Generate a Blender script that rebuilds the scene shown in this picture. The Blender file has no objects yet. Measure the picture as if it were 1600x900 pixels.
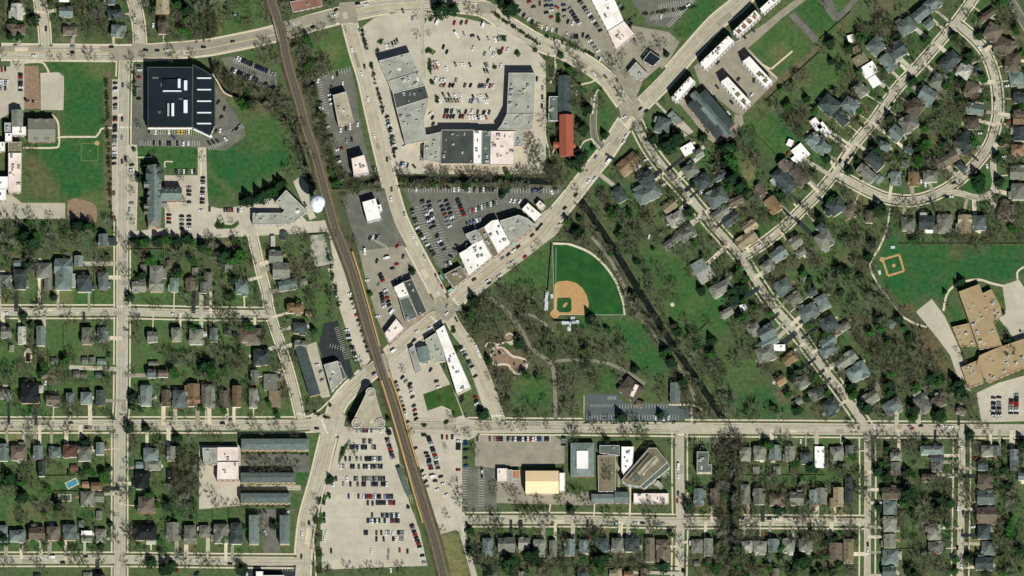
import bpy, math, random
import numpy as np
from mathutils import Vector, Matrix

# ------------------------------------------------------------------ camera, sky, sun, exposure
SC = bpy.context.scene
COL = SC.collection
S = 0.6                                   # metres per survey unit
TILT = math.radians(11.5)                 # the sensor looks slightly to the north
cam_d = bpy.data.cameras.new("survey_camera")
cam_d.type = 'ORTHO'
cam_d.ortho_scale = 1600 * S
cam_d.clip_start = 1.0
cam_d.clip_end = 6000.0
cam = bpy.data.objects.new("survey_camera", cam_d)
COL.objects.link(cam)
cam.location = (0, -900 * math.sin(TILT), 900 * math.cos(TILT))
cam.rotation_euler = (TILT, 0, 0)
SC.camera = cam

SUN = Vector((0.42, -0.98, 1.0)).normalized()
w = bpy.data.worlds.new("World")
SC.world = w
w.use_nodes = True
sky = w.node_tree.nodes.new('ShaderNodeTexSky')
sky.sky_type = 'NISHITA'
sky.sun_disc = False
sky.air_density = 0.7
sky.dust_density = 0.3
sky.ozone_density = 0.6
sky.sun_elevation = math.asin(SUN.z)
sky.sun_rotation = math.atan2(SUN.x, SUN.y)
bgn = w.node_tree.nodes['Background']
w.node_tree.links.new(sky.outputs[0], bgn.inputs[0])
bgn.inputs[1].default_value = 0.05
sl = bpy.data.lights.new("sun", 'SUN')
sl.energy = 5.0
sl.angle = math.radians(0.5)
sl.color = (1.0, 0.975, 0.9)
so = bpy.data.objects.new("sun", sl)
so.rotation_euler = SUN.to_track_quat('Z', 'Y').to_euler()
COL.objects.link(so)
vs = SC.view_settings
vs.view_transform = 'Standard'
vs.look = 'None'
vs.gamma = 1
vs.exposure = 0.05
SC.cycles.max_bounces = 4
SC.cycles.diffuse_bounces = 2

R = random.Random(11)

# ------------------------------------------------------------------ helpers
CT, ST = math.cos(TILT), math.sin(TILT)
def G(px, py, h=0.0):
    """survey units -> metres on the ground for something whose top stands at height h"""
    return ((px - 800) * S, ((450 - py) * S - h * ST) / CT)
def T(c, r, x, y):
    return (320 * c + x / 5.0, 180 * r + y / 5.0)
def lin(c):
    c = c / 255.0
    return c / 12.92 if c <= 0.04045 else ((c + 0.055) / 1.055) ** 2.4
def rgb(r, g, b):
    return (lin(r), lin(g), lin(b), 1.0)
def tag(o, label=None, cat=None, group=None, kind=None):
    if label: o['label'] = label
    if cat: o['category'] = cat
    if group: o['group'] = group
    if kind: o['kind'] = kind
    return o
ONES = "first second third fourth fifth sixth seventh eighth ninth tenth eleventh twelfth thirteenth fourteenth fifteenth sixteenth seventeenth eighteenth nineteenth".split()
TENS = {2: ("twenty", "twentieth"), 3: ("thirty", "thirtieth"), 4: ("forty", "fortieth"), 5: ("fifty", "fiftieth"),
        6: ("sixty", "sixtieth"), 7: ("seventy", "seventieth"), 8: ("eighty", "eightieth"), 9: ("ninety", "ninetieth")}
def ordinal(n):
    if n < 20: return ONES[n - 1]
    t, u = divmod(n, 10)
    return TENS[t][1] if u == 0 else TENS[t][0] + "-" + ONES[u - 1]

class MB:
    def __init__(s): s.v, s.f, s.m = [], [], []
    def face(s, pts, m=0):
        b = len(s.v); s.v += [tuple(p) for p in pts]; s.f.append(tuple(range(b, b + len(pts)))); s.m.append(m)
    def prism(s, poly, z0, z1, m=0, mt=None, bottom=False):
        if area2(poly) < 0: poly = poly[::-1]
        n = len(poly); b = len(s.v)
        s.v += [(x, y, z0) for x, y in poly] + [(x, y, z1) for x, y in poly]
        for i in range(n):
            j = (i + 1) % n
            s.f.append((b + i, b + j, b + n + j, b + n + i)); s.m.append(m)
        s.f.append(tuple(b + n + i for i in range(n))); s.m.append(m if mt is None else mt)
        if bottom: s.f.append(tuple(b + n - 1 - i for i in range(n))); s.m.append(m)
    def box(s, c, size, ang=0.0, m=0, mt=None):
        x, y, z = c; a, b_, h = size
        ca, sa = math.cos(ang), math.sin(ang)
        p = [(x + u * ca - v * sa, y + u * sa + v * ca) for u, v in ((-a/2, -b_/2), (a/2, -b_/2), (a/2, b_/2), (-a/2, b_/2))]
        s.prism(p, z, z + h, m, mt)
    def cyl(s, c, r0, r1, z0, z1, n=10, m=0, cap=True):
        x, y = c; b = len(s.v)
        for r, z in ((r0, z0), (r1, z1)):
            s.v += [(x + r * math.cos(2*math.pi*i/n), y + r * math.sin(2*math.pi*i/n), z) for i in range(n)]
        for i in range(n):
            j = (i + 1) % n
            s.f.append((b + i, b + j, b + n + j, b + n + i)); s.m.append(m)
        if cap: s.f.append(tuple(b + n + i for i in range(n))); s.m.append(m)
    def bar(s, p, q, r0, r1, n=4, m=0):
        p, q = Vector(p), Vector(q); d = (q - p)
        if d.length < 1e-6: return
        d.normalize(); u = d.orthogonal().normalized(); w_ = d.cross(u); b = len(s.v)
        for c, r in ((p, r0), (q, r1)):
            for i in range(n):
                a = 2*math.pi*i/n
                s.v.append(tuple(c + u * (r*math.cos(a)) + w_ * (r*math.sin(a))))
        for i in range(n):
            j = (i + 1) % n
            s.f.append((b + i, b + j, b + n + j, b + n + i)); s.m.append(m)
    def mesh(s, name, mats):
        me = bpy.data.meshes.new(name)
        me.from_pydata(s.v, [], s.f)
        for m in (mats if isinstance(mats, (list, tuple)) else [mats]): me.materials.append(m)
        if any(s.m): me.polygons.foreach_set('material_index', s.m)
        me.update()
        return me
    def build(s, name, mats, parent=None, loc=None):
        return link(name, s.mesh(name, mats), parent, loc)
def link(name, me, parent=None, loc=None, rz=0.0, scale=None):
    o = bpy.data.objects.new(name, me)
    COL.objects.link(o)
    if parent is not None: o.parent = parent
    if loc is not None: o.location = loc
    if rz: o.rotation_euler = (0, 0, rz)
    if scale: o.scale = scale
    return o
def empty(name, loc=(0, 0, 0), rz=0.0):
    return link(name, None, None, loc, rz)
def area2(p):
    return sum(p[i][0]*p[(i+1) % len(p)][1] - p[(i+1) % len(p)][0]*p[i][1] for i in range(len(p)))
def inset(poly, d):
    """offset a polygon inwards by d"""
    if area2(poly) < 0: poly = poly[::-1]
    n = len(poly); out = []
    for i in range(n):
        p0, p1, p2 = Vector(poly[i-1]), Vector(poly[i]), Vector(poly[(i+1) % n])
        a, b = (p1-p0).normalized(), (p2-p1).normalized()
        na, nb = Vector((-a.y, a.x)), Vector((-b.y, b.x))
        m = na + nb
        k = 2.0 / max(0.5, m.dot(m))
        q = p1 + m * (d * k)
        out.append((q.x, q.y))
    return out

# ------------------------------------------------------------------ raster of what is paved or built (survey units)
MASK = np.zeros((900, 1600), bool)
YY, XX = np.mgrid[0:900, 0:1600].astype(np.float32)
def raster(poly, yy=YY, xx=XX):
    xs = [p[0] for p in poly]; ys = [p[1] for p in poly]
    inside = np.zeros(xx.shape, bool)
    n = len(poly)
    for i in range(n):
        x0, y0 = poly[i]; x1, y1 = poly[(i+1) % n]
        if y0 == y1: continue
        c = (yy >= min(y0, y1)) & (yy < max(y0, y1))
        inside ^= c & (xx < (x1-x0) * (yy-y0) / (y1-y0) + x0)
    return inside
def mask_poly(poly, grow=0):
    xs = [p[0] for p in poly]; ys = [p[1] for p in poly]
    x0, x1 = max(0, int(min(xs)) - grow), min(1600, int(max(xs)) + 2 + grow)
    y0, y1 = max(0, int(min(ys)) - grow), min(900, int(max(ys)) + 2 + grow)
    if x1 <= x0 or y1 <= y0: return
    MASK[y0:y1, x0:x1] |= raster(poly, YY[y0:y1, x0:x1], XX[y0:y1, x0:x1])
def seg_dist(px, py, a, b):
    dx, dy = b[0]-a[0], b[1]-a[1]
    t = max(0.0, min(1.0, ((px-a[0])*dx + (py-a[1])*dy) / max(1e-9, dx*dx + dy*dy)))
    return math.hypot(px-a[0]-t*dx, py-a[1]-t*dy), t

# ------------------------------------------------------------------ materials
def mat(name, col, rough=0.85, var=0.25, scale=0.4, fine=3.0, spec=0.3, bump=0.0, objrand=0.0, metal=0.0, col2=None, mix2=0.5, scale2=0.08, stretch=None):
    m = bpy.data.materials.new(name); m.use_nodes = True
    nt = m.node_tree; N = nt.nodes; L = nt.links
    b = N['Principled BSDF']
    b.inputs['Roughness'].default_value = rough
    b.inputs['Specular IOR Level'].default_value = spec
    b.inputs['Metallic'].default_value = metal
    geo = N.new('ShaderNodeNewGeometry')
    vec = geo.outputs['Position']
    if stretch:
        mp = N.new('ShaderNodeMapping'); mp.inputs['Scale'].default_value = stretch
        L.new(vec, mp.inputs['Vector']); vec = mp.outputs[0]
    def noise(sc, det=4.0):
        n = N.new('ShaderNodeTexNoise'); n.inputs['Scale'].default_value = sc; n.inputs['Detail'].default_value = det
        n.inputs['Roughness'].default_value = 0.6
        L.new(vec, n.inputs['Vector']); return n.outputs['Fac']
    def rng(src, lo, hi, a=0.3, c=0.7):
        r = N.new('ShaderNodeMapRange'); L.new(src, r.inputs['Value'])
        r.inputs['From Min'].default_value = a; r.inputs['From Max'].default_value = c
        r.inputs['To Min'].default_value = lo; r.inputs['To Max'].default_value = hi
        return r.outputs[0]
    def mult(c, f):
        v = N.new('ShaderNodeVectorMath'); v.operation = 'SCALE'
        L.new(c, v.inputs[0]); L.new(f, v.inputs['Scale']); return v.outputs[0]
    if isinstance(col, str):
        at = N.new('ShaderNodeAttribute'); at.attribute_name = col; c = at.outputs['Color']
    else:
        rg = N.new('ShaderNodeRGB'); rg.outputs[0].default_value = col; c = rg.outputs[0]
    if col2 is not None:
        mx = N.new('ShaderNodeMix'); mx.data_type = 'RGBA'
        L.new(rng(noise(scale2, 5.0), 0.0, mix2, 0.42, 0.66), mx.inputs['Factor'])
        L.new(c, mx.inputs[6]); mx.inputs[7].default_value = col2; c = mx.outputs[2]
    c = mult(c, rng(noise(scale), 1 - var, 1 + var))
    if fine: c = mult(c, rng(noise(fine, 2.0), 1 - var * 0.6, 1 + var * 0.6))
    if objrand:
        oi = N.new('ShaderNodeObjectInfo')
        c = mult(c, rng(oi.outputs['Random'], 1 - objrand, 1 + objrand, 0, 1))
    L.new(c, b.inputs['Base Color'])
    return m
def stain(m, sc, amt, width=0.04, colr=(0.03, 0.03, 0.028, 1)):
    """dark crack and tyre lines worn into a paved surface"""
    nt = m.node_tree; N = nt.nodes; L = nt.links; b = N['Principled BSDF']
    src = b.inputs['Base Color'].links[0].from_socket
    geo = N.new('ShaderNodeNewGeometry')
    ns = N.new('ShaderNodeTexNoise'); ns.inputs['Scale'].default_value = 0.12; L.new(geo.outputs['Position'], ns.inputs['Vector'])
    ad = N.new('ShaderNodeVectorMath'); ad.operation = 'MULTIPLY_ADD'; L.new(ns.outputs['Color'], ad.inputs[0]); ad.inputs[1].default_value = (6, 6, 0); L.new(geo.outputs['Position'], ad.inputs[2])
    vo = N.new('ShaderNodeTexVoronoi'); vo.feature = 'DISTANCE_TO_EDGE'; vo.inputs['Scale'].default_value = sc; L.new(ad.outputs[0], vo.inputs['Vector'])
    r = N.new('ShaderNodeMapRange'); L.new(vo.outputs['Distance'], r.inputs['Value'])
    r.inputs['From Min'].default_value = 0; r.inputs['From Max'].default_value = width; r.inputs['To Min'].default_value = amt; r.inputs['To Max'].default_value = 0
    mx = N.new('ShaderNodeMix'); mx.data_type = 'RGBA'; L.new(r.outputs[0], mx.inputs['Factor']); L.new(src, mx.inputs[6]); mx.inputs[7].default_value = colr
    L.new(mx.outputs[2], b.inputs['Base Color'])
    return m
M = {}
M['seam'] = mat('tar_seam', rgb(150, 144, 126), 0.9, 0.2, 0.2)
M['ground'] = mat('ground_soil_and_grass', 'ground_tint', 0.95, 0.30, 0.25, 1.3, 0.1, col2=rgb(86, 92, 58), mix2=0.25, scale2=0.06)
M['concrete'] = stain(mat('concrete_road', rgb(176, 171, 152), 0.9, 0.11, 0.15, 0.9, 0.2, col2=rgb(163, 157, 139), mix2=0.8, scale2=0.04), 0.16, 0.07)
M['asphalt'] = stain(mat('worn_asphalt', rgb(140, 136, 120), 0.9, 0.12, 0.12, 0.8, 0.2, col2=rgb(158, 152, 132), mix2=0.7), 0.17, 0.09)
M['dark_asphalt'] = stain(mat('dark_asphalt', rgb(98, 100, 91), 0.9, 0.16, 0.15, 0.9, 0.2, col2=rgb(120, 119, 106), mix2=0.6), 0.16, 0.14)
M['blue_asphalt'] = mat('sealed_blue_grey_asphalt', rgb(82, 92, 92), 0.85, 0.12, 0.15, 0.9, 0.25)
M['new_asphalt'] = mat('fresh_asphalt', rgb(42, 48, 50), 0.85, 0.15, 0.2, 1.0, 0.3)
M['lot'] = stain(mat('bleached_concrete_lot', rgb(185, 179, 160), 0.9, 0.09, 0.1, 0.8, 0.2, col2=rgb(171, 164, 147), mix2=0.9, scale2=0.035), 0.14, 0.07)
M['grey_road'] = stain(mat('grey_worn_road', rgb(166, 162, 146), 0.9, 0.1, 0.12, 0.8, 0.2, col2=rgb(182, 175, 155), mix2=0.7), 0.17, 0.1)
M['walk'] = mat('pale_concrete_walk', rgb(200, 190, 166), 0.9, 0.12, 0.3, 1.5, 0.2)
M['path'] = mat('gravel_path', rgb(128, 125, 110), 0.95, 0.2, 0.3, 1.5, 0.1)
M['gravel'] = mat('crushed_stone', rgb(170, 165, 148), 0.95, 0.3, 0.15, 0.9, 0.1, col2=rgb(100, 120, 112), mix2=0.9, scale2=0.12)
M['white_paint'] = mat('white_road_paint', rgb(225, 222, 210), 0.8, 0.1)
M['yellow_paint'] = mat('yellow_road_paint', rgb(202, 182, 118), 0.8, 0.12)
M['turf'] = mat('mown_turf', rgb(34, 80, 38), 0.95, 0.14, 0.12, 1.5, 0.1, col2=rgb(52, 92, 44), mix2=0.6, scale2=0.06)
M['lawn'] = mat('lawn_green', rgb(48, 84, 38), 0.95, 0.25, 0.15, 1.2, 0.1, col2=rgb(84, 92, 52), mix2=0.8, scale2=0.07)
M['clay'] = mat('infield_clay', rgb(178, 143, 98), 0.95, 0.08, 0.2, 1.0, 0.1)
M['bark'] = mat('woodchip_mulch', rgb(138, 117, 97), 0.95, 0.25, 0.3, 1.5, 0.1)
M['water'] = mat('creek_water', rgb(15, 25, 21), 0.45, 0.35, 0.2, 1.0, 0.2, col2=rgb(32, 40, 29), mix2=0.7)
M['pool'] = mat('pool_water', rgb(70, 140, 160), 0.1, 0.08, 0.5, 0, 0.5)
M['ballast'] = mat('rail_ballast', rgb(116, 106, 86), 0.95, 0.22, 0.3, 2.0, 0.1)
M['bank'] = mat('rail_embankment', rgb(104, 98, 76), 0.95, 0.3, 0.2, 1.2, 0.1, col2=rgb(76, 82, 54), mix2=0.9, scale2=0.1)
M['rail'] = mat('rail_steel', rgb(140, 134, 120), 0.5, 0.1, metal=0.2)
M['tie'] = mat('timber_sleeper', rgb(74, 69, 60), 0.9, 0.25)
M['track_bed'] = mat('oily_track_bed', rgb(82, 76, 66), 0.95, 0.2, 0.3, 2.0, 0.1)
M['platform'] = mat('platform_deck', rgb(132, 114, 82), 0.9, 0.15)
M['tactile'] = mat('yellow_tactile_edge', rgb(220, 178, 104), 0.8, 0.08)
ROOFC = {'s': ((104, 117, 112), 'slate grey'), 'd': ((62, 73, 71), 'dark grey'), 'k': ((30, 38, 37), 'charcoal'), 'b': ((98, 90, 78), 'brown'),
         't': ((142, 132, 106), 'tan'), 'n': ((126, 106, 80), 'orange brown'), 'l': ((158, 158, 148), 'pale grey'), 'w': ((238, 236, 232), 'white'),
         'r': ((102, 72, 60), 'red brown'), 'm': ((116, 119, 107), 'weathered grey')}
for k, (c, nm) in ROOFC.items():
    M['roof_' + k] = mat(nm.replace(' ', '_') + '_shingles', rgb(*c), 0.85, 0.16, 0.35, 1.8, 0.25, objrand=0.32 if k != 'w' else 0.03, col2=rgb(*[max(10, v - 25) for v in c]) if k != 'w' else None, mix2=0.5, scale2=0.2)
def flat_mat(name, c, var=0.10, c2=None, **kw):
    return mat(name, rgb(*c), 0.8, var, 0.16, 0.8, 0.25, col2=rgb(*(c2 or [max(5, int(v * 0.8)) for v in c])), mix2=0.85, scale2=0.09, **kw)
M['membrane'] = flat_mat('white_roof_membrane', (242, 240, 235), 0.05, (214, 208, 198))
M['pinkish'] = flat_mat('pinkish_roof_coating', (228, 216, 206), 0.06, (205, 186, 174))
M['greyroof'] = flat_mat('grey_gravel_roof', (160, 163, 150))
M['darkroof'] = flat_mat('dark_membrane_roof', (70, 76, 70))
M['blackroof'] = flat_mat('black_membrane_roof', (18, 32, 40), 0.12)
M['slateflat'] = flat_mat('slate_flat_roof', (92, 103, 94))
M['tanroof'] = flat_mat('tan_gravel_roof', (162, 143, 108), 0.06, (146, 128, 97))
M['beigeroof'] = flat_mat('beige_gravel_roof', (172, 166, 140))
M['brownroof'] = flat_mat('brown_gravel_roof', (138, 104, 86))
M['olive'] = flat_mat('olive_gravel_roof', (122, 116, 92))
M['terracotta'] = flat_mat('terracotta_flat_roof', (190, 130, 98))
M['tile'] = mat('terracotta_tile', rgb(152, 82, 60), 0.8, 0.14, 0.4, 1.5, 0.3)
M['creamroof'] = mat('cream_metal_roof', rgb(236, 210, 166), 0.7, 0.04, 0.1, 0, 0.3)
M['brick'] = mat('red_brown_brick', rgb(136, 98, 78), 0.9, 0.15, 0.6)
M['siding'] = mat('pale_siding', rgb(214, 208, 194), 0.8, 0.08, objrand=0.12)
M['stone'] = mat('tan_stone_wall', rgb(190, 172, 142), 0.85, 0.12)
M['concwall'] = mat('concrete_wall', rgb(150, 146, 134), 0.85, 0.12)
M['glass'] = mat('window_glass', rgb(36, 46, 52), 0.08, 0.05, fine=0, spec=0.6)
M['metal'] = mat('galvanised_metal', rgb(176, 178, 174), 0.5, 0.1, objrand=0.2)
M['parapet'] = mat('parapet_cap', rgb(186, 184, 176), 0.8, 0.1)
M['white_metal'] = mat('white_painted_steel', rgb(222, 232, 236), 0.4, 0.03)
M['wood'] = mat('weathered_wood', rgb(88, 76, 58), 0.9, 0.2, objrand=0.2)
M['dark_metal'] = mat('dark_metal', rgb(44, 48, 48), 0.6, 0.1)
M['twig'] = mat('bare_twigs', rgb(100, 104, 84), 0.95, 0.2, 0.6, 0, 0.1, objrand=0.22)
for nm_, c_ in (('olive', (92, 108, 72)), ('pale', (128, 130, 112)), ('brown', (98, 92, 74))):
    M['twig_' + nm_] = mat(nm_ + '_bare_twigs', rgb(*c_), 0.95, 0.2, 0.6, 0, 0.1, objrand=0.15)
M['barkwood'] = mat('tree_bark', rgb(84, 87, 71), 0.95, 0.2, 0.6, 0, 0.1)
M['needle'] = mat('evergreen_needles', rgb(30, 56, 32), 0.9, 0.35, 0.5, 2.0, 0.15, objrand=0.3)
M['leaf'] = mat('spring_leaves', rgb(50, 92, 38), 0.9, 0.35, 0.5, 2.0, 0.15, objrand=0.25)
M['bush'] = mat('shrub_leaves', rgb(44, 62, 34), 0.9, 0.35, 0.4, 2.0, 0.15)
M['tyre'] = mat('tyre_rubber', rgb(24, 24, 24), 0.9, 0.1)
CARC = {'k': ((30, 34, 37), 'black'), 'd': ((58, 60, 62), 'dark grey'), 'g': ((140, 146, 148), 'silver'), 'w': ((228, 230, 230), 'white'), 'r': ((150, 34, 28), 'red'),
        'b': ((38, 62, 120), 'blue'), 'n': ((96, 72, 54), 'brown'), 'y': ((212, 176, 50), 'yellow'), 'e': ((40, 86, 62), 'green')}
for k, (c, nm) in CARC.items():
    M['car_' + k] = mat(nm.replace(' ', '_') + '_car_paint', rgb(*c), 0.3, 0.05, fine=0, spec=0.5)
# ------------------------------------------------------------------ ground colours painted from the survey
TINT = np.zeros((900, 1600, 3), np.float32)
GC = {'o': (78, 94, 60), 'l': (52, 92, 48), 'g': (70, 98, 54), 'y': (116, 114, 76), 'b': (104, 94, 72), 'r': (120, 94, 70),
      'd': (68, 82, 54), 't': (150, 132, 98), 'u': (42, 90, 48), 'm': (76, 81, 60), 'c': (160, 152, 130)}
GL = {k: np.array([lin(x) for x in v], np.float32) for k, v in GC.items()}
TINT[:] = GL['o']
def box1(a, r, axis):
    c = np.cumsum(np.pad(a, [(r + 1, r) if i == axis else (0, 0) for i in range(a.ndim)], mode='edge'), axis=axis, dtype=np.float64)
    n = a.shape[axis]
    return ((np.take(c, range(2*r+1, 2*r+1+n), axis) - np.take(c, range(0, n), axis)) / (2*r+1)).astype(np.float32)
def blur(a, r):
    if r < 1: return a
    for _ in range(2):
        a = box1(box1(a, r, 0), r, 1)
    return a
def paint(col, poly, alpha=1.0, soft=3):
    xs = [p[0] for p in poly]; ys = [p[1] for p in poly]; g = soft*2 + 2
    x0, x1 = max(0, int(min(xs)) - g), min(1600, int(max(xs)) + g)
    y0, y1 = max(0, int(min(ys)) - g), min(900, int(max(ys)) + g)
    if x1 - x0 < 3 or y1 - y0 < 3: return
    a = blur(raster(poly, YY[y0:y1, x0:x1], XX[y0:y1, x0:x1]).astype(np.float32), soft) * alpha
    c = GL[col] if isinstance(col, str) else np.array(col, np.float32)
    t = TINT[y0:y1, x0:x1]
    t += a[..., None] * (c - t)
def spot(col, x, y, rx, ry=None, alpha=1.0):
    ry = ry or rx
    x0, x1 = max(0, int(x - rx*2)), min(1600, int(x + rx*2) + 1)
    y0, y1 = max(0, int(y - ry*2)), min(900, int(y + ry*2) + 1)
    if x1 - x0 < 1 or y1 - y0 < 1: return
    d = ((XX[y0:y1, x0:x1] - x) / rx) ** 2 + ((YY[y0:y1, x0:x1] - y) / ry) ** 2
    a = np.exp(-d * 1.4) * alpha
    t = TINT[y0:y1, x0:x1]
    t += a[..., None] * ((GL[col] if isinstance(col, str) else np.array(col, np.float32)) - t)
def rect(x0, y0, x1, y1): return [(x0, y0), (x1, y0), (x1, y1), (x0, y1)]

# broad residential and woodland grounds
for c, p, a, s in (
    ('g', rect(0, 500, 180, 650), .7, 8), ('g', rect(200, 500, 460, 650), .5, 8), ('d', rect(0, 0, 320, 64), .5, 10), ('m', rect(0, 340, 180, 420), .45, 10),
    ('m', rect(205, 368, 395, 420), .5, 8), ('g', rect(0, 440, 180, 478), .8, 5), ('g', rect(205, 450, 410, 480), .7, 5),
    ('g', rect(0, 680, 180, 860), .6, 8), ('g', rect(200, 700, 310, 860), .8, 6), ('m', rect(265, 700, 310, 795), .6, 6),
    ('m', [(455, 50), (490, 50), (560, 300), (590, 420), (540, 420), (500, 290)], .8, 3), ('b', [(330, 95), (430, 150), (470, 190), (490, 290), (450, 190), (380, 165), (335, 130)], .8, 5),
    ('m', rect(620, 262, 870, 292), .9, 3), ('b', rect(622, 286, 880, 293), .9, 2), ('d', rect(828, 60, 905, 270), .5, 6),
    ('m', [(740, 440), (860, 470), (862, 520), (880, 600), (900, 655), (790, 655), (740, 560), (715, 500)], .85, 8),
    ('b', [(745, 520), (800, 505), (840, 560), (800, 620), (770, 600)], .6, 8), ('m', rect(860, 515, 1000, 610), .55, 10),
    ('m', [(905, 300), (965, 385), (1055, 545), (1130, 655), (1085, 655), (1010, 540), (960, 440), (865, 350)], .9, 6),
    ('d', [(960, 370), (985, 400), (1060, 520), (1140, 655), (1180, 655), (1100, 540), (1000, 390)], .6, 8),
    ('d', [(1000, 230), (1250, 470), (1350, 640), (1180, 650), (960, 370), (910, 310)], .35, 14), ('g', [(1060, 440), (1130, 450), (1150, 500), (1080, 530), (1040, 490)], .9, 8),
    ('u', [(1085, 455), (1135, 470), (1120, 492), (1080, 505)], .7, 6), ('l', [(1000, 390), (1065, 396), (1090, 445), (1030, 455)], .8, 8), ('l', [(1050, 440), (1130, 448), (1150, 505), (1085, 535), (1035, 495)], .8, 8),
    ('u', [(1150, 620), (1185, 590), (1240, 640), (1210, 655), (1155, 655)], .8, 7), ('g', [(1110, 555), (1180, 570), (1170, 600), (1120, 610)], .8, 8),
    ('g', [(1165, 200), (1200, 180), (1250, 240), (1215, 265)], .9, 5), ('g', [(1180, 215), (1210, 205), (1230, 260), (1170, 290)], .6, 6), ('y', [(1155, 240), (1180, 250), (1180, 295), (1160, 290)], .9, 4), ('g', [(1170, 196), (1192, 184), (1240, 238), (1216, 262)], 1, 2), ('u', [(1198, 182), (1222, 170), (1262, 230), (1242, 238)], .9, 2), ('u', [(1150, 200), (1168, 198), (1214, 266), (1196, 280)], .8, 2),
    ('l', [(1175, 330), (1200, 350), (1210, 370), (1180, 360)], .6, 5), ('u', [(1140, 215), (1150, 250), (1165, 310), (1140, 290), (1130, 240)], .6, 5),
    ('m', [(1350, 450), (1440, 480), (1500, 600), (1500, 640), (1400, 620), (1330, 520)], .85, 10), ('r', [(1420, 500), (1460, 520), (1490, 590), (1450, 580)], .5, 8),
    ('d', rect(1380, 330, 1600, 380), .5, 8), ('d', rect(1400, 60, 1530, 290), .35, 12), ('g', rect(1270, 310, 1370, 480), .5, 10),
    ('m', rect(735, 835, 1125, 900), .35, 10), ('d', rect(1080, 690, 1600, 900), .35, 12), ('m', rect(1115, 680, 1170, 900), .9, 5), ('m', rect(1430, 780, 1500, 850), .5, 8),
    ('y', [(686, 838), (713, 832), (735, 900), (700, 900)], 1, 2), ('g', [(640, 790), (655, 830), (672, 880), (665, 800)], .8, 3),
    ('d', [(320, 0), (333, 0), (333, 64), (320, 64)], .8, 2), ('g', [(335, 0), (395, 0), (410, 40), (345, 55)], .9, 4), ('y', [(338, 0), (356, 0), (350, 50), (338, 55)], .4, 4), ('m', rect(440, 0, 520, 20), .6, 4),
    ('g', [(345, 120), (400, 135), (415, 150), (360, 148)], .8, 4), ('r', [(335, 130), (355, 145), (352, 160), (338, 150)], .8, 4), ('l', [(385, 82), (400, 82), (398, 96), (384, 94)], .8, 3)):
    paint(c, p, a, s)
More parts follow.
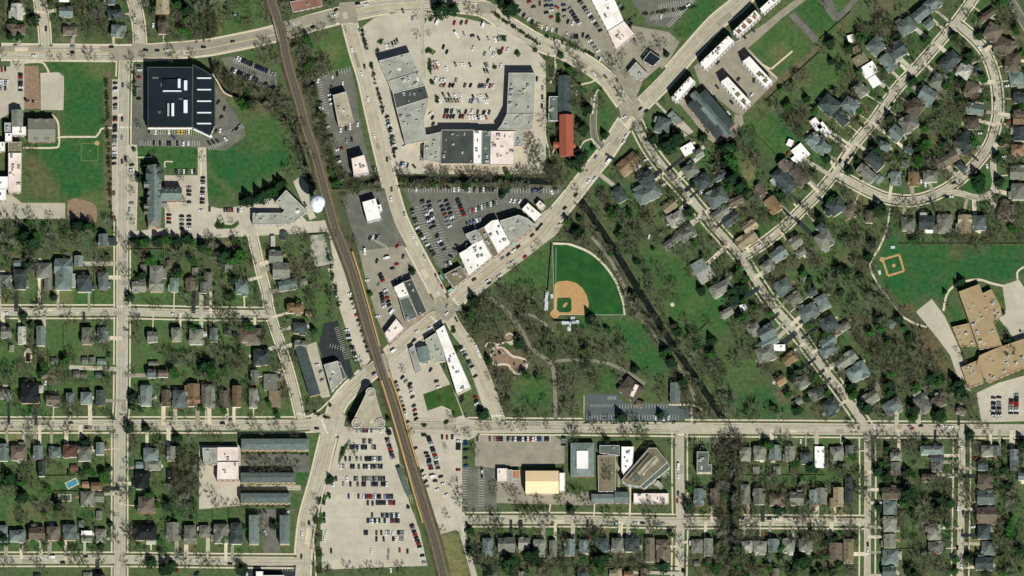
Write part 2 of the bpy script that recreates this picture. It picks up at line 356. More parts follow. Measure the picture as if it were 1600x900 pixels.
# open fields and lawns
for c, p, a, s in (
    ('l', [(70, 95), (165, 98), (165, 215), (100, 212), (100, 115), (72, 112)], 1, 3), ('u', [(108, 110), (162, 125), (162, 200), (105, 195)], .7, 8), ('y', [(125, 100), (168, 98), (168, 125), (140, 118)], .55, 6),
    ('l', [(40, 220), (165, 215), (165, 340), (105, 312), (38, 316)], 1, 3), ('u', [(75, 225), (160, 220), (158, 290), (110, 315), (85, 290), (65, 240)], .9, 7), ('b', [(40, 240), (62, 245), (85, 280), (100, 312), (42, 308)], .65, 6),
    ('b', [(163, 115), (176, 110), (176, 320), (163, 320)], .9, 1), ('b', [(105, 311), (128, 311), (151, 320), (150, 348), (108, 342)], 1, 2), ('y', rect(128, 300, 170, 330), .4, 6),
    ('l', [(208, 100), (213, 100), (213, 165), (208, 165)], 1, 1), ('l', [(215, 230), (310, 230), (310, 262), (258, 266), (258, 256), (215, 250)], 1, 2),
    ('u', [(320, 228), (345, 222), (380, 206), (430, 180), (452, 240), (450, 260), (430, 280), (380, 300), (322, 312)], 1, 5), ('g', [(355, 215), (395, 190), (430, 185), (440, 230), (400, 240)], .7, 8), ('m', [(365, 225), (395, 200), (405, 230), (380, 245)], .35, 8),
    ('y', [(322, 245), (335, 275), (372, 305), (362, 305), (325, 270)], .6, 3), ('y', [(400, 285), (450, 258), (440, 280), (410, 295)], .4, 4),
    ('g', [(487, 72), (535, 46), (548, 105), (490, 112)], 1, 3), ('y', [(490, 85), (530, 60), (532, 95), (500, 105)], .45, 6), ('l', rect(528, 85, 546, 106), .5, 4),
    ('l', [(908, 180), (925, 180), (925, 210), (905, 215)], 1, 3), ('u', [(905, 230), (925, 220), (934, 232), (912, 262), (906, 250)], 1, 3), ('l', [(922, 122), (932, 130), (960, 185), (940, 220), (935, 150)], .9, 3), ('g', rect(870, 85, 910, 115), .9, 4), ('l', [(905, 260), (915, 255), (905, 275), (898, 268)], .9, 3),
    ('g', [(785, 425), (855, 385), (862, 390), (858, 450), (820, 455), (780, 442)], 1, 6), ('l', [(815, 420), (858, 400), (856, 440), (820, 435)], .7, 5),
    ('l', [(965, 500), (1000, 500), (1045, 560), (1060, 590), (1000, 580), (965, 540)], 1, 6), ('u', [(975, 515), (1010, 530), (1040, 570), (1000, 570)], .7, 6), ('l', [(930, 580), (960, 575), (968, 612), (935, 612)], .9, 5), ('l', [(860, 500), (960, 494), (975, 500), (960, 515), (900, 515)], .8, 3),
    ('g', [(790, 590), (860, 585), (865, 640), (800, 650), (785, 620)], .8, 6), ('l', [(810, 610), (850, 600), (858, 635), (820, 645)], .7, 6),
    ('u', [(1372, 410), (1392, 330), (1400, 380), (1600, 382), (1600, 425), (1560, 442), (1490, 436), (1480, 470), (1456, 467), (1430, 485), (1415, 480), (1380, 445)], 1, 3), ('b', [(1425, 470), (1455, 455), (1465, 465), (1432, 484)], .35, 5), ('r', [(1408, 478), (1424, 474), (1428, 486), (1412, 492)], .8, 2),
    ('l', [(1498, 475), (1510, 510), (1488, 500), (1478, 480)], .7, 3), ('l', [(1563, 450), (1570, 470), (1560, 480)], .8, 2), ('l', [(1555, 505), (1575, 500), (1582, 525), (1570, 530)], .8, 3),
    ('l', [(1058, 42), (1090, 0), (1125, 0), (1122, 12), (1075, 58), (1055, 55)], 1, 2), ('g', [(1170, 72), (1225, 28), (1270, 75), (1215, 120), (1205, 108)], 1, 3), ('y', [(1195, 75), (1225, 65), (1235, 90), (1215, 100)], .5, 5), ('l', [(1175, 75), (1215, 40), (1220, 60), (1190, 90)], .5, 4),
    ('l', [(1243, 12), (1275, -5), (1310, 40), (1280, 62)], 1, 2), ('g', [(1290, 0), (1330, 0), (1320, 10), (1308, 20)], 1, 2), ('b', [(1215, 122), (1280, 70), (1330, 20), (1340, 22), (1240, 115), (1190, 155), (1160, 178), (1165, 168)], .9, 2),
    ('l', [(1005, 125), (1030, 102), (1036, 110), (1005, 145), (995, 150)], .9, 2), ('l', [(1240, 115), (1290, 80), (1310, 130), (1260, 150)], .6, 6), ('g', [(1230, 130), (1260, 115), (1275, 150), (1250, 160)], .7, 5),
    ('l', [(1500, 290), (1545, 252), (1548, 295), (1525, 305)], 1, 2),
    ('u', [(661, 615), (705, 600), (723, 648), (668, 640)], 1, 2), ('c', [(666, 642), (690, 634), (704, 640), (705, 652), (668, 652)], .9, 2),
    ('g', [(463, 680), (498, 683), (492, 705), (485, 712), (465, 705)], 1, 3), ('l', [(461, 736), (482, 736), (475, 760), (462, 760)], 1, 2), ('l', [(454, 772), (470, 772), (464, 795), (455, 790)], 1, 2),
    ('g', [(545, 690), (560, 690), (535, 725), (525, 730)], .9, 2), ('l', [(600, 665), (618, 665), (618, 678), (603, 678)], .8, 2), ('m', [(530, 625), (555, 600), (505, 655), (485, 655)], .8, 3),
    ('l', rect(1200, 775, 1248, 802), .6, 4), ('l', rect(1185, 828, 1240, 842), .8, 3), ('l', rect(1075, 745, 1100, 760), .8, 3), ('l', rect(1408, 860, 1426, 885), .9, 3), ('l', rect(1565, 815, 1600, 842), .9, 4), ('u', rect(1410, 775, 1428, 790), .6, 3),
    ('l', rect(80, 742, 122, 768), .9, 4), ('l', rect(122, 795, 145, 822), .8, 3), ('l', rect(255, 770, 308, 815), .8, 4), ('g', rect(320, 796, 375, 815), .8, 3), ('l', rect(230, 390, 257, 412), 1, 2), ('l', rect(485, 500, 512, 530), .9, 3), ('g', rect(470, 430, 520, 490), .9, 5), ('l', rect(440, 500, 455, 518), .8, 2),
    ('b', rect(258, 386, 340, 392), .8, 2), ('r', [(332, 372), (368, 374), (368, 392), (332, 392)], .5, 2), ('l', [(370, 365), (388, 365), (392, 385), (370, 390)], .8, 3)):
    paint(c, p, a, s)

# ------------------------------------------------------------------ sheets of paving and water
GZ = [0.02]
def nextz(step=0.004):
    GZ[0] += step
    return GZ[0]
def sheet(name, poly, m, z, mask=True, kind='structure', label=None):
    mb = MB()
    pts = [G(*p) for p in poly]
    if area2(pts) < 0: pts = pts[::-1]
    mb.face([(x, y, z) for x, y in pts])
    o = mb.build(name, M[m])
    o['kind'] = kind
    if label: o['label'] = label
    if mask: mask_poly(poly)
    return o
def smooth(pts, n=5):
    out = []
    P = [pts[0]] + list(pts) + [pts[-1]]
    for i in range(1, len(P) - 2):
        for k in range(n):
            t = k / n
            f = lambda j: 0.5 * (2*P[i][j] + (P[i+1][j]-P[i-1][j])*t + (2*P[i-1][j]-5*P[i][j]+4*P[i+1][j]-P[i+2][j])*t*t + (3*P[i][j]-P[i-1][j]-3*P[i+1][j]+P[i+2][j])*t**3)
            out.append((f(0), f(1)))
    out.append(tuple(pts[-1]))
    return out
def offset_line(pts, d):
    out = []
    for i, p in enumerate(pts):
        a = pts[max(0, i-1)]; b = pts[min(len(pts)-1, i+1)]
        dx, dy = b[0]-a[0], b[1]-a[1]; l = math.hypot(dx, dy) or 1
        out.append((p[0] - dy/l*d, p[1] + dx/l*d))
    return out
def ribbon(name, pts, wd, m, z, mask=True, kind='structure', thick=0.0):
    a, b = offset_line(pts, -wd/2), offset_line(pts, wd/2)
    mb = MB()
    for i in range(len(pts) - 1):
        q = [G(*a[i]), G(*a[i+1]), G(*b[i+1]), G(*b[i])]
        mb.face([(x, y, z) for x, y in q][::-1] if area2(q) < 0 else [(x, y, z) for x, y in q])
        if mask: mask_poly([a[i], a[i+1], b[i+1], b[i]])
        if thick:
            for s in (a, b):
                p, r = G(*s[i]), G(*s[i+1])
                mb.face([(p[0], p[1], z - thick), (r[0], r[1], z - thick), (r[0], r[1], z), (p[0], p[1], z)])
    o = mb.build(name, M[m]); o['kind'] = kind
    return o

LOTS = [
 ('car_park', 'lot', [(552, 52), (585, 28), (640, 14), (720, 27), (790, 44), (840, 82), (853, 97), (853, 272), (622, 272), (606, 238), (590, 180), (565, 110), (553, 60)]),
 ('car_park', 'asphalt', [(790, -4), (928, -4), (965, 70), (988, 40), (1045, 50), (1062, 66), (1045, 95), (1000, 152), (985, 160), (955, 108), (925, 84), (872, 54), (812, 25)]),
 ('car_park', 'dark_asphalt', [(984, -4), (1090, -4), (1048, 43), (1014, 40), (1002, 22)]),
 ('courtyard_pavement', 'asphalt', [(1084, 104), (1100, 92), (1152, 68), (1172, 78), (1216, 124), (1160, 180), (1148, 176), (1094, 132)]),
 ('courtyard_pavement', 'asphalt', [(1142, 70), (1196, 36), (1236, 4), (1250, -4), (1264, -4), (1238, 16), (1222, 28), (1166, 78), (1100, 128), (1094, 110), (1120, 84)]),
 ('courtyard_pavement', 'asphalt', [(1058, 158), (1072, 152), (1116, 212), (1122, 214), (1146, 194), (1148, 178), (1160, 180), (1162, 192), (1150, 214), (1125, 224), (1110, 222), (1078, 182)]),
 ('driveway', 'lot', [(1040, 178), (1052, 174), (1084, 206), (1070, 214)]),
 ('car_park', 'dark_asphalt', [(211, 103), (231, 103), (231, 204), (330, 214), (350, 205), (362, 196), (382, 204), (384, 212), (352, 236), (300, 230), (205, 227), (207, 205), (209, 130)]),
 ('car_park', 'dark_asphalt', [(337, 138), (346, 148), (368, 178), (384, 206), (352, 205), (334, 214), (337, 195)]),
 ('car_park', 'dark_asphalt', [(346, 90), (372, 88), (432, 113), (434, 135), (428, 142), (412, 135), (356, 114)]),
 ('car_park', 'dark_asphalt', [(491, 122), (548, 107), (556, 140), (560, 180), (572, 232), (584, 275), (545, 280), (528, 256), (515, 215), (500, 160)]),
 ('car_park', 'dark_asphalt', [(534, 306), (575, 296), (604, 300), (614, 340), (625, 362), (632, 384), (560, 392), (550, 360)]),
 ('car_park', 'asphalt', [(561, 392), (632, 384), (650, 420), (672, 462), (682, 478), (612, 548), (590, 500), (572, 440)]),
 ('car_park', 'dark_asphalt', [(626, 290), (882, 290), (872, 306), (830, 316), (775, 346), (736, 366), (716, 396), (694, 426), (680, 412), (660, 364), (640, 312)]),
 ('car_park', 'lot', [(505, 358), (522, 362), (534, 410), (546, 450), (564, 510), (580, 560), (566, 578), (552, 545), (540, 512), (524, 462), (512, 420), (522, 415), (514, 366)]),
 ('car_park', 'new_asphalt', [(506, 505), (528, 501), (540, 538), (552, 586), (546, 592), (528, 564), (506, 566), (498, 540)]),
 ('car_park', 'concrete', [(478, 540), (494, 534), (512, 605), (516, 620), (502, 622), (488, 585)]),
 ('car_park', 'lot', [(534, 666), (618, 668), (624, 720), (634, 770), (656, 830), (668, 884), (504, 890), (500, 850), (502, 790), (520, 720)]),
 ('car_park', 'lot', [(604, 574), (632, 545), (650, 536), (668, 528), (682, 560), (712, 616), (726, 652), (745, 660), (745, 682), (722, 692), (722, 790), (735, 830), (722, 834), (712, 828), (686, 836), (656, 742), (640, 690), (620, 622)]),
 ('car_park', 'asphalt', [(742, 680), (865, 680), (882, 692), (882, 724), (790, 730), (776, 732), (742, 728)]), ('car_park', 'dark_asphalt', [(722, 729), (776, 732), (776, 796), (722, 800)]),
 ('courtyard_pavement', 'asphalt', [(776, 734), (820, 734), (820, 774), (965, 766), (965, 735), (932, 690), (950, 690), (970, 735), (968, 770), (928, 790), (776, 786)]),
 ('car_park', 'blue_asphalt', [(912, 616), (966, 616), (966, 624), (1005, 640), (1008, 630), (1080, 633), (1082, 652), (1058, 658), (912, 658)]),
 ('school_yard', 'lot', [(1431, 487), (1456, 467), (1476, 494), (1500, 545), (1508, 580), (1517, 612), (1500, 602), (1485, 556), (1466, 530)]),
 ('school_yard', 'lot', [(1566, 446), (1592, 437), (1604, 455), (1604, 560), (1588, 545), (1578, 520), (1560, 497), (1572, 484)]),
 ('car_park', 'lot', [(1526, 614), (1560, 598), (1604, 586), (1604, 658), (1534, 660), (1530, 640)]),
 ('car_park', 'lot', [(257, 274), (309, 274), (309, 230), (322, 230), (324, 300), (326, 322), (345, 326), (376, 322), (400, 314), (440, 306), (480, 346), (506, 345), (512, 362), (395, 369), (330, 372), (200, 372), (202, 362), (258, 356)]),
 ('car_park', 'concrete', [(-4, 104), (16, 104), (16, 94), (38, 96), (38, 172), (22, 174), (-4, 188)]),
 ('play_court', 'lot', [(63, 114), (92, 113), (100, 120), (100, 138), (99, 172), (64, 172)]),
 ('play_court', 'concrete', [(-4, 304), (18, 304), (34, 317), (102, 317), (102, 342), (-4, 342)]),
 ('car_park', 'lot', [(311, 696), (376, 696), (376, 790), (311, 796)]),
 ('car_park', 'dark_asphalt', [(376, 710), (484, 710), (484, 738), (376, 738)]),
 ('car_park', 'dark_asphalt', [(384, 796), (465, 796), (437, 802), (437, 864), (412, 864), (405, 802)]),
 ('car_park', 'new_asphalt', [(380, 884), (462, 884), (466, 904), (380, 904)]),
 ('forecourt_pavement', 'lot', [(458, 284), (470, 275), (482, 290), (484, 318), (494, 340), (484, 344), (470, 312)]),
 ('forecourt_pavement', 'lot', [(494, 346), (520, 342), (524, 362), (505, 362), (480, 352)]),
]
for n, m, p in LOTS:
    sheet(n, p, m, 0.03 + nextz(0.002))
sheet('lawn', [(661, 616), (705, 600), (723, 649), (708, 653), (704, 640), (690, 634), (668, 642)], 'lawn', .14)
sheet('lawn', [(1005, 126), (1031, 104), (1036, 110), (1005, 146), (994, 152)], 'lawn', .141)
sheet('lawn', [(337, 347), (340, 340), (346, 350), (362, 352), (372, 344), (374, 350), (366, 357), (338, 358)], 'lawn', .142)
for k, p in enumerate(([(671, 92), (675, 96), (674, 118), (670, 112)], [(668, 72), (682, 80), (676, 86), (670, 82)], [(776, 52), (792, 62), (790, 65), (784, 64)], [(803, 84), (808, 76), (814, 84), (810, 90)], [(672, 122), (680, 134), (676, 132)], [(663, 26), (667, 30), (664, 38)], [(530, 705), (545, 686), (548, 688), (528, 728)], [(488, 814), (496, 798), (506, 802), (504, 818), (494, 820)], [(487, 836), (492, 826), (504, 828), (503, 846), (490, 846)], [(487, 864), (492, 854), (503, 856), (503, 874), (490, 875)], [(510, 756), (516, 744), (524, 745), (520, 758)], [(494, 786), (502, 772), (513, 773), (506, 788)])):
    sheet('traffic_island', p, 'lawn', .143 + k*.001)
sheet('gravel_yard', [(484, 368), (506, 366), (522, 414), (494, 420), (486, 396)], 'gravel', 0.12)
sheet('brown_scrub_patch', smooth([(107, 312), (118, 310), (132, 313), (146, 318), (151, 326), (150, 346), (138, 345), (124, 340), (108, 341), (105, 326), (107, 312)]), 'bark', 0.045)
sheet('mulch_field', [(38, 103), (60, 103), (64, 170), (38, 170)], 'bark', 0.05)
for p in ([(200, 74), (320, 66), (420, 46), (432, 52), (320, 76), (200, 82)], [(200, 84), (320, 78), (434, 56), (436, 62), (320, 86), (200, 91)], [(448, 52), (530, 27), (530, 34), (450, 60)], [(0, 72), (68, 72), (68, 80), (0, 80)], [(156, 73), (206, 73), (206, 94), (176, 94), (176, 81), (156, 81)], [(206, 68), (234, 70), (320, 64), (320, 74), (234, 82), (206, 84)],
          [(530, 4), (554, 2), (560, 36), (530, 36)], [(760, 3), (778, 8), (775, 22), (742, 20), (746, 4)], [(440, 34), (525, 14), (526, 30), (440, 48)]):
    sheet('road_patch', p, 'asphalt', nextz(0.002) + 0.24, False)

ROADS = {   # name: (points, width, material, smooth)
 'avenue': ([(-8, 81), (70, 82), (200, 83), (262, 80), (320, 75), (370, 66), (420, 55), (470, 41), (520, 27), (560, 18), (600, 10), (640, 8), (700, 7), (752, 13), (790, 36), (840, 66), (880, 80), (920, 102), (948, 124), (966, 148), (986, 176)], 19, 'concrete', 1),
 'crossroads street': ([(986, 176), (1012, 228), (1040, 266), (1072, 302), (1112, 350), (1156, 400), (1182, 440), (1210, 480), (1240, 514), (1262, 542), (1290, 580), (1312, 608), (1340, 648), (1354, 668)], 10, 'concrete', 1),
 'shop road': ([(1178, -20), (1152, 8), (1118, 36), (1080, 78), (1040, 124), (986, 180), (950, 234), (926, 264), (890, 310), (856, 350), (838, 370), (780, 414), (730, 452), (698, 482), (662, 510), (640, 526), (600, 564), (570, 588), (532, 626), (518, 664), (510, 695), (498, 745), (488, 780), (480, 810), (475, 850), (472, 904)], 20, 'concrete', 1),
 'lower-left street': ([(-8, 664), (180, 664), (320, 664), (460, 664), (514, 661)], 15, 'concrete', 0),
 'lower-right street': ([(640, 664), (760, 666), (900, 667), (1060, 669), (1240, 670), (1360, 671), (1608, 672)], 16, 'concrete', 0),
 'wide left street': ([(195, 90), (193, 140), (191, 300), (191, 500), (190, 630), (187, 680), (187, 904)], 17, 'grey_road', 0),
 'short upper-left street': ([(207, -8), (212, 12), (217, 40), (219, 72)], 14, 'concrete', 1),
 'narrow upper-left street': ([(61, -8), (64, 14), (69, 42), (71, 74)], 13, 'concrete', 1),
 'middle-left street': ([(-8, 487), (190, 487), (320, 490), (420, 491)], 11, 'concrete', 0),
 'slanting lane': ([(394, 364), (405, 414), (416, 456), (422, 490), (436, 532), (448, 568), (457, 600), (464, 630), (470, 656)], 9, 'concrete', 1),
 'bottom-left street': ([(-8, 874), (187, 874), (330, 876), (474, 877)], 12, 'concrete', 0),
 'hall street': ([(722, 812), (900, 812), (1060, 815), (1126, 815)], 12, 'concrete', 0),
 'hall street beyond creek': ([(1155, 815), (1356, 816)], 11, 'concrete', 0),
 'creek-side street': ([(1062, 672), (1062, 740), (1063, 815), (1061, 904)], 12, 'concrete', 0),
 'lower-right cross street': ([(1355, 672), (1356, 740), (1355, 904)], 9, 'concrete', 0),
 'right-edge cross street': ([(1503, 674), (1503, 740), (1500, 904)], 9, 'concrete', 0),
 'garden street': ([(1524, -8), (1496, 32), (1460, 74), (1430, 108), (1400, 140), (1366, 188), (1336, 224), (1306, 268), (1280, 300), (1256, 324), (1226, 354), (1190, 382), (1160, 400)], 9, 'concrete', 1),
 'crescent': ([(1494, 36), (1516, 54), (1536, 76), (1548, 100), (1556, 128), (1559, 152), (1559, 180), (1554, 202), (1546, 226), (1528, 252), (1502, 278), (1470, 300), (1430, 313), (1390, 311), (1358, 299), (1322, 280), (1300, 268)], 10, 'concrete', 1),
 'crescent slip': ([(1554, 222), (1552, 260), (1555, 284), (1548, 302), (1528, 309), (1500, 302), (1474, 299)], 8, 'concrete', 1),
 'corner road': ([(1574, -8), (1590, 18), (1608, 50)], 11, 'dark_asphalt', 0),
 'main street': ([(542, 18), (547, 40), (558, 82), (570, 120), (580, 165), (589, 205), (600, 252), (612, 300), (624, 340), (640, 374), (660, 412), (678, 446), (696, 484)], 17, 'concrete', 1),
 'park street': ([(700, 488), (712, 512), (734, 542), (754, 585), (768, 622), (780, 658)], 19, 'concrete', 1),
 'car park access': ([(712, 796), (720, 824), (730, 860), (742, 904)], 9, 'lot', 0),
 'mall drive': ([(660, 8), (660, 60), (662, 120)], 6, 'concrete', 0),
 'loop drive': ([(1250, 8), (1275, 28), (1303, 56)], 0, 'dark_asphalt', 0),
 'lane to hall': ([(376, 762), (470, 762)], 8, 'concrete', 0),
 'alley': ([(108, 574), (184, 577)], 7, 'concrete', 0),
 'church loop': ([(929, 148), (928, 170), (927, 200), (932, 222), (942, 230)], 9, 'dark_asphalt', 1),
 'spur': ([(1225, 10), (1250, 40), (1277, 66)], 0, 'dark_asphalt', 0),
}
RL = {}
i = 0
for nm, (pts, wd, m, sm) in ROADS.items():
    if wd == 0: continue
    P = smooth(pts) if sm else pts
    RL[nm] = (P, wd)
    i += 1
    z = 0.13 + 0.004 * i
    ribbon('road', P, wd, m, z)
sheet('footpath', [(1232, 25), (1240, 18), (1281, 62), (1273, 68)], 'dark_asphalt', 0.2)
sheet('road', [(1274, -4), (1298, -4), (1308, 18), (1312, 20), (1330, 0), (1344, -4), (1312, 34), (1302, 32)], 'dark_asphalt', 0.19)
# the crossing by the round-cornered building, parking bays of the wide street, widened shop street
sheet('road', [(486, 652), (528, 640), (540, 650), (536, 676), (512, 690), (500, 676), (484, 674)], 'concrete', 0.262)
sheet('road', [(675, 470), (688, 462), (722, 480), (700, 502), (682, 500)], 'asphalt', 0.264)
sheet('road', [(966, 166), (988, 150), (1012, 168), (996, 200), (974, 200)], 'asphalt', 0.266)
sheet('parking_bay', rect(175, 124, 184, 342), 'concrete', 0.10)
sheet('parking_bay', rect(199, 226, 214, 362), 'concrete', 0.103)
sheet('parking_bay', [(700, 436), (862, 322), (850, 360), (730, 462)], 'concrete', 0.106)
sheet('parking_bay', [(600, 575), (700, 500), (690, 478), (590, 555)], 'lot', 0.109)
sheet('parking_bay', [(745, 462), (870, 366), (880, 350), (860, 352), (740, 446)], 'concrete', 0.112)
sheet('parking_bay', [(722, 540), (742, 540), (766, 640), (756, 640)], 'lot', 0.115)
sheet('parking_bay', [(645, 652), (790, 658), (882, 660), (884, 676), (645, 678)], 'concrete', 0.118)

def densify(P, st=5.0):
    out = [P[0]]
    for a, b in zip(P, P[1:]):
        n = max(1, int(math.hypot(b[0]-a[0], b[1]-a[1]) / st))
        out += [(a[0]+(b[0]-a[0])*k/n, a[1]+(b[1]-a[1])*k/n) for k in range(1, n+1)]
    return out
# longitudinal seams and repaired patches worn into the streets
rp = random.Random(3)
for nm, (P, wd) in list(RL.items()):
    D = densify(P, 6)
    for off in ((-wd*.25, wd*.25) if wd < 14 else (-wd*.33, -wd*.12, wd*.2, wd*.36)):
        k = 0
        while k < len(D) - 4:
            n = rp.randint(4, 14)
            if rp.random() < .7: ribbon('road_seam', offset_line(D, off + rp.uniform(-.3, .3))[k:k+n+1], rp.uniform(.25, .6), 'seam', 0.266 + nextz(.00002), False)
            k += n + rp.randint(0, 4)
    for q in range(int(len(D)*6/90)):
        k = rp.randrange(0, max(1, len(D) - 4)); n = rp.randint(1, 3)
        ribbon('road_patch', offset_line(D, rp.choice((-1, 1))*wd*.24)[k:k+n+1], wd*rp.uniform(.3, .46), rp.choice(('asphalt', 'walk', 'asphalt', 'lot')), 0.263 + nextz(.00002), False)
def dist_roads(x, y, skip=None):
    best = (1e9, None, 0, 0)
    for nm, (P, wd) in RL.items():
        if nm == skip: continue
        acc = 0.0
        for k in range(len(P) - 1):
            d, t = seg_dist(x, y, P[k], P[k+1])
            L_ = math.hypot(P[k+1][0]-P[k][0], P[k+1][1]-P[k][1])
            if d - wd/2 < best[0]: 
                dx, dy = P[k+1][0]-P[k][0], P[k+1][1]-P[k][1]
                best = (d - wd/2, nm, acc + t * L_, dx*(y-P[k][1]) - dy*(x-P[k][0]), (P[k][0]+t*dx, P[k][1]+t*dy))
            acc += L_
    return best
# kerbs and sidewalks run beside the streets and stop at crossings
LOTM = MASK.copy()
WALKS = {'crossroads street': 6, 'lower-left street': 5, 'middle-left street': 5, 'bottom-left street': 5, 'hall street': 5, 'hall street beyond creek': 5,
         'creek-side street': 6, 'lower-right cross street': 8, 'right-edge cross street': 9, 'garden street': 4, 'crescent': 4, 'lower-right street': 5, 'slanting lane': 3, 'avenue': 3, 'wide left street': 4,
         'narrow upper-left street': 3, 'short upper-left street': 3, 'main street': 3, 'shop road': 3}
kerb = MB(); 
for nm, (P, wd) in RL.items():
    if nm in ('car park access', 'mall drive', 'lane to hall', 'alley'): continue
    D = densify(P)
    for sd in (-1, 1):
        for off, w_, kind in ((wd/2 + 0.35, 0.7, 'k'), (wd/2 + WALKS.get(nm, 0), 2.4 if nm not in ('avenue', 'main street', 'shop road') else 3.4, 'w')):
            if kind == 'w' and nm not in WALKS: continue
            line = offset_line(D, sd * off)
            runs, cur = [], []
            for p in line:
                x, y = p
                ok = -6 < x < 1606 and -6 < y < 906
                if ok:
                    d = dist_roads(x, y, nm)
                    ok = d[0] > (0.5 if kind == 'k' else 0.0)
                    xi, yi = min(1599, max(0, int(x))), min(899, max(0, int(y)))
                    if ok and kind == 'w' and LOTM[yi, xi] and nm in ('lower-right street', 'main street', 'avenue', 'shop road', 'wide left street') : ok = nm == 'x'
                if ok: cur.append(p)
                else:
                    if len(cur) > 1: runs.append(cur)
                    cur = []
            if len(cur) > 1: runs.append(cur)
            for r in runs:
                if kind == 'w':
                    ribbon('sidewalk', r, w_, 'walk', 0.11 + nextz(0.0004), True)
                else:
                    a, b = offset_line(r, -w_/2), offset_line(r, w_/2)
                    for k in range(len(r) - 1):
                        q = [G(*a[k]), G(*a[k+1]), G(*b[k+1]), G(*b[k])]
                        kerb.prism(q, 0.0, 0.30)
o = kerb.build('kerb', M['walk']); o['kind'] = 'structure'

# footpaths
for m, wd, pts in (
 ('walk', 3, [(36, 98), (60, 97), (68, 99), (74, 108), (76, 114)]), ('walk', 3, [(90, 216), (100, 214), (150, 214)]), ('walk', 3, [(150, 214), (156, 206), (160, 201), (184, 200)]), ('walk', 3, [(80, 178), (90, 190), (92, 210), (92, 226), (84, 231), (36, 231)]),
 ('walk', 2, [(204, 226), (212, 230), (214, 246), (214, 300), (212, 352)]), ('walk', 2, [(214, 246), (236, 246)]), ('walk', 2, [(258, 262), (258, 253), (270, 253)]), ('walk', 3, [(314, 231), (314, 260), (312, 300)]),
 ('path', 6, [(762, 462), (790, 485), (810, 510), (832, 545), (858, 566), (866, 590), (868, 655)]), ('path', 5, [(858, 566), (900, 562), (950, 568), (985, 585), (1008, 600)]), ('path', 4, [(820, 490), (842, 498), (862, 516), (868, 520)]),
 ('walk', 2.5, [(860, 130), (868, 110), (866, 85)]), ('walk', 2.5, [(940, 118), (925, 128), (905, 134), (900, 150)]), ('walk', 3, [(935, 140), (930, 150), (926, 178)]), ('walk', 2, [(854, 186), (852, 210), (858, 236), (860, 246), (866, 233)]), ('walk', 2.5, [(903, 238), (912, 222), (924, 217)]), ('walk', 2.5, [(924, 217), (938, 232)]),
 ('walk', 3, [(1386, 358), (1375, 385), (1363, 405), (1360, 420), (1370, 442)]), ('path', 3, [(1370, 442), (1390, 468), (1402, 485), (1412, 496)]), ('walk', 3, [(1412, 496), (1430, 506), (1448, 511)]),
 ('walk', 3.5, [(1474, 486), (1478, 465), (1485, 452), (1500, 442), (1528, 437), (1550, 443), (1568, 447)]), ('walk', 3, [(1590, 437), (1590, 425), (1600, 417)]), ('walk', 3, [(1391, 325), (1388, 345), (1385, 360)]),
 ('walk', 3, [(1160, 84), (1204, 108)]), ('walk', 2.5, [(1166, 78), (1214, 122)]), ('walk', 3, [(1205, 108), (1238, 80)]), ('walk', 3, [(1080, 632), (1081, 660)]), ('walk', 3, [(1045, 632), (1085, 634), (1098, 642)]),
 ('walk', 2.5, [(480, 652), (500, 640), (516, 625), (532, 612)]), ('walk', 2.5, [(858, 802), (860, 788)]), ('walk', 2, [(928, 806), (929, 788)]), ('walk', 2.5, [(494, 904), (492, 870), (490, 840), (498, 800), (504, 770)]),
 ('walk', 3, [(984, 806), (985, 746)]), ('walk', 2, [(382, 479), (381, 456)]), ('walk', 2, [(236, 860), (236, 846)]), ('path', 5, [(925, 370), (952, 404), (970, 438), (982, 463), (1000, 496), (1024, 526), (1042, 549), (1060, 573), (1079, 607), (1087, 626)]),
 ('walk', 2, [(332, 115), (340, 128), (352, 146), (378, 155)]), ('path', 2.5, [(1176, 298), (1196, 314), (1214, 336)]), ('walk', 3, [(1240, 318), (1246, 324)])):
    ribbon('footpath', smooth(pts) if len(pts) > 2 else pts, wd, m, 0.15 + nextz(0.0008), True)

# creek
for pts, wd in (([(518, 292), (548, 290), (598, 279)], 9), ([(622, 279), (700, 281), (780, 280), (862, 284)], 11), ([(907, 312), (934, 352), (962, 394), (985, 432), (1008, 470), (1050, 537), (1090, 595), (1131, 656)], 11),
                ([(1140, 684), (1142, 760), (1142, 905)], 15), ([(326, -5), (326, 64)], 7), ([(327, 90), (333, 112), (340, 128), (356, 144), (386, 152), (416, 158), (440, 178), (452, 192), (464, 218), (478, 258), (490, 292), (518, 292)], 6)):
    P = smooth(pts)
    o = ribbon('creek_bank', P, wd + 3, 'bank', 0.012 + nextz(0.0005), False)
    o = ribbon('creek', P, wd, 'water', 0.024 + nextz(0.0005), True)

# painted lines
def paint_line(mb, a, b, wd, z=0.29):
    dx, dy = b[0]-a[0], b[1]-a[1]; l = math.hypot(dx, dy) or 1; nx, ny = -dy/l*wd/2, dx/l*wd/2
    q = [G(a[0]+nx, a[1]+ny), G(a[0]-nx, a[1]-ny), G(b[0]-nx, b[1]-ny), G(b[0]+nx, b[1]+ny)]
    if area2(q) < 0: q = q[::-1]
    mb.face([(x, y, z) for x, y in q])
yl = MB(); wl = MB()
def line_along(mb, nm, off, wd, t0=0.0, t1=1.0, dash=0):
    P = densify(RL[nm][0], 4); P = offset_line(P, off); n = len(P)
    for k in range(int(n*t0), int(n*t1) - 1):
        if dash and (k // dash) % 2: continue
        if dist_roads(P[k][0], P[k][1], nm)[0] < 1: continue
        paint_line(mb, P[k], P[k+1], wd)
for nm in ('shop road', 'main street', 'park street', 'avenue'):
    for off in (-0.55, 0.55): line_along(yl, nm, off, 0.4)
for nm in ('lower-left street', 'lower-right street', 'wide left street'): line_along(yl, nm, 0, 0.4, dash=2)
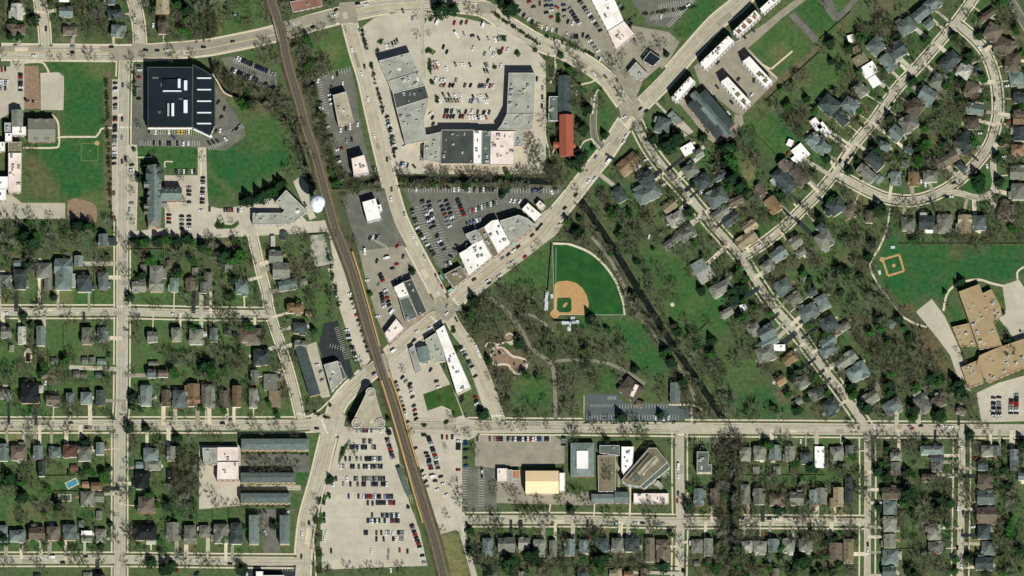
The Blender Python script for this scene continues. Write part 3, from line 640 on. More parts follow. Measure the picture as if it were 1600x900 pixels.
for nm, off in (('shop road', 5.5), ('shop road', -5.5), ('avenue', 4.5), ('avenue', -4.5)): line_along(wl, nm, off, 0.35, dash=2)
for nm, off in (('wide left street', 7.5), ('wide left street', -7.5)): line_along(wl, nm, off, 0.35, 0, 0.72)
for (x0, y0), (x1, y1), n in (((207, 73), (207, 92), 8), ((184, 199), (206, 199), 7), ((184, 479), (203, 479), 7), ((464, 646), (476, 648), 5), ((502, 655), (512, 678), 7), ((672, 494), (688, 508), 6), ((708, 466), (722, 486), 7),
                              ((968, 186), (980, 200), 6), ((996, 152), (1012, 172), 7), ((524, 22), (526, 38), 6), ((544, 36), (556, 34), 5), ((742, 20), (744, 4), 5), ((778, 14), (775, 24), 4), ((884, 664), (884, 680), 6), ((1368, 664), (1366, 680), 5), ((1058, 679), (1070, 679), 5), ((768, 650), (786, 649), 6)):
    dx, dy = (x1-x0)/n, (y1-y0)/n; l = math.hypot(dx, dy); px_, py_ = -dy/l, dx/l
    for k in range(n):
        c = (x0 + dx*(k+.5), y0 + dy*(k+.5))
        paint_line(wl, (c[0]-px_*1.6, c[1]-py_*1.6), (c[0]+px_*1.6, c[1]+py_*1.6), l*0.55, 0.30)
# hatching and arrows on the avenue
for x0, x1, y in ((2, 46, 71.5), (38, 56, 87)):
    k = x0
    while k < x1:
        paint_line(wl, (k, y + 1.5), (k + 2, y - 1.5), 0.8); k += 3
tag(yl.build('yellow_centre_line', M['yellow_paint']), kind='structure'); tag(wl.build('white_road_marking', M['white_paint']), kind='structure')
def stalls(mb, x0, y0, x1, y1, n, ln, ang=None, wd=0.35):
    dx, dy = (x1-x0), (y1-y0); l = math.hypot(dx, dy); nx, ny = -dy/l, dx/l
    if ang is not None: nx, ny = math.sin(math.radians(ang)), -math.cos(math.radians(ang))
    for k in range(n + 1):
        a = (x0+dx*k/n, y0+dy*k/n)
        paint_line(mb, (a[0]-nx*ln/2, a[1]-ny*ln/2), (a[0]+nx*ln/2, a[1]+ny*ln/2), wd, 0.20)
sm = MB(); sy = MB()
for a in ((638, 297, 872, 298, 52, 8), (912, 652, 1060, 652, 34, 8, 0), (968, 635, 1042, 634, 16, 7, 5), (924, 634, 956, 634, 8, 5, 30), (950, 622, 962, 622, 6, 5), (505, 118, 546, 108, 10, 8, -10), (498, 125, 512, 180, 14, 7), (1088, 144, 1116, 144, 6, 6),
          (1030, 10, 1082, 2, 14, 9), (1018, 28, 1066, 20, 14, 9, 30), (1044, 40, 1084, 0, 14, 7), (750, 664, 886, 664, 0.1 and 1, 1), (746, 686, 860, 686, 30, 9, 0), (724, 735, 724, 790, 14, 10), (752, 735, 752, 790, 14, 10),
          (366, 94, 428, 116, 18, 8, 25), (364, 108, 406, 124, 12, 8, 25), (1132, 78, 1156, 62, 6, 7, 38), (232, 206, 314, 208, 22, 8, 0), (220, 224, 312, 224, 24, 8, 0), (346, 210, 380, 198, 10, 7, -40), (326, 232, 352, 222, 8, 7, -30),
          (526, 512, 542, 560, 16, 8, 70), (516, 540, 536, 545, 5, 6), (630, 410, 660, 392, 10, 8, -40), (586, 376, 604, 386, 6, 8, -30), (1090, 688, 1122, 688, 10, 8, 0), (418, 886, 458, 890, 10, 7, 20), (260, 304, 262, 358, 10, 8)):
    stalls(sm, *a)
for y in (674, 690, 704, 728, 747, 752, 776, 782, 805, 813, 834, 841, 860): stalls(sm, 526 if y < 780 else 508, y, 626 + (y-674)*.17, y, 44, 7, 0, 0.28)
for y, x0, x1, a in ((54, 668, 756, -20), (76, 678, 800, 22), (104, 676, 772, -22), (130, 682, 772, 22), (153, 686, 776, -22), (176, 692, 772, 20)): stalls(sm, x0, y, x1, y, int((x1-x0)/4), 12, a, 0.28)
for x0, y0, x1, y1 in ((648, 325, 668, 372), (664, 315, 690, 372), (690, 314, 708, 346), (716, 322, 724, 340), (662, 366, 690, 406), (686, 372, 702, 396)): stalls(sm, x0, y0, x1, y1, int(math.hypot(x1-x0, y1-y0)/4.2), 15, 75, 0.28)
for x0, y0, x1, y1, n in ((728, 546, 756, 640, 26), (616, 598, 636, 660, 16)): stalls(sm, x0, y0, x1, y1, n, 7, 60, 0.3)
tag(sm.build('parking_stall_marking', M['white_paint']), kind='structure')
paint_line(sy, (912.5, 618), (912.5, 656), 1.2, .2); paint_line(sy, (681, 742), (702, 806), 0.8, .22)
tag(sy.build('yellow_lot_line', M['yellow_paint']), kind='structure')
# ------------------------------------------------------------------ large buildings
def to_world(poly, h, ox=0.0, oy=0.0):
    return [(x - ox, y - oy) for x, y in (G(px, py, h) for px, py in poly)]
UNIT_MESH = None
def unit_meshes():
    global UNIT_MESH
    UNIT_MESH = []
    for w_, d, hh in ((2.4, 1.6, 1.3), (3.4, 2.0, 1.6), (1.4, 1.4, 0.9), (1.0, 2.6, 1.0)):
        mb = MB(); mb.box((0, 0, 0), (w_, d, hh), 0, 0); mb.cyl((-w_*0.2, 0), min(w_, d)*0.3, min(w_, d)*0.3, hh, hh + 0.22, 8, 1); mb.box((w_*0.28, 0, hh), (w_*0.25, d*0.7, 0.18), 0, 0)
        UNIT_MESH.append(mb.mesh('rooftop_unit', [M['metal'], M['dark_metal']]))
unit_meshes()
mb = MB(); mb.box((0, 0, 0), (2.2, 0.14, 1.6), 0, 0)
for dx in (-1.1, 0, 1.1): mb.box((dx, -0.02, 0), (0.1, 0.18, 1.6), 0, 1)
for zz in (0, 1.55): mb.box((0, -0.02, zz), (2.3, 0.2, 0.1), 0, 1)
WIN_MESH = mb.mesh('window', [M['glass'], M['white_metal']])
mb = MB(); mb.box((0, 0, 0), (2.0, 0.14, 2.3), 0, 0); mb.box((0, -0.05, 0), (0.08, 0.14, 2.3), 0, 1); mb.box((0, -0.05, 2.3), (2.2, 0.25, 0.15), 0, 1)
DOOR_MESH = mb.mesh('door', [M['glass'], M['metal']])
BUILT = []
def poly_contains(poly, x, y):
    c = False
    for i in range(len(poly)):
        x0, y0 = poly[i]; x1, y1 = poly[(i+1) % len(poly)]
        if (y0 > y) != (y1 > y) and x < (x1-x0)*(y-y0)/(y1-y0) + x0: c = not c
    return c
def facade(root, P, h, storeys, gap=4.2, door=True):
    if area2(P) < 0: P = P[::-1]
    best = None
    for i in range(len(P)):
        a, b = P[i], P[(i+1) % len(P)]
        dx, dy = b[0]-a[0], b[1]-a[1]; l = math.hypot(dx, dy)
        if l < 5: continue
        nx, ny = dy/l, -dx/l
        if ny > -0.35: continue
        n = max(1, int(l/gap))
        rz = math.atan2(dy, dx)
        if best is None or l > best[0]: best = (l, a, dx, dy, nx, ny, rz)
        for s in range(storeys):
            for k in range(n):
                t = (k+.5)/n
                link('window', WIN_MESH, root, (a[0]+dx*t+nx*.08, a[1]+dy*t+ny*.08, h*(s+.5)/storeys - .5 + (0.5 if storeys == 1 else 0)), rz)
    if best and door:
        l, a, dx, dy, nx, ny, rz = best
        link('door', DOOR_MESH, root, (a[0]+dx*.5/max(1, int(l/gap))*0.0 + dx*.5 + nx*.1, a[1]+dy*.5+ny*.1, 0.02), rz)
def flat_building(name, label, cat, sections, h, wall='concwall', units=6, storeys=1, group=None, windows=True, seed=1, gap=5.0, parapet='parapet'):
    """sections: list of (roof polygon, roof material, extra height)"""
    rr = random.Random(seed)
    cx = sum(p[0] for p in sections[0][0]) / len(sections[0][0]); cy = sum(p[1] for p in sections[0][0]) / len(sections[0][0])
    ox, oy = G(cx, cy, h)
    root = empty(name, (ox, oy, 0)); tag(root, label, cat, group)
    for poly, rm, dh in sections:
        H = h + dh
        P = to_world(poly, H, ox, oy)
        if area2(P) < 0: P = P[::-1]
        mb = MB(); mb.prism(P, 0, H); mb.build('wall', M[wall], root)
        I = inset(P, 0.35)
        mb = MB(); mb.prism(I, H, H + 0.12); ro = mb.build('roof', M[rm], root)
        mb = MB(); n = len(P); O = inset(P, -0.06)
        for i in range(n):
            j = (i+1) % n
            mb.face([(*O[i], H-.25), (*O[j], H-.25), (*O[j], H+.55), (*O[i], H+.55)])
            mb.face([(*O[i], H+.55), (*O[j], H+.55), (*I[j], H+.55), (*I[i], H+.55)])
            mb.face([(*I[i], H+.55), (*I[j], H+.55), (*I[j], H+.1), (*I[i], H+.1)])
            mb.face([(*O[j], H-.25), (*O[i], H-.25), (*P[i], H-.25), (*P[j], H-.25)])
        mb.build('parapet', M[parapet], root)
        ar = abs(area2(P))/2
        k = int(round(units * min(1.0, ar / 900.0 + .15))); J = inset(P, 2.0)
        xs = [p[0] for p in J]; ys = [p[1] for p in J]
        for _ in range(k):
            for _t in range(20):
                x, y = rr.uniform(min(xs), max(xs)), rr.uniform(min(ys), max(ys))
                if poly_contains(J, x, y) and poly_contains(P, x, y):
                    e = max(range(len(P)), key=lambda q: math.hypot(P[(q+1) % n][0]-P[q][0], P[(q+1) % n][1]-P[q][1]))
                    a = math.atan2(P[(e+1) % n][1]-P[e][1], P[(e+1) % n][0]-P[e][0])
                    link('rooftop_unit', rr.choice(UNIT_MESH), ro, (x, y, H + .12), a + rr.choice((0, math.pi/2))); break
        for _ in range(min(7, int(ar / 220))):
            for _t in range(12):
                x, y = rr.uniform(min(xs), max(xs)), rr.uniform(min(ys), max(ys)); a0 = math.atan2(P[1][1]-P[0][1], P[1][0]-P[0][0]); W_, D_ = rr.uniform(1.5, 7), rr.uniform(1, 4)
                if all(poly_contains(J, x + u*W_*.6, y + v*W_*.6) for u, v in ((1, 1), (-1, 1), (1, -1), (-1, -1), (0, 0))):
                    mb = MB(); mb.box((0, 0, 0), (W_, D_, .03 + .004*_)); q_ = mb.build('roof_patch', M[rr.choice(('greyroof', 'slateflat', 'beigeroof', 'parapet', 'pinkish') if rm not in ('blackroof', 'darkroof', 'tanroof') else ('tanroof', 'beigeroof') if rm == 'tanroof' else ('darkroof', 'slateflat', 'blackroof'))], root, (x, y, H + .12)); q_.rotation_euler = (0, 0, a0); break
        if windows: facade(root, P, H, storeys, gap)
        mask_poly(poly, 1); mask_poly([(x, y + H*ST/S) for x, y in poly], 1)
    return root
def gable(mb, w_, d, z, pitch, over=0.4, hip=0.0, m=0):
    """roof over a w x d box centred at the origin, ridge along x; hip = inset of the ridge ends"""
    a, b = w_/2 + over, d/2 + over
    rz = z + b * pitch; e = z - 0.06
    r = max(0.05, a - hip)
    if hip <= 0: r = a
    V = [(-a, -b, e), (a, -b, e), (a, b, e), (-a, b, e), (-r, 0, rz), (r, 0, rz)]
    mb.face([V[0], V[1], V[5], V[4]], m); mb.face([V[2], V[3], V[4], V[5]], m)
    mb.face([V[1], V[2], V[5]], m); mb.face([V[3], V[0], V[4]], m)
    mb.face([V[3], V[2], V[1], V[0]], m)
    return rz
def rot_rect(cx, cy, w_, d, ang):
    a = math.radians(ang); ca, sa = math.cos(a), math.sin(a)
    return [(cx + u*ca - v*sa, cy + u*sa + v*ca) for u, v in ((-w_/2, -d/2), (w_/2, -d/2), (w_/2, d/2), (-w_/2, d/2))]
def wing(root, ox, oy, cx, cy, w_, d, ang, kind, rm, wall, h, pitch=0.5, chim=None, mask=True, storeys=1, win=True):
    """one roofed block of a building, survey units; ang is clockwise in the survey"""
    gx, gy = G(cx, cy, h + 0.8)
    W, D = w_*S, d*S
    A = -math.radians(ang)
    if W < D: W, D, A = D, W, A + math.pi/2
    loc = (gx - ox, gy - oy, 0)
    over = 0.35
    mb = MB(); mb.box((0, 0, 0), (W - 2*over, D - 2*over, h - 0.07))
    wl_ = mb.build('wall', M[wall], root, loc); wl_.rotation_euler = (0, 0, A)
    mb = MB()
    if kind == 'f':
        mb.box((0, 0, h - .06), (W, D, 0.35)); top = h + .3
    else:
        top = gable(mb, W - 2*over, D - 2*over, h, pitch, over, (D/2)*0.95 if kind == 'h' else 0)
    ro = mb.build('roof', M[rm], root, loc); ro.rotation_euler = (0, 0, A)
    if chim is not None and kind != 'f':
        mb = MB(); mb.box((0, 0, 0), (0.9, 0.7, 1.6)); mb.box((0, 0, 1.6), (1.1, 0.9, 0.15))
        link('chimney', mb.mesh('chimney', M['brick']), ro, (W*chim*.3, D*0.12, top - 1.1))
    if kind == 'f' and chim is not None:
        link('vent', UNIT_MESH[2], ro, (W*chim*.25, D*.1, top - .02))
    if win:
        for s in range(storeys):
            for sx in (-.28, .28):
                # windows on the wall that looks south
                for sg in (1, -1):
                    if math.cos(A) * sg > 0.5:
                        link('window', WIN_MESH, wl_, (W*sx, -sg*(D/2 - over) - sg*.04, 0.9 + s*2.7), 0 if sg > 0 else math.pi)
    if mask:
        q = rot_rect(cx, cy, w_, d, ang); mask_poly(q, 1); mask_poly([(x, y + h*ST/S) for x, y in q], 1)
    return ro

fb = flat_building
o = fb('office_building', 'large black flat-roofed office building with white skylight bars', 'office building',
   [([(231, 105), (301, 105), (300, 199), (231, 199)], 'blackroof', 0), ([(301, 101), (320, 110), (336, 122), (336, 196), (328, 212), (301, 199)], 'blackroof', .4)], 10, 'stone', 0, 2, gap=6, parapet='slateflat')
def box_on(root, name, px, py, w_, d, h, hh, m, ang=0):
    mb = MB(); x, y = G(px, py, h + hh); mb.box((0, 0, 0), (w_*S, d*S, hh), -math.radians(ang))
    return mb.build(name, M[m], root, (x - root.location.x, y - root.location.y, h))
for y in (122, 140, 158, 176, 193): box_on(o, 'skylight', 319, y, 22, 2, 10.5, .6, 'white_metal')
box_on(o, 'plant_room', 266, 132, 24, 17, 10.1, 1.6, 'blackroof'); box_on(o, 'screen_wall', 269, 142, 29, 1.6, 10.1, 1.8, 'white_metal')
for x, y, w_, d in ((290, 133, 5, 15), (290, 166, 6, 20), (263, 171, 3, 20), (270, 171, 4, 20), (280, 130, 4, 14)): box_on(o, 'air_handler', x, y, w_, d, 10.1, 2.2, 'white_metal' if w_ > 3.5 else 'metal')
box_on(o, 'entrance_canopy', 268, 200, 74, 4, 6.0, .5, 'white_metal'); box_on(o, 'entrance_canopy', 316, 207, 34, 4, 6.0, .5, 'white_metal', 25)

fb('shopping_mall', 'long pale and dark roofed shop block on the mall west side', 'shop block',
   [([(592, 95), (641, 82), (655, 112), (606, 127)], 'greyroof', 0), ([(606, 127), (655, 112), (664, 133), (614, 146)], 'greyroof', .5), ([(614, 146), (664, 133), (670, 153), (619, 169)], 'darkroof', .1),
    ([(619, 169), (670, 153), (662, 188), (667, 220), (634, 226)], 'greyroof', .3)], 8.5, 'stone', 8, 1, seed=3, gap=7)
fb('shopping_mall', 'wide mall building with dark, white and pinkish roof sections', 'shop block',
   [([(663, 212), (690, 206), (688, 254), (662, 250)], 'greyroof', 0), ([(690, 203), (740, 203), (740, 256), (688, 256)], 'darkroof', .6), ([(740, 204), (753, 204), (752, 257), (740, 257)], 'membrane', .9),
    ([(753, 205), (767, 205), (766, 257), (752, 257)], 'slateflat', .3), ([(767, 205), (804, 205), (803, 258), (766, 258)], 'pinkish', .7), ([(804, 205), (817, 205), (817, 229), (803, 229)], 'greyroof', -1.5)], 8, 'stone', 9, 1, seed=5, gap=7)
fb('shopping_mall', 'pale grey flat-roofed mall building on the east side', 'shop block',
   [([(795, 114), (836, 114), (834, 178), (792, 178)], 'greyroof', 0), ([(792, 178), (834, 178), (830, 203), (778, 202), (784, 194)], 'greyroof', .4)], 9, 'stone', 12, 1, seed=7, gap=7)
fb('warehouse_store', 'big white-roofed store in the upper car park', 'store', [([(920, -8), (957, -8), (975, 33), (950, 49)], 'membrane', 0), ([(950, 49), (975, 33), (992, 54), (963, 78)], 'pinkish', .3)], 8, 'concwall', 5, 1, seed=9)
fb('bank_building', 'small pale flat-roofed building on the crossroads corner', 'bank', [([(981, 112), (994, 97), (1013, 117), (999, 127)], 'greyroof', 0)], 5, 'brick', 3, 1, seed=2)
fb('bank_annex', 'small black flat-roofed building beside the pale corner one', 'shop', [([(1004, 95), (1016, 80), (1033, 92), (1020, 104)], 'blackroof', 0)], 5, 'brick', 1, 1, seed=4)
TN = [([(1049, 152), (1078, 120), (1087, 128), (1058, 160)], 'white townhouse row nearest the crossroads', 0), ([(1094, 98), (1138, 56), (1148, 65), (1103, 110)], 'long white townhouse row with bays along the shop road', 0),
      ([(1145, 49), (1180, 16), (1189, 26), (1154, 58)], 'townhouse row with brown roof terraces along the shop road', 1), ([(1187, 14), (1204, -2), (1220, -2), (1193, 22)], 'townhouse row cut by the photo top edge', 0),
      ([(1160, 96), (1171, 88), (1208, 128), (1197, 138)], 'outer white townhouse row facing the courtyard', 2), ([(1126, 128), (1137, 120), (1174, 160), (1163, 170)], 'inner white townhouse row facing the courtyard', 2)]
for k, (p, lb, ter) in enumerate(TN):
    o = fb('townhouse_row', lb, 'townhouse row', [(p, 'membrane', 0)], 11, 'brick', 7, 3, seed=20 + k, group='white townhouse rows', gap=3.6)
    a, b, c, d = p
    if ter:
        n = 4 if ter == 1 else 2
        for q in range(n):
            t = (q + .6) / n * (0.95 if ter == 1 else .5) + (0 if ter == 1 else .42)
            u = .5
            x = (a[0]*(1-t) + b[0]*t)*(1-u) + (d[0]*(1-t) + c[0]*t)*u if ter == 1 else (b[0]*(1-t)+c[0]*t)*u + (a[0]*(1-t)+d[0]*t)*(1-u)
            y = (a[1]*(1-t) + b[1]*t)*(1-u) + (d[1]*(1-t) + c[1]*t)*u if ter == 1 else (b[1]*(1-t)+c[1]*t)*u + (a[1]*(1-t)+d[1]*t)*(1-u)
            box_on(o, 'roof_terrace', x, y, 7, 7, 11.13, .25, 'brownroof' if ter == 1 else 'olive', 45)
    # bays standing out on the street front
    for q in range(6 if k < 3 else 0):
        t = (q + .5)/6
        x, y = a[0]*(1-t)+b[0]*t, a[1]*(1-t)+b[1]*t
        box_on(o, 'bay', x + .5, y + .5, 3.2, 2.6, 0, 11.2, 'brick', 45)
# the round-cornered office
tri = []
for (cx, cy), a0, a1 in (((579, 613), 160, 380), ((594, 661), -60, 110), ((557, 661), 70, 240)):
    for k in range(8):
        a = math.radians(a0 + (a1 - a0)*k/7 + 0)
        tri.append((cx + 8*math.cos(a), cy + 8*math.sin(a)))
o = fb('round_cornered_office', 'triangular glass office with three round corner turrets', 'office building', [(tri, 'beigeroof', 0)], 10, 'glass', 0, 1, windows=False)
for cx, cy in ((579, 613), (594, 661), (557, 661)):
    mb = MB(); x, y = G(cx, cy, 11)
    for r0, r1, z in ((4.6, 4.0, 11.2), (2.6, 2.2, 11.0)):
        n = 20
        for i in range(n):
            a, b = 2*math.pi*i/n, 2*math.pi*(i+1)/n
            p = [(r*math.cos(t), r*math.sin(t)) for r, t in ((r0, a), (r0, b), (r1, b), (r1, a))]
            mb.face([(*p[0], 10.1), (*p[1], 10.1), (*p[1], z), (*p[0], z)]); mb.face([(*q, z) for q in p]); mb.face([(*p[3], z), (*p[2], z), (*p[2], 10.1), (*p[3], 10.1)])
    mb.build('turret_ring', M['parapet'], o, (x - o.location.x, y - o.location.y, 0))
for cx, cy in ((579, 613), (594, 661), (557, 661)):
    x0, y0 = G(cx, cy, 10); x1, y1 = G(576, 642, 10); mb = MB()
    t = 5/math.hypot(x1-x0, y1-y0)
    mb.bar((x0+(x1-x0)*t-o.location.x, y0+(y1-y0)*t-o.location.y, 10.2), (x1-o.location.x, y1-o.location.y, 10.2), .25, .25); mb.build('roof_seam', M['parapet'], o)
P = to_world(tri, 10, o.location.x, o.location.y); mb = MB()
O = inset(P, -0.1)
for zz in (3.0, 6.4):
    for i in range(len(O)):
        j = (i+1) % len(O); mb.face([(*O[j], zz), (*O[i], zz), (*O[i], zz+.5), (*O[j], zz+.5)])
mb.build('spandrel_band', M['concwall'], o)

# shops on the shop road
fb('corner_shop', 'grey-roofed corner shop with green awnings on the main crossing', 'shop', [([(694, 429), (719, 416), (731, 433), (709, 450)], 'olive', 0)], 6, 'brick', 4, 1, seed=31)
fb('shop_block', 'white-roofed shop block with many roof vents beside corner shop', 'shop block', [([(717, 396), (728, 390), (738, 382), (754, 375), (769, 402), (733, 432)], 'membrane', 0), ([(727, 366), (744, 359), (754, 375), (738, 382)], 'greyroof', .4)], 7, 'brick', 11, 1, seed=32)
fb('shop_block', 'narrow olive brown-roofed shop strip between two white roofs', 'shop block', [([(746, 360), (758, 354), (779, 398), (770, 402)], 'olive', 0)], 6.5, 'brick', 8, 1, seed=33)
fb('shop_block', 'tall white-roofed shop beside the big grey roof', 'shop block', [([(756, 355), (768, 345), (778, 343), (798, 381), (779, 397)], 'membrane', 0)], 8, 'brick', 10, 1, seed=34)
fb('supermarket', 'wide pale grey flat roof with cut corners on shop road', 'supermarket', [([(781, 345), (810, 336), (824, 341), (838, 353), (820, 366), (799, 380)], 'greyroof', 0)], 9, 'brick', 10, 1, seed=35)
fb('shop_block', 'white-roofed shop at the upper end of the shop road terrace', 'shop block', [([(815, 327), (825, 317), (847, 336), (837, 347)], 'membrane', 0), ([(837, 320), (843, 313), (853, 322), (846, 330)], 'pinkish', -1)], 6, 'brick', 6, 1, seed=36)
M['awning'] = mat('green_awning', rgb(96, 160, 140), 0.7, 0.05)
for k, (x, y, an, t) in enumerate(((703, 452, -32, 'at the main crossing'), (727, 383, -50, 'by the car park behind shops'), (801, 380, -30, 'below the white shop roof'), (831, 349, -40, 'beside the supermarket corner'), (691, 432, 58, 'on the corner shop street front'))):
    gx, gy = G(x, y, 3.4); mb = MB()
    b = [(-2.6, 0, 3.6), (2.6, 0, 3.6), (2.6, -1.8, 2.8), (-2.6, -1.8, 2.8)]
    mb.face(b[::-1]); mb.face([(x_, y_, z_ - .1) for x_, y_, z_ in b]); mb.face([b[2], b[3], (-2.6, -1.8, 2.5), (2.6, -1.8, 2.5)])
    for i in range(3): mb.bar((-2.4 + 2.4*i, 0, 3.5), (-2.4 + 2.4*i, 0, 0), .04, .04)
    aw = mb.build('shop_awning', M['awning'], None, (gx, gy, 0)); aw.rotation_euler = (0, 0, -math.radians(an)); tag(aw, 'sloping blue-green shop awning ' + t, 'awning', 'green awnings on the shop fronts')
fb('shop_block', 'shop with white and dark roof halves beside railway lot', 'shop block', [([(630, 441), (644, 436), (667, 487), (653, 495)], 'darkroof', .3), ([(615, 449), (630, 441), (639, 462), (624, 467)], 'membrane', 0)], 7, 'brick', 6, 1, seed=41)
fb('shop_block', 'grey-roofed shop behind the dark roof on shop road', 'shop block', [([(624, 468), (638, 463), (653, 495), (634, 503)], 'slateflat', 0)], 6, 'brick', 3, 1, seed=42)
fb('shop_block', 'pinkish white-roofed shop beside the railway bridge', 'shop block', [([(601, 521), (619, 498), (632, 514), (609, 536)], 'pinkish', 0)], 6, 'brick', 5, 1, seed=43)
fb('shop_block', 'very long white-roofed shop block below the main crossing', 'shop block', [([(681, 517), (694, 508), (706, 538), (736, 606), (714, 616), (692, 545)], 'membrane', 0), ([(664, 531), (681, 520), (692, 545), (696, 564), (680, 566)], 'greyroof', -1)], 7, 'stone', 11, 1, seed=44)
fb('diner', 'narrow pale building between lot and slate house', 'shop', [([(639, 545), (647, 540), (659, 578), (650, 583)], 'greyroof', 0)], 4.5, 'concwall', 3, 1, seed=45)
# commercial strip by the railway
fb('office_block', 'beige flat-roofed office in the upper railway-side lot', 'office building', [([(520, 149), (541, 143), (553, 191), (529, 197)], 'beigeroof', 0)], 8, 'brick', 5, 2, seed=51)
fb('office_block', 'white-roofed office with streaked stains beside the railway', 'office building', [([(549, 248), (569, 242), (577, 270), (553, 275)], 'pinkish', 0)], 11, 'concwall', 9, 3, seed=52)
fb('office_block', 'bright white-roofed square office below the creek crossing', 'office building', [([(566, 316), (587, 310), (596, 342), (574, 347)], 'membrane', 0), ([(587, 322), (595, 319), (598, 329), (590, 332)], 'membrane', -2)], 8, 'concwall', 3, 2, seed=53)
fb('brown_roofed_store', 'reddish brown flat-roofed store above the avenue', 'store', [([(453, 3), (500, -6), (504, 9), (458, 19)], 'brownroof', 0)], 6, 'brick', 2, 1, seed=54)
fb('public_works_building', 'L-shaped grey flat-roofed building beside the water tower', 'works building', [([(395, 333), (441, 333), (441, 350), (395, 351)], 'greyroof', 0), ([(430, 316), (447, 297), (481, 330), (461, 346), (452, 350), (441, 350), (441, 333), (445, 328)], 'greyroof', .4)], 6, 'concwall', 6, 1, seed=55)
fb('white_grey_office', 'white and grey roofed office beside the fresh black lot', 'office building', [([(506, 570), (527, 564), (535, 594), (518, 612)], 'greyroof', 0), ([(527, 564), (532, 567), (541, 590), (535, 594)], 'slateflat', -1)], 7, 'concwall', 4, 2, seed=56)
# schools
fb('school_building', 'sprawling tan flat-roofed school among pale school yards', 'school',
   [([(1498, 456), (1530, 444), (1566, 540), (1530, 546)], 'tanroof', 0), ([(1534, 459), (1549, 452), (1563, 478), (1546, 487)], 'tanroof', -.6), ([(1547, 487), (1563, 478), (1566, 492), (1552, 507)], 'tanroof', -.8), ([(1488, 511), (1514, 505), (1526, 540), (1500, 541)], 'tanroof', -1),
    ([(1530, 556), (1552, 546), (1566, 541), (1604, 528), (1604, 572), (1544, 598), (1526, 570)], 'tanroof', .3), ([(1502, 574), (1530, 562), (1537, 598), (1513, 606)], 'tanroof', -.7), ([(1545, 486), (1558, 482), (1562, 488), (1549, 493)], 'olive', -1.4)], 6, 'brick', 10, 1, seed=61, parapet='tanroof')
o = fb('left_school_building', 'white-roofed school wings cut by the left photo edge', 'school',
   [([(13, 239), (34, 239), (33, 301), (13, 301)], 'pinkish', .4), ([(-8, 276), (13, 276), (13, 296), (-8, 296)], 'membrane', .1), ([(-8, 296), (10, 296), (10, 314), (-8, 314)], 'membrane', -.6), ([(-8, 222), (8, 222), (8, 237), (-8, 237)], 'membrane', 0),
    ([(8, 208), (19, 208), (19, 222), (8, 222)], 'membrane', -.3), ([(19, 198), (41, 198), (41, 212), (19, 212)], 'membrane', -.5), ([(13, 222), (33, 222), (33, 238), (13, 238)], 'olive', -1), ([(7, 192), (17, 192), (17, 206), (7, 206)], 'greyroof', -1)], 7, 'brick', 7, 2, seed=62)
wing(o, o.location.x, o.location.y, 27, 184, 18, 26, 0, 'g', 'roof_m', 'brick', 7, .4)
def gabled(name, label, cat, wings, wall='brick', group=None, chim=None, storeys=1):
    ox, oy = G(wings[0][0], wings[0][1], wings[0][7] + .8)
    root = empty(name, (ox, oy, 0)); tag(root, label, cat, group)
    for k, (cx, cy, w_, d, ang, kind, rm, h, pitch) in enumerate(wings): wing(root, ox, oy, cx, cy, w_, d, ang, kind, rm, wall, h, pitch, chim if k == 0 else None, storeys=storeys)
    return root
M['standing_seam'] = mat('grey_ribbed_roof', rgb(124, 124, 112), 0.7, 0.1, 0.3, 1.5, 0.3)
o = gabled('school_gymnasium', 'broad grey gabled gymnasium beside the left sports field', 'gymnasium', [(65, 203, 43, 37, 0, 'g', 'standing_seam', 8, .3)], 'brick')
for x, y in ((57, 188), (73, 188), (57, 217), (74, 217)): box_on(o, 'dormer', x, y, 7, 4, 8.5, 1.6 if y < 200 else 1.2, 'standing_seam')
o = gabled('orange_roofed_church', 'church with long orange tiled gable roof and transept', 'church', [(885, 211, 22, 66, 0, 'g', 'tile', 9, .45), (882, 226, 35, 9, 0, 'g', 'tile', 8, .4), (882, 148, 20, 62, 0, 'g', 'roof_d', 6, .3)], 'brick')
fb('church_hall', 'flat grey church hall with white rim beside orange church', 'church hall', [([(858, 151), (881, 151), (879, 189), (857, 189)], 'slateflat', 0)], 5, 'brick', 6, 1, seed=66, parapet='white_metal')
o = gabled('slate_roofed_church', 'church with slate cross gables and hipped porch end', 'church', [(241, 300, 22, 86, 0, 'g', 'roof_s', 9, .75), (268, 303, 32, 22, 0, 'g', 'roof_s', 8, .7), (241, 343, 20, 22, 0, 'h', 'roof_m', 7, .6), (241, 272, 26, 18, 0, 'g', 'roof_d', 9.5, .6), (238, 288, 26, 9, 0, 'g', 'roof_s', 9.5, .6), (237, 322, 24, 7, 0, 'g', 'roof_m', 9.5, .6), (237, 331, 24, 6, 0, 'g', 'roof_m', 9.5, .6), (246, 262, 12, 12, 0, 'h', 'roof_d', 11, .9), (254, 318, 14, 10, 0, 'g', 'roof_m', 6, .5), (238, 354, 14, 8, 0, 'h', 'roof_t', 4, .4), (280, 303, 9, 14, 0, 'h', 'roof_m', 7, .5)], 'brick')
for x, y in ((233, 300), (233, 309), (249, 300), (249, 309), (260, 297), (268, 297), (275, 297)): box_on(o, 'dormer', x, y, 3, 3, 10 if x < 255 else 8.6, 2.2, 'roof_m')
gabled('tan_roofed_hall', 'big hall with bright cream gabled metal roof', 'hall', [(847, 753, 52, 36, 0, 'g', 'creamroof', 9, .28)], 'stone')
fb('hall_annex', 'white flat-roofed annex on the end of the cream hall', 'hall annex', [([(874, 739), (883, 739), (883, 768), (874, 768)], 'membrane', 0)], 6, 'stone', 0, 1)
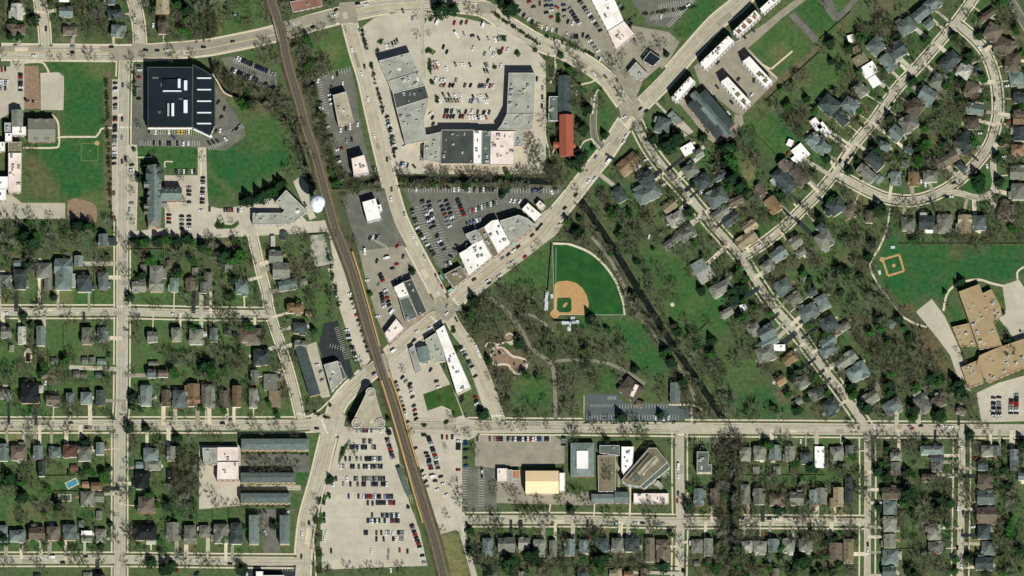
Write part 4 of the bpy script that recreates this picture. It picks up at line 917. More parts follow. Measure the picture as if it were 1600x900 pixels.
fb('hall_annex', 'low pinkish and orange roofed annex beside the cream hall', 'hall annex', [([(777, 732), (793, 732), (793, 753), (777, 753)], 'pinkish', 0), ([(793, 734), (800, 734), (800, 757), (793, 757)], 'greyroof', .5), ([(800, 735), (812, 735), (812, 747), (800, 747)], 'terracotta', -.1), ([(800, 748), (812, 748), (812, 754), (800, 754)], 'greyroof', -.6)], 4.5, 'brick', 2, 1, seed=67)
o = gabled('parish_house', 'grey hipped building with white square on its roof', 'parish building', [(910, 718, 37, 54, 0, 'h', 'roof_s', 6, .25)], 'brick')
box_on(o, 'roof_deck', 910, 718, 18, 28, 7.4, 1.6, 'membrane')
fb('parish_wing', 'low slate wing beside the hipped parish building', 'parish building', [([(937, 696), (968, 696), (968, 712), (937, 708)], 'slateflat', 0)], 5, 'brick', 4, 1, seed=68)
fb('cloister_roof', 'olive flat roof strip with lights beside parish building', 'school wing', [([(934, 712), (962, 712), (962, 768), (935, 768)], 'olive', 0)], 4, 'brick', 0, 1, seed=74)
gabled('school_wing', 'slate gabled wing above the hall street', 'school wing', [(942, 779, 36, 15, 0, 'g', 'roof_s', 5, .3), (972, 777, 24, 18, 0, 'g', 'roof_s', 6, .3)], 'brick')
fb('white_wing', 'white flat building left of the slanted auditorium', 'school wing', [([(971, 698), (991, 698), (988, 730), (974, 742), (971, 735)], 'membrane', 0)], 7, 'brick', 9, 1, seed=69)
fb('white_wing', 'long pinkish white-roofed building on hall street', 'school wing', [([(990, 771), (1045, 771), (1045, 787), (990, 787)], 'pinkish', 0)], 5, 'brick', 9, 1, seed=70)
o = fb('slanted_auditorium', 'slanted auditorium block with olive roof and green strip', 'auditorium', [([(971, 750), (1014, 700), (1026, 700), (1043, 722), (1000, 760), (978, 757)], 'olive', 0), ([(1000, 760), (1043, 722), (1047, 730), (1006, 764)], 'slateflat', -1.5)], 9, 'concwall', 0, 2, seed=71)
for px_, py_, w_, d_, m_ in ((1036, 738, 13, 12, 'greyroof'), (1022, 752, 12, 8, 'concwall'), (1030, 757, 12, 8, 'greyroof')): box_on(o, 'annex', px_, py_, w_, d_, 0, 6 if m_ == 'concwall' else 7, m_, 40)
box_on(o, 'roof_step', 1012, 728, 40, 10, 9.15, .5, 'beigeroof', -42)
for k in range(3):
    mb = MB(); a, b = G(978 + k*7, 748 + k*3, 9.2), G(1014 + k*5, 708 + k*4, 9.2)
    mb.bar((a[0]-o.location.x, a[1]-o.location.y, 9.5), (b[0]-o.location.x, b[1]-o.location.y, 9.5), .6, .6); mb.build('roof_rib', M['slateflat' if k else 'blackroof'], o)
mb = MB(); x, y = G(996, 747, 8); mb.cyl((0, 0), 3.0, 3.0, 8.9, 10.2, 16); mb.build('round_skylight', M['slateflat'], o, (x - o.location.x, y - o.location.y, 0))
fb('apartment_block', 'flat grey apartment block beside the creek trees', 'apartment block', [([(1089, 706), (1107, 706), (1107, 726), (1112, 726), (1112, 738), (1089, 738)], 'slateflat', 0)], 9, 'stone', 5, 3, seed=72)
for k, (cx, cy, w_, d, lb) in enumerate(((430, 694, 106, 18, 'longest slate-roofed apartment row below the long street'), (419, 746, 86, 16, 'middle slate-roofed apartment row beside the lane'), (415, 778, 78, 16, 'lower slate-roofed apartment row beside the lane'), (397, 827, 16, 46, 'upright slate-roofed apartment block left of parking court'), (445, 827, 16, 46, 'upright slate-roofed apartment block right of parking court'))):
    o = gabled('apartment_row', lb, 'apartment building', [(cx, cy, w_, d, 0, 'h', 'roof_s', 8.5, .22)], 'stone', 'slate-roofed apartment rows', storeys=1)
    W, D = w_*S, d*S
    if w_ > d:
        for q in range(int(W/5)):
            mb = MB(); mb.box((0, 0, 0), (3.2, 1.1, .2)); mb.box((0, -.5, .2), (3.2, .08, .9)); me = mb.mesh('balcony', M['stone'])
            for zz in (2.8, 5.6): link('balcony', me, o, (-W/2 + 3 + q*5, -D/2 - .2, zz))
gabled('long_apartment_building', 'long dark slate apartment building beside slanting lane', 'apartment building', [(480, 577, 17, 86, -17, 'g', 'roof_d', 7, .2)], 'stone')
fb('church_school', 'pinkish white flat-roofed building with stepped wings', 'church', [([(340, 722), (373, 722), (373, 750), (339, 750)], 'pinkish', .5), ([(316, 700), (340, 700), (340, 726), (318, 724)], 'greyroof', 0), ([(340, 699), (373, 699), (373, 722), (340, 722)], 'pinkish', -.6)], 7, 'brick', 5, 1, seed=80)
fb('bottom_edge_store', 'white flat-roofed store cut by the bottom photo edge', 'store', [([(400, 893), (411, 893), (411, 899), (444, 899), (444, 910), (400, 910)], 'membrane', 0)], 6, 'concwall', 1, 1, seed=81)
o = gabled('park_pavilion', 'brown hipped park building beside the park lot', 'park building', [(986, 608, 34, 28, 40, 'h', 'roof_b', 5, .4), (1000, 631, 14, 10, 20, 'h', 'roof_b', 4, .4)], 'brick')
box_on(o, 'roof_deck', 991, 610, 6, 20, 6.4, 1.6, 'pinkish', 25)
gabled('park_shed', 'slate gabled building at end of the park lot', 'park building', [(1055, 614, 16, 34, 0, 'g', 'roof_s', 5, .35)], 'brick')
gabled('gabled_inn', 'dark green-grey roofed building with many cross gables', 'apartment building', [(1111, 178, 38, 72, -40, 'h', 'roof_d', 8, .12), (1092, 156, 30, 12, 50, 'g', 'roof_s', 8.6, .8), (1102, 168, 36, 11, 50, 'g', 'roof_d', 8.9, .7), (1111, 179, 36, 12, 50, 'g', 'roof_s', 9, .8), (1121, 190, 36, 11, 50, 'g', 'roof_d', 8.9, .7), (1130, 200, 32, 12, 50, 'g', 'roof_s', 8.7, .8)], 'brick')
o = gabled('slate_house_shop', 'slate gabled house between shop lots', 'shop', [(662, 553, 18, 24, -12, 'g', 'roof_s', 5, .4), (664, 563, 10, 10, 0, 'g', 'roof_s', 4, .4)], 'siding')

# ------------------------------------------------------------------ houses (tile coordinates)
HOUSES = """
T 0 0
90 25 180 150 g l|55 190 200 270 h b|460 50 570 130 g s|490 205 605 275 h b|840 75 960 150 h d|870 190 965 290 h s|840 -40 900 35 g s|460 -30 540 15 f w|1220 -20 1320 110 g t|1235 150 1310 265 h b
T 4 0
r 890 25 130 100 -40 h s|r 790 110 130 90 -40 g s;r 860 180 80 70 -40 g s|r 680 205 140 110 -35 h s|r 610 390 130 110 -35 g d|r 440 360 120 110 45 h s|r 540 490 140 90 50 g s|r 390 545 120 100 -32 f w;r 430 635 75 85 -32 f w|r 320 465 110 80 -32 f t|r 290 385 60 55 -32 f t|r 248 300 50 60 -15 f w|r 325 700 75 110 -35 h m|r 240 825 130 100 40 h s|r 80 820 150 130 40 h d
r 1020 480 170 110 -45 h d|r 1130 560 110 100 30 h l|r 930 640 120 110 30 h m|r 850 740 130 110 30 g s|r 750 840 120 120 35 h b|r 1190 700 110 120 20 h b|r 1215 850 150 80 10 g s|r 1230 540 70 60 -30 g d|r 1310 120 140 60 -35 g b|r 1360 250 130 130 30 h b|r 1450 360 150 120 30 h b|1455 410 1570 560 h b|r 1540 610 110 110 -10 h s|1515 720 1640 800 h d|1520 860 1640 940 h b
T 3 1
r 380 80 110 130 20 h s|r 470 20 110 60 45 f s|r 575 265 100 80 -30 f w|r 660 300 70 70 -30 g m|r 595 430 120 90 -30 h m|r 690 520 130 110 -30 h d|r 830 470 110 60 -30 g d|r 800 640 160 130 -30 h s|r 950 670 120 60 -30 g b|r 830 760 140 70 -35 g m|r 910 810 130 80 -35 g d|r 1060 870 120 70 -35 g t
r 110 380 190 110 -42 g n|r 245 490 120 80 -35 g d|r 260 610 200 120 -30 h s|r 430 710 120 70 -38 g t|r 480 810 130 100 -30 h l|r 40 620 90 120 -30 h d
r 1330 510 210 120 50 h d|r 1440 470 180 90 53 h b|r 1330 390 90 80 50 g b|r 1455 290 120 100 50 f w;r 1420 340 60 60 50 f w|r 1372 215 45 55 25 f w|r 1150 590 120 60 60 g b|r 1240 700 100 130 -35 g n|r 1575 70 100 60 55 f w|r 1560 200 120 100 50 h s
T 4 1
r 40 110 120 60 50 f w|r 30 250 110 90 50 h s|r 170 20 130 80 50 h d|r 600 140 110 110 40 g s|r 700 60 130 120 -35 h m|r 510 240 90 70 20 h s|r 430 360 150 90 45 h d|r 370 450 160 80 38 g m|r 465 500 60 70 40 g s|r 710 265 70 70 30 g d|r 545 315 50 50 20 h b|640 345 700 405 h m|560 435 640 550 h s|695 440 780 555 g n|810 430 925 520 h m|r 1140 220 150 120 45 h d|r 1105 265 110 70 10 h m|r 1000 350 190 85 -30 g b|r 1110 400 90 60 45 h d|1155 10 1250 110 h b|1515 -5 1620 70 g n|1520 90 1620 200 g d|1500 230 1600 310 h n|1490 395 1620 500 g m|1505 530 1620 660 h m|r 1460 750 120 120 20 h b
r 130 710 130 120 -35 h d;r 75 750 60 70 -35 h d|r 240 750 110 100 -30 h b|r 390 790 60 100 0 h b|640 800 750 900 h m|780 785 900 890 g d|925 770 1035 920 h m|1090 775 1190 920 g t|1200 780 1300 900 h s|r 20 880 80 70 45 h d
T 3 2
r 450 85 160 55 -38 g m|r 570 25 130 80 -30 h m|r 660 280 120 90 -30 f s;r 710 345 130 110 -30 f l|r 830 450 180 90 -30 h m|r 1005 600 50 50 -20 f w|r 880 640 100 60 -30 g m|r 1090 770 100 90 -30 h m|r 1190 800 130 110 -30 g s|r 1030 70 170 90 -38 g t|r 1285 185 130 90 -35 g s|r 1195 280 100 80 -35 h m|r 1415 90 100 80 -35 g m|r 1460 170 90 60 -35 h m|r 1480 365 60 60 -30 g m|r 1320 440 130 110 -35 h s|r 1545 480 80 60 -30 g d|r 1410 530 110 90 -30 h m|r 1520 640 150 110 -32 h s|r 1210 870 150 70 -30 g s
T 4 2
r 40 70 130 120 -30 h m|r 30 560 90 120 -30 h s|r 75 730 130 110 -35 h d|r 70 870 130 80 -35 g s|r 205 745 80 60 -30 h m|820 -10 890 20 f w|r 565 730 60 60 30 h s
T 3 3
r 1180 60 150 120 -20 h m|r 1290 15 90 50 0 f w|r 1370 100 120 80 -38 g n|r 1300 270 80 70 -35 g n|r 1470 280 110 90 -32 h m|r 1570 380 90 100 -30 h m|r 1430 440 80 50 -30 g m
980 790 1065 900 h m|1090 780 1180 895 h m|1210 775 1300 895 g s|1335 785 1410 905 g m|1450 830 1540 905 h d|1565 785 1640 955 f w
T 4 3
r 210 115 180 90 -35 g m|r 300 205 170 120 -30 h s|r 70 30 140 90 -30 h s|r 400 410 130 90 -35 g m|r 445 320 50 60 -30 g m|r 575 470 150 95 -32 h s|r 810 450 100 150 -35 h m|r 930 440 100 90 -30 h b|r 90 470 120 110 -30 h d|r 0 360 80 90 -30 h d|r 1110 510 80 60 20 h b|r 760 370 70 60 -30 g m
85 790 190 895 h m|205 780 270 860 g s|555 830 645 900 h m|790 780 975 850 h s|865 850 975 905 g d|1265 780 1360 860 h m|1362 780 1420 860 g s|1490 810 1560 900 g s
T 0 2
770 25 845 125 g s|850 55 910 120 f d|580 195 650 280 g s|110 300 205 460 h d|285 250 405 375 h m;345 375 405 465 g m|430 215 560 465 h s|605 345 715 480 h d|770 320 845 465 h s|-20 345 90 460 h m|105 230 160 280 g s
1095 265 1145 335 g m|1030 400 1140 480 g m|1170 270 1275 480 h m|1330 365 1395 480 h s|1450 370 1530 470 g b|1500 290 1550 345 g m|1565 400 1620 490 g m|1300 230 1340 290 g b
5 755 90 835 g m|140 750 205 890 g l|285 745 355 900 g s|640 755 725 890 h m|765 755 840 880 h s|1150 790 1235 870 g m|1340 755 1420 865 h m|1480 770 1590 890 h m
T 1 2
515 40 550 125 f l|590 10 645 75 g d|500 155 610 250 g m|530 250 665 370 g m|r 648 425 145 80 -12 g s|r 770 400 60 50 -15 g m|640 570 770 640 h n|785 630 835 680 g n|690 720 800 800 h d|240 385 345 490 h s|-5 320 60 480 h m|155 265 215 320 f m|40 760 100 870 g s|270 760 440 870 h b|150 750 210 820 g d|700 860 800 930 g m
T 0 3
70 -5 110 45 g m|400 95 450 145 g m|640 90 690 140 g m|700 90 745 140 g m|760 100 830 150 g s|570 195 625 250 g m|630 205 685 250 g b|745 205 800 250 g d|325 215 375 250 g b|1160 120 1240 155 g m|1150 180 1220 250 g s|1235 190 1315 245 g b
-5 340 95 415 h m|165 285 305 450 h k|360 390 475 460 g b|515 365 580 460 h s|630 360 720 455 h s|750 345 820 470 g d|1100 305 1185 470 h s|1265 345 1330 475 g b|1350 345 1450 490 h s|1465 295 1560 475 g n|1575 300 1640 480 h m
-5 765 65 900 g s|85 780 210 890 h b|260 780 335 890 g s|380 790 475 870 h s|490 775 605 870 h r|610 785 715 900 h m|750 755 815 850 g s|1120 800 1240 900 h s|1305 785 1370 900 g m
T 1 3
380 30 510 150 h d|360 190 420 300 g m|460 220 570 350 f m;500 350 595 480 f t|345 330 415 485 h m|215 310 285 480 g n|115 350 185 490 g b|25 300 80 490 h m
T 0 4
1060 70 1170 220 h k|1080 275 1205 410 h b|1055 500 1225 620 h k;1140 610 1220 648 g l|1300 480 1400 625 g m|1440 500 1530 650 h m|630 235 740 355 h m;740 245 815 320 g m|640 160 705 210 g n|710 165 800 230 g n|750 390 800 455 g m|750 530 830 640 h m|635 580 720 630 g m;635 545 720 580 f w|615 465 655 520 g s|495 495 595 620 h s|370 510 465 620 h b|225 520 350 620 g b|75 540 200 630 h s|-10 500 60 640 h s|650 868 720 930 h m|740 880 820 940 h k|270 880 320 930 g d|1060 5 1120 60 g s|1130 -10 1260 70 h m|1305 70 1350 190 f k|550 30 610 80 g r|1560 500 1640 600 h m|300 0 355 120 g d
T 1 4
75 490 185 645 h m|200 480 290 650 h d
T 2 4
570 600 650 740 h s|690 600 825 705 g m|850 600 940 690 g l|970 610 1060 750 h m|1090 620 1150 750 g m|1210 610 1290 740 g s|1325 615 1400 720 g s|1450 600 1550 710 h d|1590 600 1650 700 h m|610 870 680 930 g m|850 860 900 930 g m|1310 860 1390 930 h d|1560 850 1620 910 g t
T 3 4
620 215 695 350 g s|750 215 820 350 g b|985 180 1060 340 h m|1085 215 1175 340 g m|1210 260 1330 350 h b|1370 250 1480 340 g m|1525 225 1600 340 g s|1080 45 1135 105 f m|1240 40 1300 105 h m|1370 50 1420 105 g b
-20 600 70 720 h m|85 600 190 710 h d|240 600 315 790 g b|330 610 430 790 h b|605 610 690 720 h m|700 605 770 740 g m|995 625 1080 705 h l|1085 625 1190 710 h m|1200 610 1285 710 g s|1310 610 1410 710 h m|1440 605 1550 700 h m|1195 715 1225 790 g s|620 780 670 825 g m|0 840 60 910 g t|75 860 150 920 g n|205 840 260 920 g b|1230 840 1290 930 g m
T 4 4
110 205 190 360 g t;80 290 110 360 g t|200 130 265 330 g d|560 10 640 110 g m|875 -5 970 85 h m|800 100 900 160 g b|490 210 620 300 g b|500 310 610 420 h s|500 430 605 555 h m|505 570 600 680 g m|495 690 615 820 h s|495 825 600 910 g s|75 640 185 780 g b|190 605 270 800 h t|850 490 950 620 h m|850 630 970 720 h m|800 695 880 740 g m|1240 100 1350 215 h b|1235 230 1370 345 g s|1230 360 1390 490 g b|1240 495 1340 610 h d|1270 625 1370 740 h s|1220 755 1360 850 g d|1240 -5 1320 75 g d|1490 -5 1560 75 g s|1555 90 1630 150 g s|-30 210 60 340 g m
"""
RDESC = {'avenue': ('the upper-left avenue', 'left edge', 'h'), 'crossroads street': ('the slanting street', 'the crossroads', 'd'), 'shop road': ('the shop road', 'the top edge', 'd'), 'lower-left street': ('the long lower-left street', 'the left edge', 'h'),
  'lower-right street': ('the long lower-right street', 'the park street', 'h'), 'wide left street': ('the wide left street', 'the avenue', 'v'), 'short upper-left street': ('the short top-left street', 'the top edge', 'v'), 'narrow upper-left street': ('the narrow top-left street', 'the top edge', 'v'),
  'middle-left street': ('the middle-left street', 'the left edge', 'h'), 'slanting lane': ('the lane by the railway', 'the church lot', 'v'), 'bottom-left street': ('the bottom-left street', 'the left edge', 'h'), 'hall street': ('the hall street', 'the railway', 'h'),
  'hall street beyond creek': ('the street beyond the creek', 'the creek', 'h'), 'creek-side street': ('the creek-side street', 'the park', 'v'), 'lower-right cross street': ('the lower-right cross street', 'the long street', 'v'), 'right-edge cross street': ('the rightmost cross street', 'the long street', 'v'),
  'garden street': ('the garden street', 'the top edge', 'd'), 'crescent': ('the crescent', 'its upper fork', 'd'), 'crescent slip': ('the crescent slip road', 'its upper end', 'd'), 'corner road': ('the top-right corner road', 'the top edge', 'd'), 'main street': ('the main street', 'the avenue', 'v'),
  'park street': ('the park street', 'the main crossing', 'v'), 'car park access': ('the railway access road', 'the hall street', 'v'), 'mall drive': ('the mall drive', 'the avenue', 'v'), 'lane to hall': ('the apartment lane', 'the church lot', 'h'), 'alley': ('the garage alley', 'its left end', 'h'), 'church loop': ('the church loop drive', 'its upper end', 'v')}
def side_words(nm, sgn):
    k = RDESC[nm][2]
    if k == 'h': return 'lower side' if sgn > 0 else 'upper side'
    if k == 'v': return 'left side' if sgn > 0 else 'right side'
    x0, x1 = RL[nm][0][0][0], RL[nm][0][-1][0]
    if nm == 'crossroads street': return 'park side' if sgn > 0 else 'garden side'
    if nm == 'shop road': return 'right side' if sgn < 0 else 'left side'
    if nm == 'garden street': return 'outer side' if sgn > 0 else 'crescent side'
    if nm == 'crescent': return 'inner side' if sgn > 0 else 'outer side'
    return 'lower side' if sgn > 0 else 'upper side'
HREC = []
hc = None
for ln in HOUSES.strip().split('\n'):
    if ln.startswith('T'):
        hc = tuple(int(v) for v in ln.split()[1:]); continue
    for ent in ln.split('|'):
        blocks = []
        for e in ent.split(';'):
            f = e.split()
            if f[0] == 'r': cx, cy, w_, d, an = map(float, f[1:6]); ty, cl = f[6], f[7]
            else:
                x0, y0, x1, y1 = map(float, f[:4]); ty, cl = f[4], f[5]
                cx, cy, w_, d, an = (x0+x1)/2, (y0+y1)/2, x1-x0, y1-y0, 0.0
            X, Y = T(*hc, cx, cy)
            blocks.append((X, Y, w_/5, d/5, an, ty, cl))
        X, Y, w_, d, an, ty, cl = blocks[0]
        small = max(w_, d) * min(w_, d) < 175 and len(blocks) == 1
        rd = dist_roads(X, Y)
        HREC.append(dict(b=blocks, x=X, y=Y, small=small, road=rd[1], dist=rd[0], t=rd[2], sgn=1 if rd[3] > 0 else -1, foot=rd[4]))
rows = {}
for h in HREC: rows.setdefault((h['road'], h['sgn'], h['small']), []).append(h)
ROOFT = {'g': 'gabled', 'h': 'hip-roofed', 'f': 'flat-roofed'}
rr = random.Random(5)
for (rd, sg, small), hs in rows.items():
    hs.sort(key=lambda h: h['t'])
    for k, h in enumerate(hs):
        X, Y, w_, d, an, ty, cl = h['b'][0]
        cname = ROOFC[cl][1]
        noun = 'outbuilding' if small else 'house'
        lb = f"{cname} {ROOFT[ty]} {noun}, {ordinal(k+1)} from {RDESC[rd][1]} on {side_words(rd, sg)} of {RDESC[rd][0]}"
        ws = lb.split()
        if len(ws) > 16: lb = lb.replace('the long ', 'the ').replace(f' {noun},', f' {noun},').replace(' on ' + side_words(rd, sg) + ' of ', ', ' + side_words(rd, sg) + ' of ')
        for drop in ('the ', ' on '):
            while len(lb.split()) > 16 and drop in lb: lb = lb.replace(drop, '' if drop == 'the ' else ' ', 1)
        hh = 2.6 if small else (3.0 if ty == 'f' else rr.choice((4.2, 5.6, 6.2, 6.6)))
        ox, oy = G(X, Y, hh + .8)
        root = empty('garage' if small else 'house', (ox, oy, 0))
        tag(root, lb, 'garage' if small else 'house', ('houses along ' if not small else 'garages and sheds behind ') + RDESC[rd][0])
        for q, (bx, by, bw, bd, ba, bt, bc) in enumerate(h['b']):
            ch = None if small or q else rr.uniform(-1, 1)
            wing(root, ox, oy, bx, by, bw, bd, ba, bt, 'roof_' + bc, rr.choice(('siding', 'siding', 'brick', 'stone')), hh - .25*q, rr.choice((.42, .5, .58)) if not small else .42, ch, storeys=2 if hh > 4 else 1, win=not small)
        if not small and ty != 'f' and len(h['b']) == 1 and w_*d > 260 and max(w_, d)/min(w_, d) < 2.1:
            # a cross gable over the front, as most of these roofs have
            s1 = rr.choice((-1, 1)); a = math.radians(an)
            if w_ < d: ux, uy, L1, L2, aa = -math.sin(a), math.cos(a), d, w_, an
            else: ux, uy, L1, L2, aa = math.cos(a), math.sin(a), w_, d, an + 90
            L3 = L1*rr.uniform(.34, .44)
            wing(root, ox, oy, X + ux*s1*L1*.22, Y + uy*s1*L1*.22, L2*1.12, L3, aa, rr.choice('gh'), 'roof_' + cl, 'siding', hh - .12, .5, None, True, 1, False)
            if rr.random() < .6:
                s2 = rr.choice((-1, 1)); vx, vy = -uy, ux
                wing(root, ox, oy, X - ux*s1*L1*.2 + vx*s2*L2*.55, Y - uy*s1*L1*.2 + vy*s2*L2*.55, L2*.4, L1*rr.uniform(.3, .5), aa, rr.choice('fgh'), 'roof_' + rr.choice((cl, cl, cl, 'm', 'l')), 'siding', hh - rr.uniform(1.2, 2.2), .35, None, True, 1, False)
        # front and back yard tones, driveway, shrubs
        if not small:
            fx, fy = h['foot']
            tone = rr.choice(('l', 'g', 'g', 'l', 'y', 'd', 'o'))
            paint(tone, rot_rect((X+fx)/2, (Y+fy)/2, w_ + 8, d + 10, an), rr.uniform(.4, .9), 2)
            bxk, byk = X*1.9 - fx*.9, Y*1.9 - fy*.9
            paint(rr.choice(('l', 'g', 'm', 'b', 'o', 'd', 'g', 'l')), rot_rect(bxk, byk, w_ + 6, d + 6, an), rr.uniform(.35, .85), 2)
            if rr.random() < .65:
                l = math.hypot(fx - X, fy - Y) or 1; ux, uy = (X - fx)/l, (Y - fy)/l; t_ = rr.uniform(-.3, .3)*min(w_, d)
                sheet('patio', rot_rect(X + ux*(min(w_, d)*.5 + 4) - uy*t_, Y + uy*(min(w_, d)*.5 + 4) + ux*t_, rr.uniform(4, 9), rr.uniform(3.5, 6), an + rr.choice((0, 0, 45))), rr.choice(('walk', 'gravel', 'bark', 'platform', 'lot')), 0.05 + nextz(.0003))
            if h['dist'] < 75 and rr.random() < .8:
                ux, uy = fx - X, fy - Y; l = math.hypot(ux, uy) or 1; nx, ny = -uy/l, ux/l
                s1 = rr.choice((-1, 1)) * min(w_, d) * .32
                p0 = (X + nx*s1 + ux/l*min(w_, d)*.3, Y + ny*s1 + uy/l*min(w_, d)*.3); p1 = (fx + nx*s1, fy + ny*s1)
                ribbon('driveway', [p0, p1], rr.choice((4.2, 5, 6.5)), rr.choice(('walk', 'walk', 'asphalt', 'new_asphalt', 'concrete')), 0.09 + nextz(0.0003), True)
            elif h['dist'] < 60:
                ribbon('garden_path', [(X, Y + 3), (fx, fy)], 1.6, 'walk', 0.09 + nextz(0.0003), False)
# ------------------------------------------------------------------ railway: embankment, rails, platforms, bridges
RAILP = smooth([(421, -30), (424, 0), (440, 50), (450, 100), (468, 160), (476, 192), (492, 240), (508, 300), (522, 350), (532, 376), (550, 424), (564, 472), (578, 522), (588, 552), (600, 592), (616, 640), (632, 694), (642, 726), (664, 796), (680, 848), (692, 896), (700, 930)], 4)
RH = 3.2
def rail_px(off): return offset_line(RAILP, off)
def Gr(p, h): x, y = G(p[0], p[1], h); return (x, y, h)
gaps = [((437, 44), 17), ((600, 572), 17)]
def in_gap(p): return any(math.hypot(p[0]-g[0][0], p[1]-g[0][1]) < g[1] for g in gaps)
a, b, c, d = rail_px(-7.0), rail_px(7.0), rail_px(-12.0), rail_px(12.0)
mb = MB(); mbk = MB()
D_ = range(len(RAILP) - 1)
for k in D_:
    q = [Gr(a[k], RH), Gr(a[k+1], RH), Gr(b[k+1], RH), Gr(b[k], RH)]
    mb.face(q)
    mid = ((RAILP[k][0]+RAILP[k+1][0])/2, (RAILP[k][1]+RAILP[k+1][1])/2)
    if not in_gap(mid):
        for s, t in ((a, c), (b, d)):
            mbk.face([(*G(*t[k]), 0.0), (*G(*t[k+1]), 0.0), Gr(s[k+1], RH - .03), Gr(s[k], RH - .03)])
    mask_poly([c[k], c[k+1], d[k+1], d[k]])
o = mb.build('railway_bed', M['ballast']); o['kind'] = 'structure'
o = mbk.build('railway_embankment', M['bank']); o['kind'] = 'structure'
for off in (-2.4, 2.4):
    A_, B_ = rail_px(off - 2.2), rail_px(off + 2.2); mb = MB()
    for k in D_: mb.face([Gr(A_[k], RH + .03), Gr(A_[k+1], RH + .03), Gr(B_[k+1], RH + .03), Gr(B_[k], RH + .03)])
    mb.build('track_bed', M['track_bed'])['kind'] = 'structure'
root = empty('railway_track', (0, 0, 0)); tag(root, 'pair of steel railway tracks on a ballast bed crossing the photo', 'railway track')
for off in (-3.6, -1.2, 1.2, 3.6):
    mb = MB(); P = rail_px(off)
    for k in range(len(P) - 1):
        mb.bar(Gr(P[k], RH + .22), Gr(P[k+1], RH + .22), .16, .16)
    mb.build('rail', M['rail'], root)
mb = MB()
DR = densify(RAILP, 1.6)
for off in (-2.4, 2.4):
    P = offset_line(DR, off)
    for k in range(len(P) - 1):
        x, y, z = Gr(P[k], RH); ang = math.atan2(-(P[k+1][1]-P[k][1]), P[k+1][0]-P[k][0])
        mb.box((x, y, z - .05), (.35, 2.5, .17), ang)
o = mb.build('sleepers', M['tie'], root); o['kind'] = 'stuff'
for (px, py), lb in (((437, 44), 'railway bridge over the upper-left avenue'), ((599, 572), 'railway bridge over the shop road')):
    x, y = G(px, py, RH); k = min(range(len(RAILP)), key=lambda q: math.hypot(RAILP[q][0]-px, RAILP[q][1]-py))
    ang = math.atan2(-(RAILP[k+1][1]-RAILP[k-1][1]), RAILP[k+1][0]-RAILP[k-1][0])
    br = empty('railway_bridge', (x, y, 0), ang); tag(br, lb, 'bridge', 'railway bridges')
    mb = MB(); mb.box((0, 0, RH - .9), (24, 9.2, .8)); mb.build('deck', M['concwall'], br)
    for sy in (-4.6, 4.6):
        mb = MB(); mb.box((0, sy, RH - .8), (24, .35, 1.7)); mb.build('girder', M['dark_metal'], br)
    for sx in (-11.6, 11.6):
        mb = MB(); mb.box((sx, 0, 0), (1.2, 9, RH - .95)); mb.build('abutment', M['concwall'], br)
for pts, off, wd, lb in (([(549, 393), (561, 430), (574, 476), (584, 512), (592, 541)], 0, 2.6, 'station platform with yellow edge right of the tracks above the bridge'),
                         ([(597, 594), (614, 648), (632, 712), (648, 770), (662, 816)], 0, 2.8, 'long station platform with yellow edge left of the tracks below the bridge'),
                         ([(606, 580), (622, 626), (638, 682), (652, 729)], 0, 2.6, 'station platform with yellow edge right of the tracks below the bridge')):
    x0, y0 = G(*pts[0], RH); root = empty('station_platform', (x0, y0, 0)); tag(root, lb, 'platform', 'station platforms')
    left = 'left' in lb; P = smooth(pts)
    P = offset_line(P, 1.8 if left else -1.8)
    for nm, o1, o2, z, m in (('deck', -wd/2, wd/2, RH + .9, 'platform'), ('edge_strip', *((-wd/2, -wd/2 + 1.0) if left else (wd/2 - 1.0, wd/2)), RH + .96, 'tactile'), ):
        A, B = offset_line(P, o1), offset_line(P, o2); mb = MB()
        for k in range(len(P)-1):
            q = [Gr(A[k], z), Gr(A[k+1], z), Gr(B[k+1], z), Gr(B[k], z)]
            if nm == 'deck':
                mb.prism([(v[0], v[1]) for v in q], 0, z)
            else: mb.face(q)
        mb.v = [(v[0]-x0, v[1]-y0, v[2]) for v in mb.v]
        mb.build(nm, M[m], root)
x, y = G(631, 752, 4); sh = empty('platform_shelter', (x, y, 0), math.radians(-70)); tag(sh, 'grey-roofed shelter beside the left station platform', 'shelter')
mb = MB(); mb.box((0, 0, 3.7), (28, 4.6, .3)); mb.build('roof', M['slateflat'], sh)
for k in range(6):
    mb = MB(); mb.box((-12 + k*4.8, 0, 0), (.25, .25, 3.7)); mb.build('post', M['dark_metal'], sh)
mb = MB(); mb.box((0, 1.8, .3), (26, .12, 3.2)); mb.build('back_wall', M['glass'], sh)

# ------------------------------------------------------------------ water tower
bx, by = G(496, 323.5)
wt = empty('water_tower', (bx, by, 0)); tag(wt, 'pale blue ball-shaped water tower on a flared base beside the railway', 'water tower')
def lathe(prof, n=32):
    mb = MB(); 
    for r, z in prof: mb.v += [(r*math.cos(2*math.pi*i/n), r*math.sin(2*math.pi*i/n), z) for i in range(n)]
    for k in range(len(prof)-1):
        for i in range(n):
            j = (i+1) % n; mb.f.append((k*n+i, k*n+j, (k+1)*n+j, (k+1)*n+i)); mb.m.append(0)
    return mb
BALLZ, BR = 23, 7.3
lathe([(5.4, 0), (5.3, 1.0), (4.5, 2.4), (3.0, 4.0), (2.0, 6.0), (1.6, 10), (1.5, BALLZ - 6.6)]).build('pedestal', M['white_metal'], wt)
ball = lathe([(max(.05, BR*math.sin(math.pi*k/24)), BALLZ - BR*math.cos(math.pi*k/24)) for k in range(25)])
bo = ball.build('tank', M['white_metal'], wt)
for p in bo.data.polygons: p.use_smooth = True
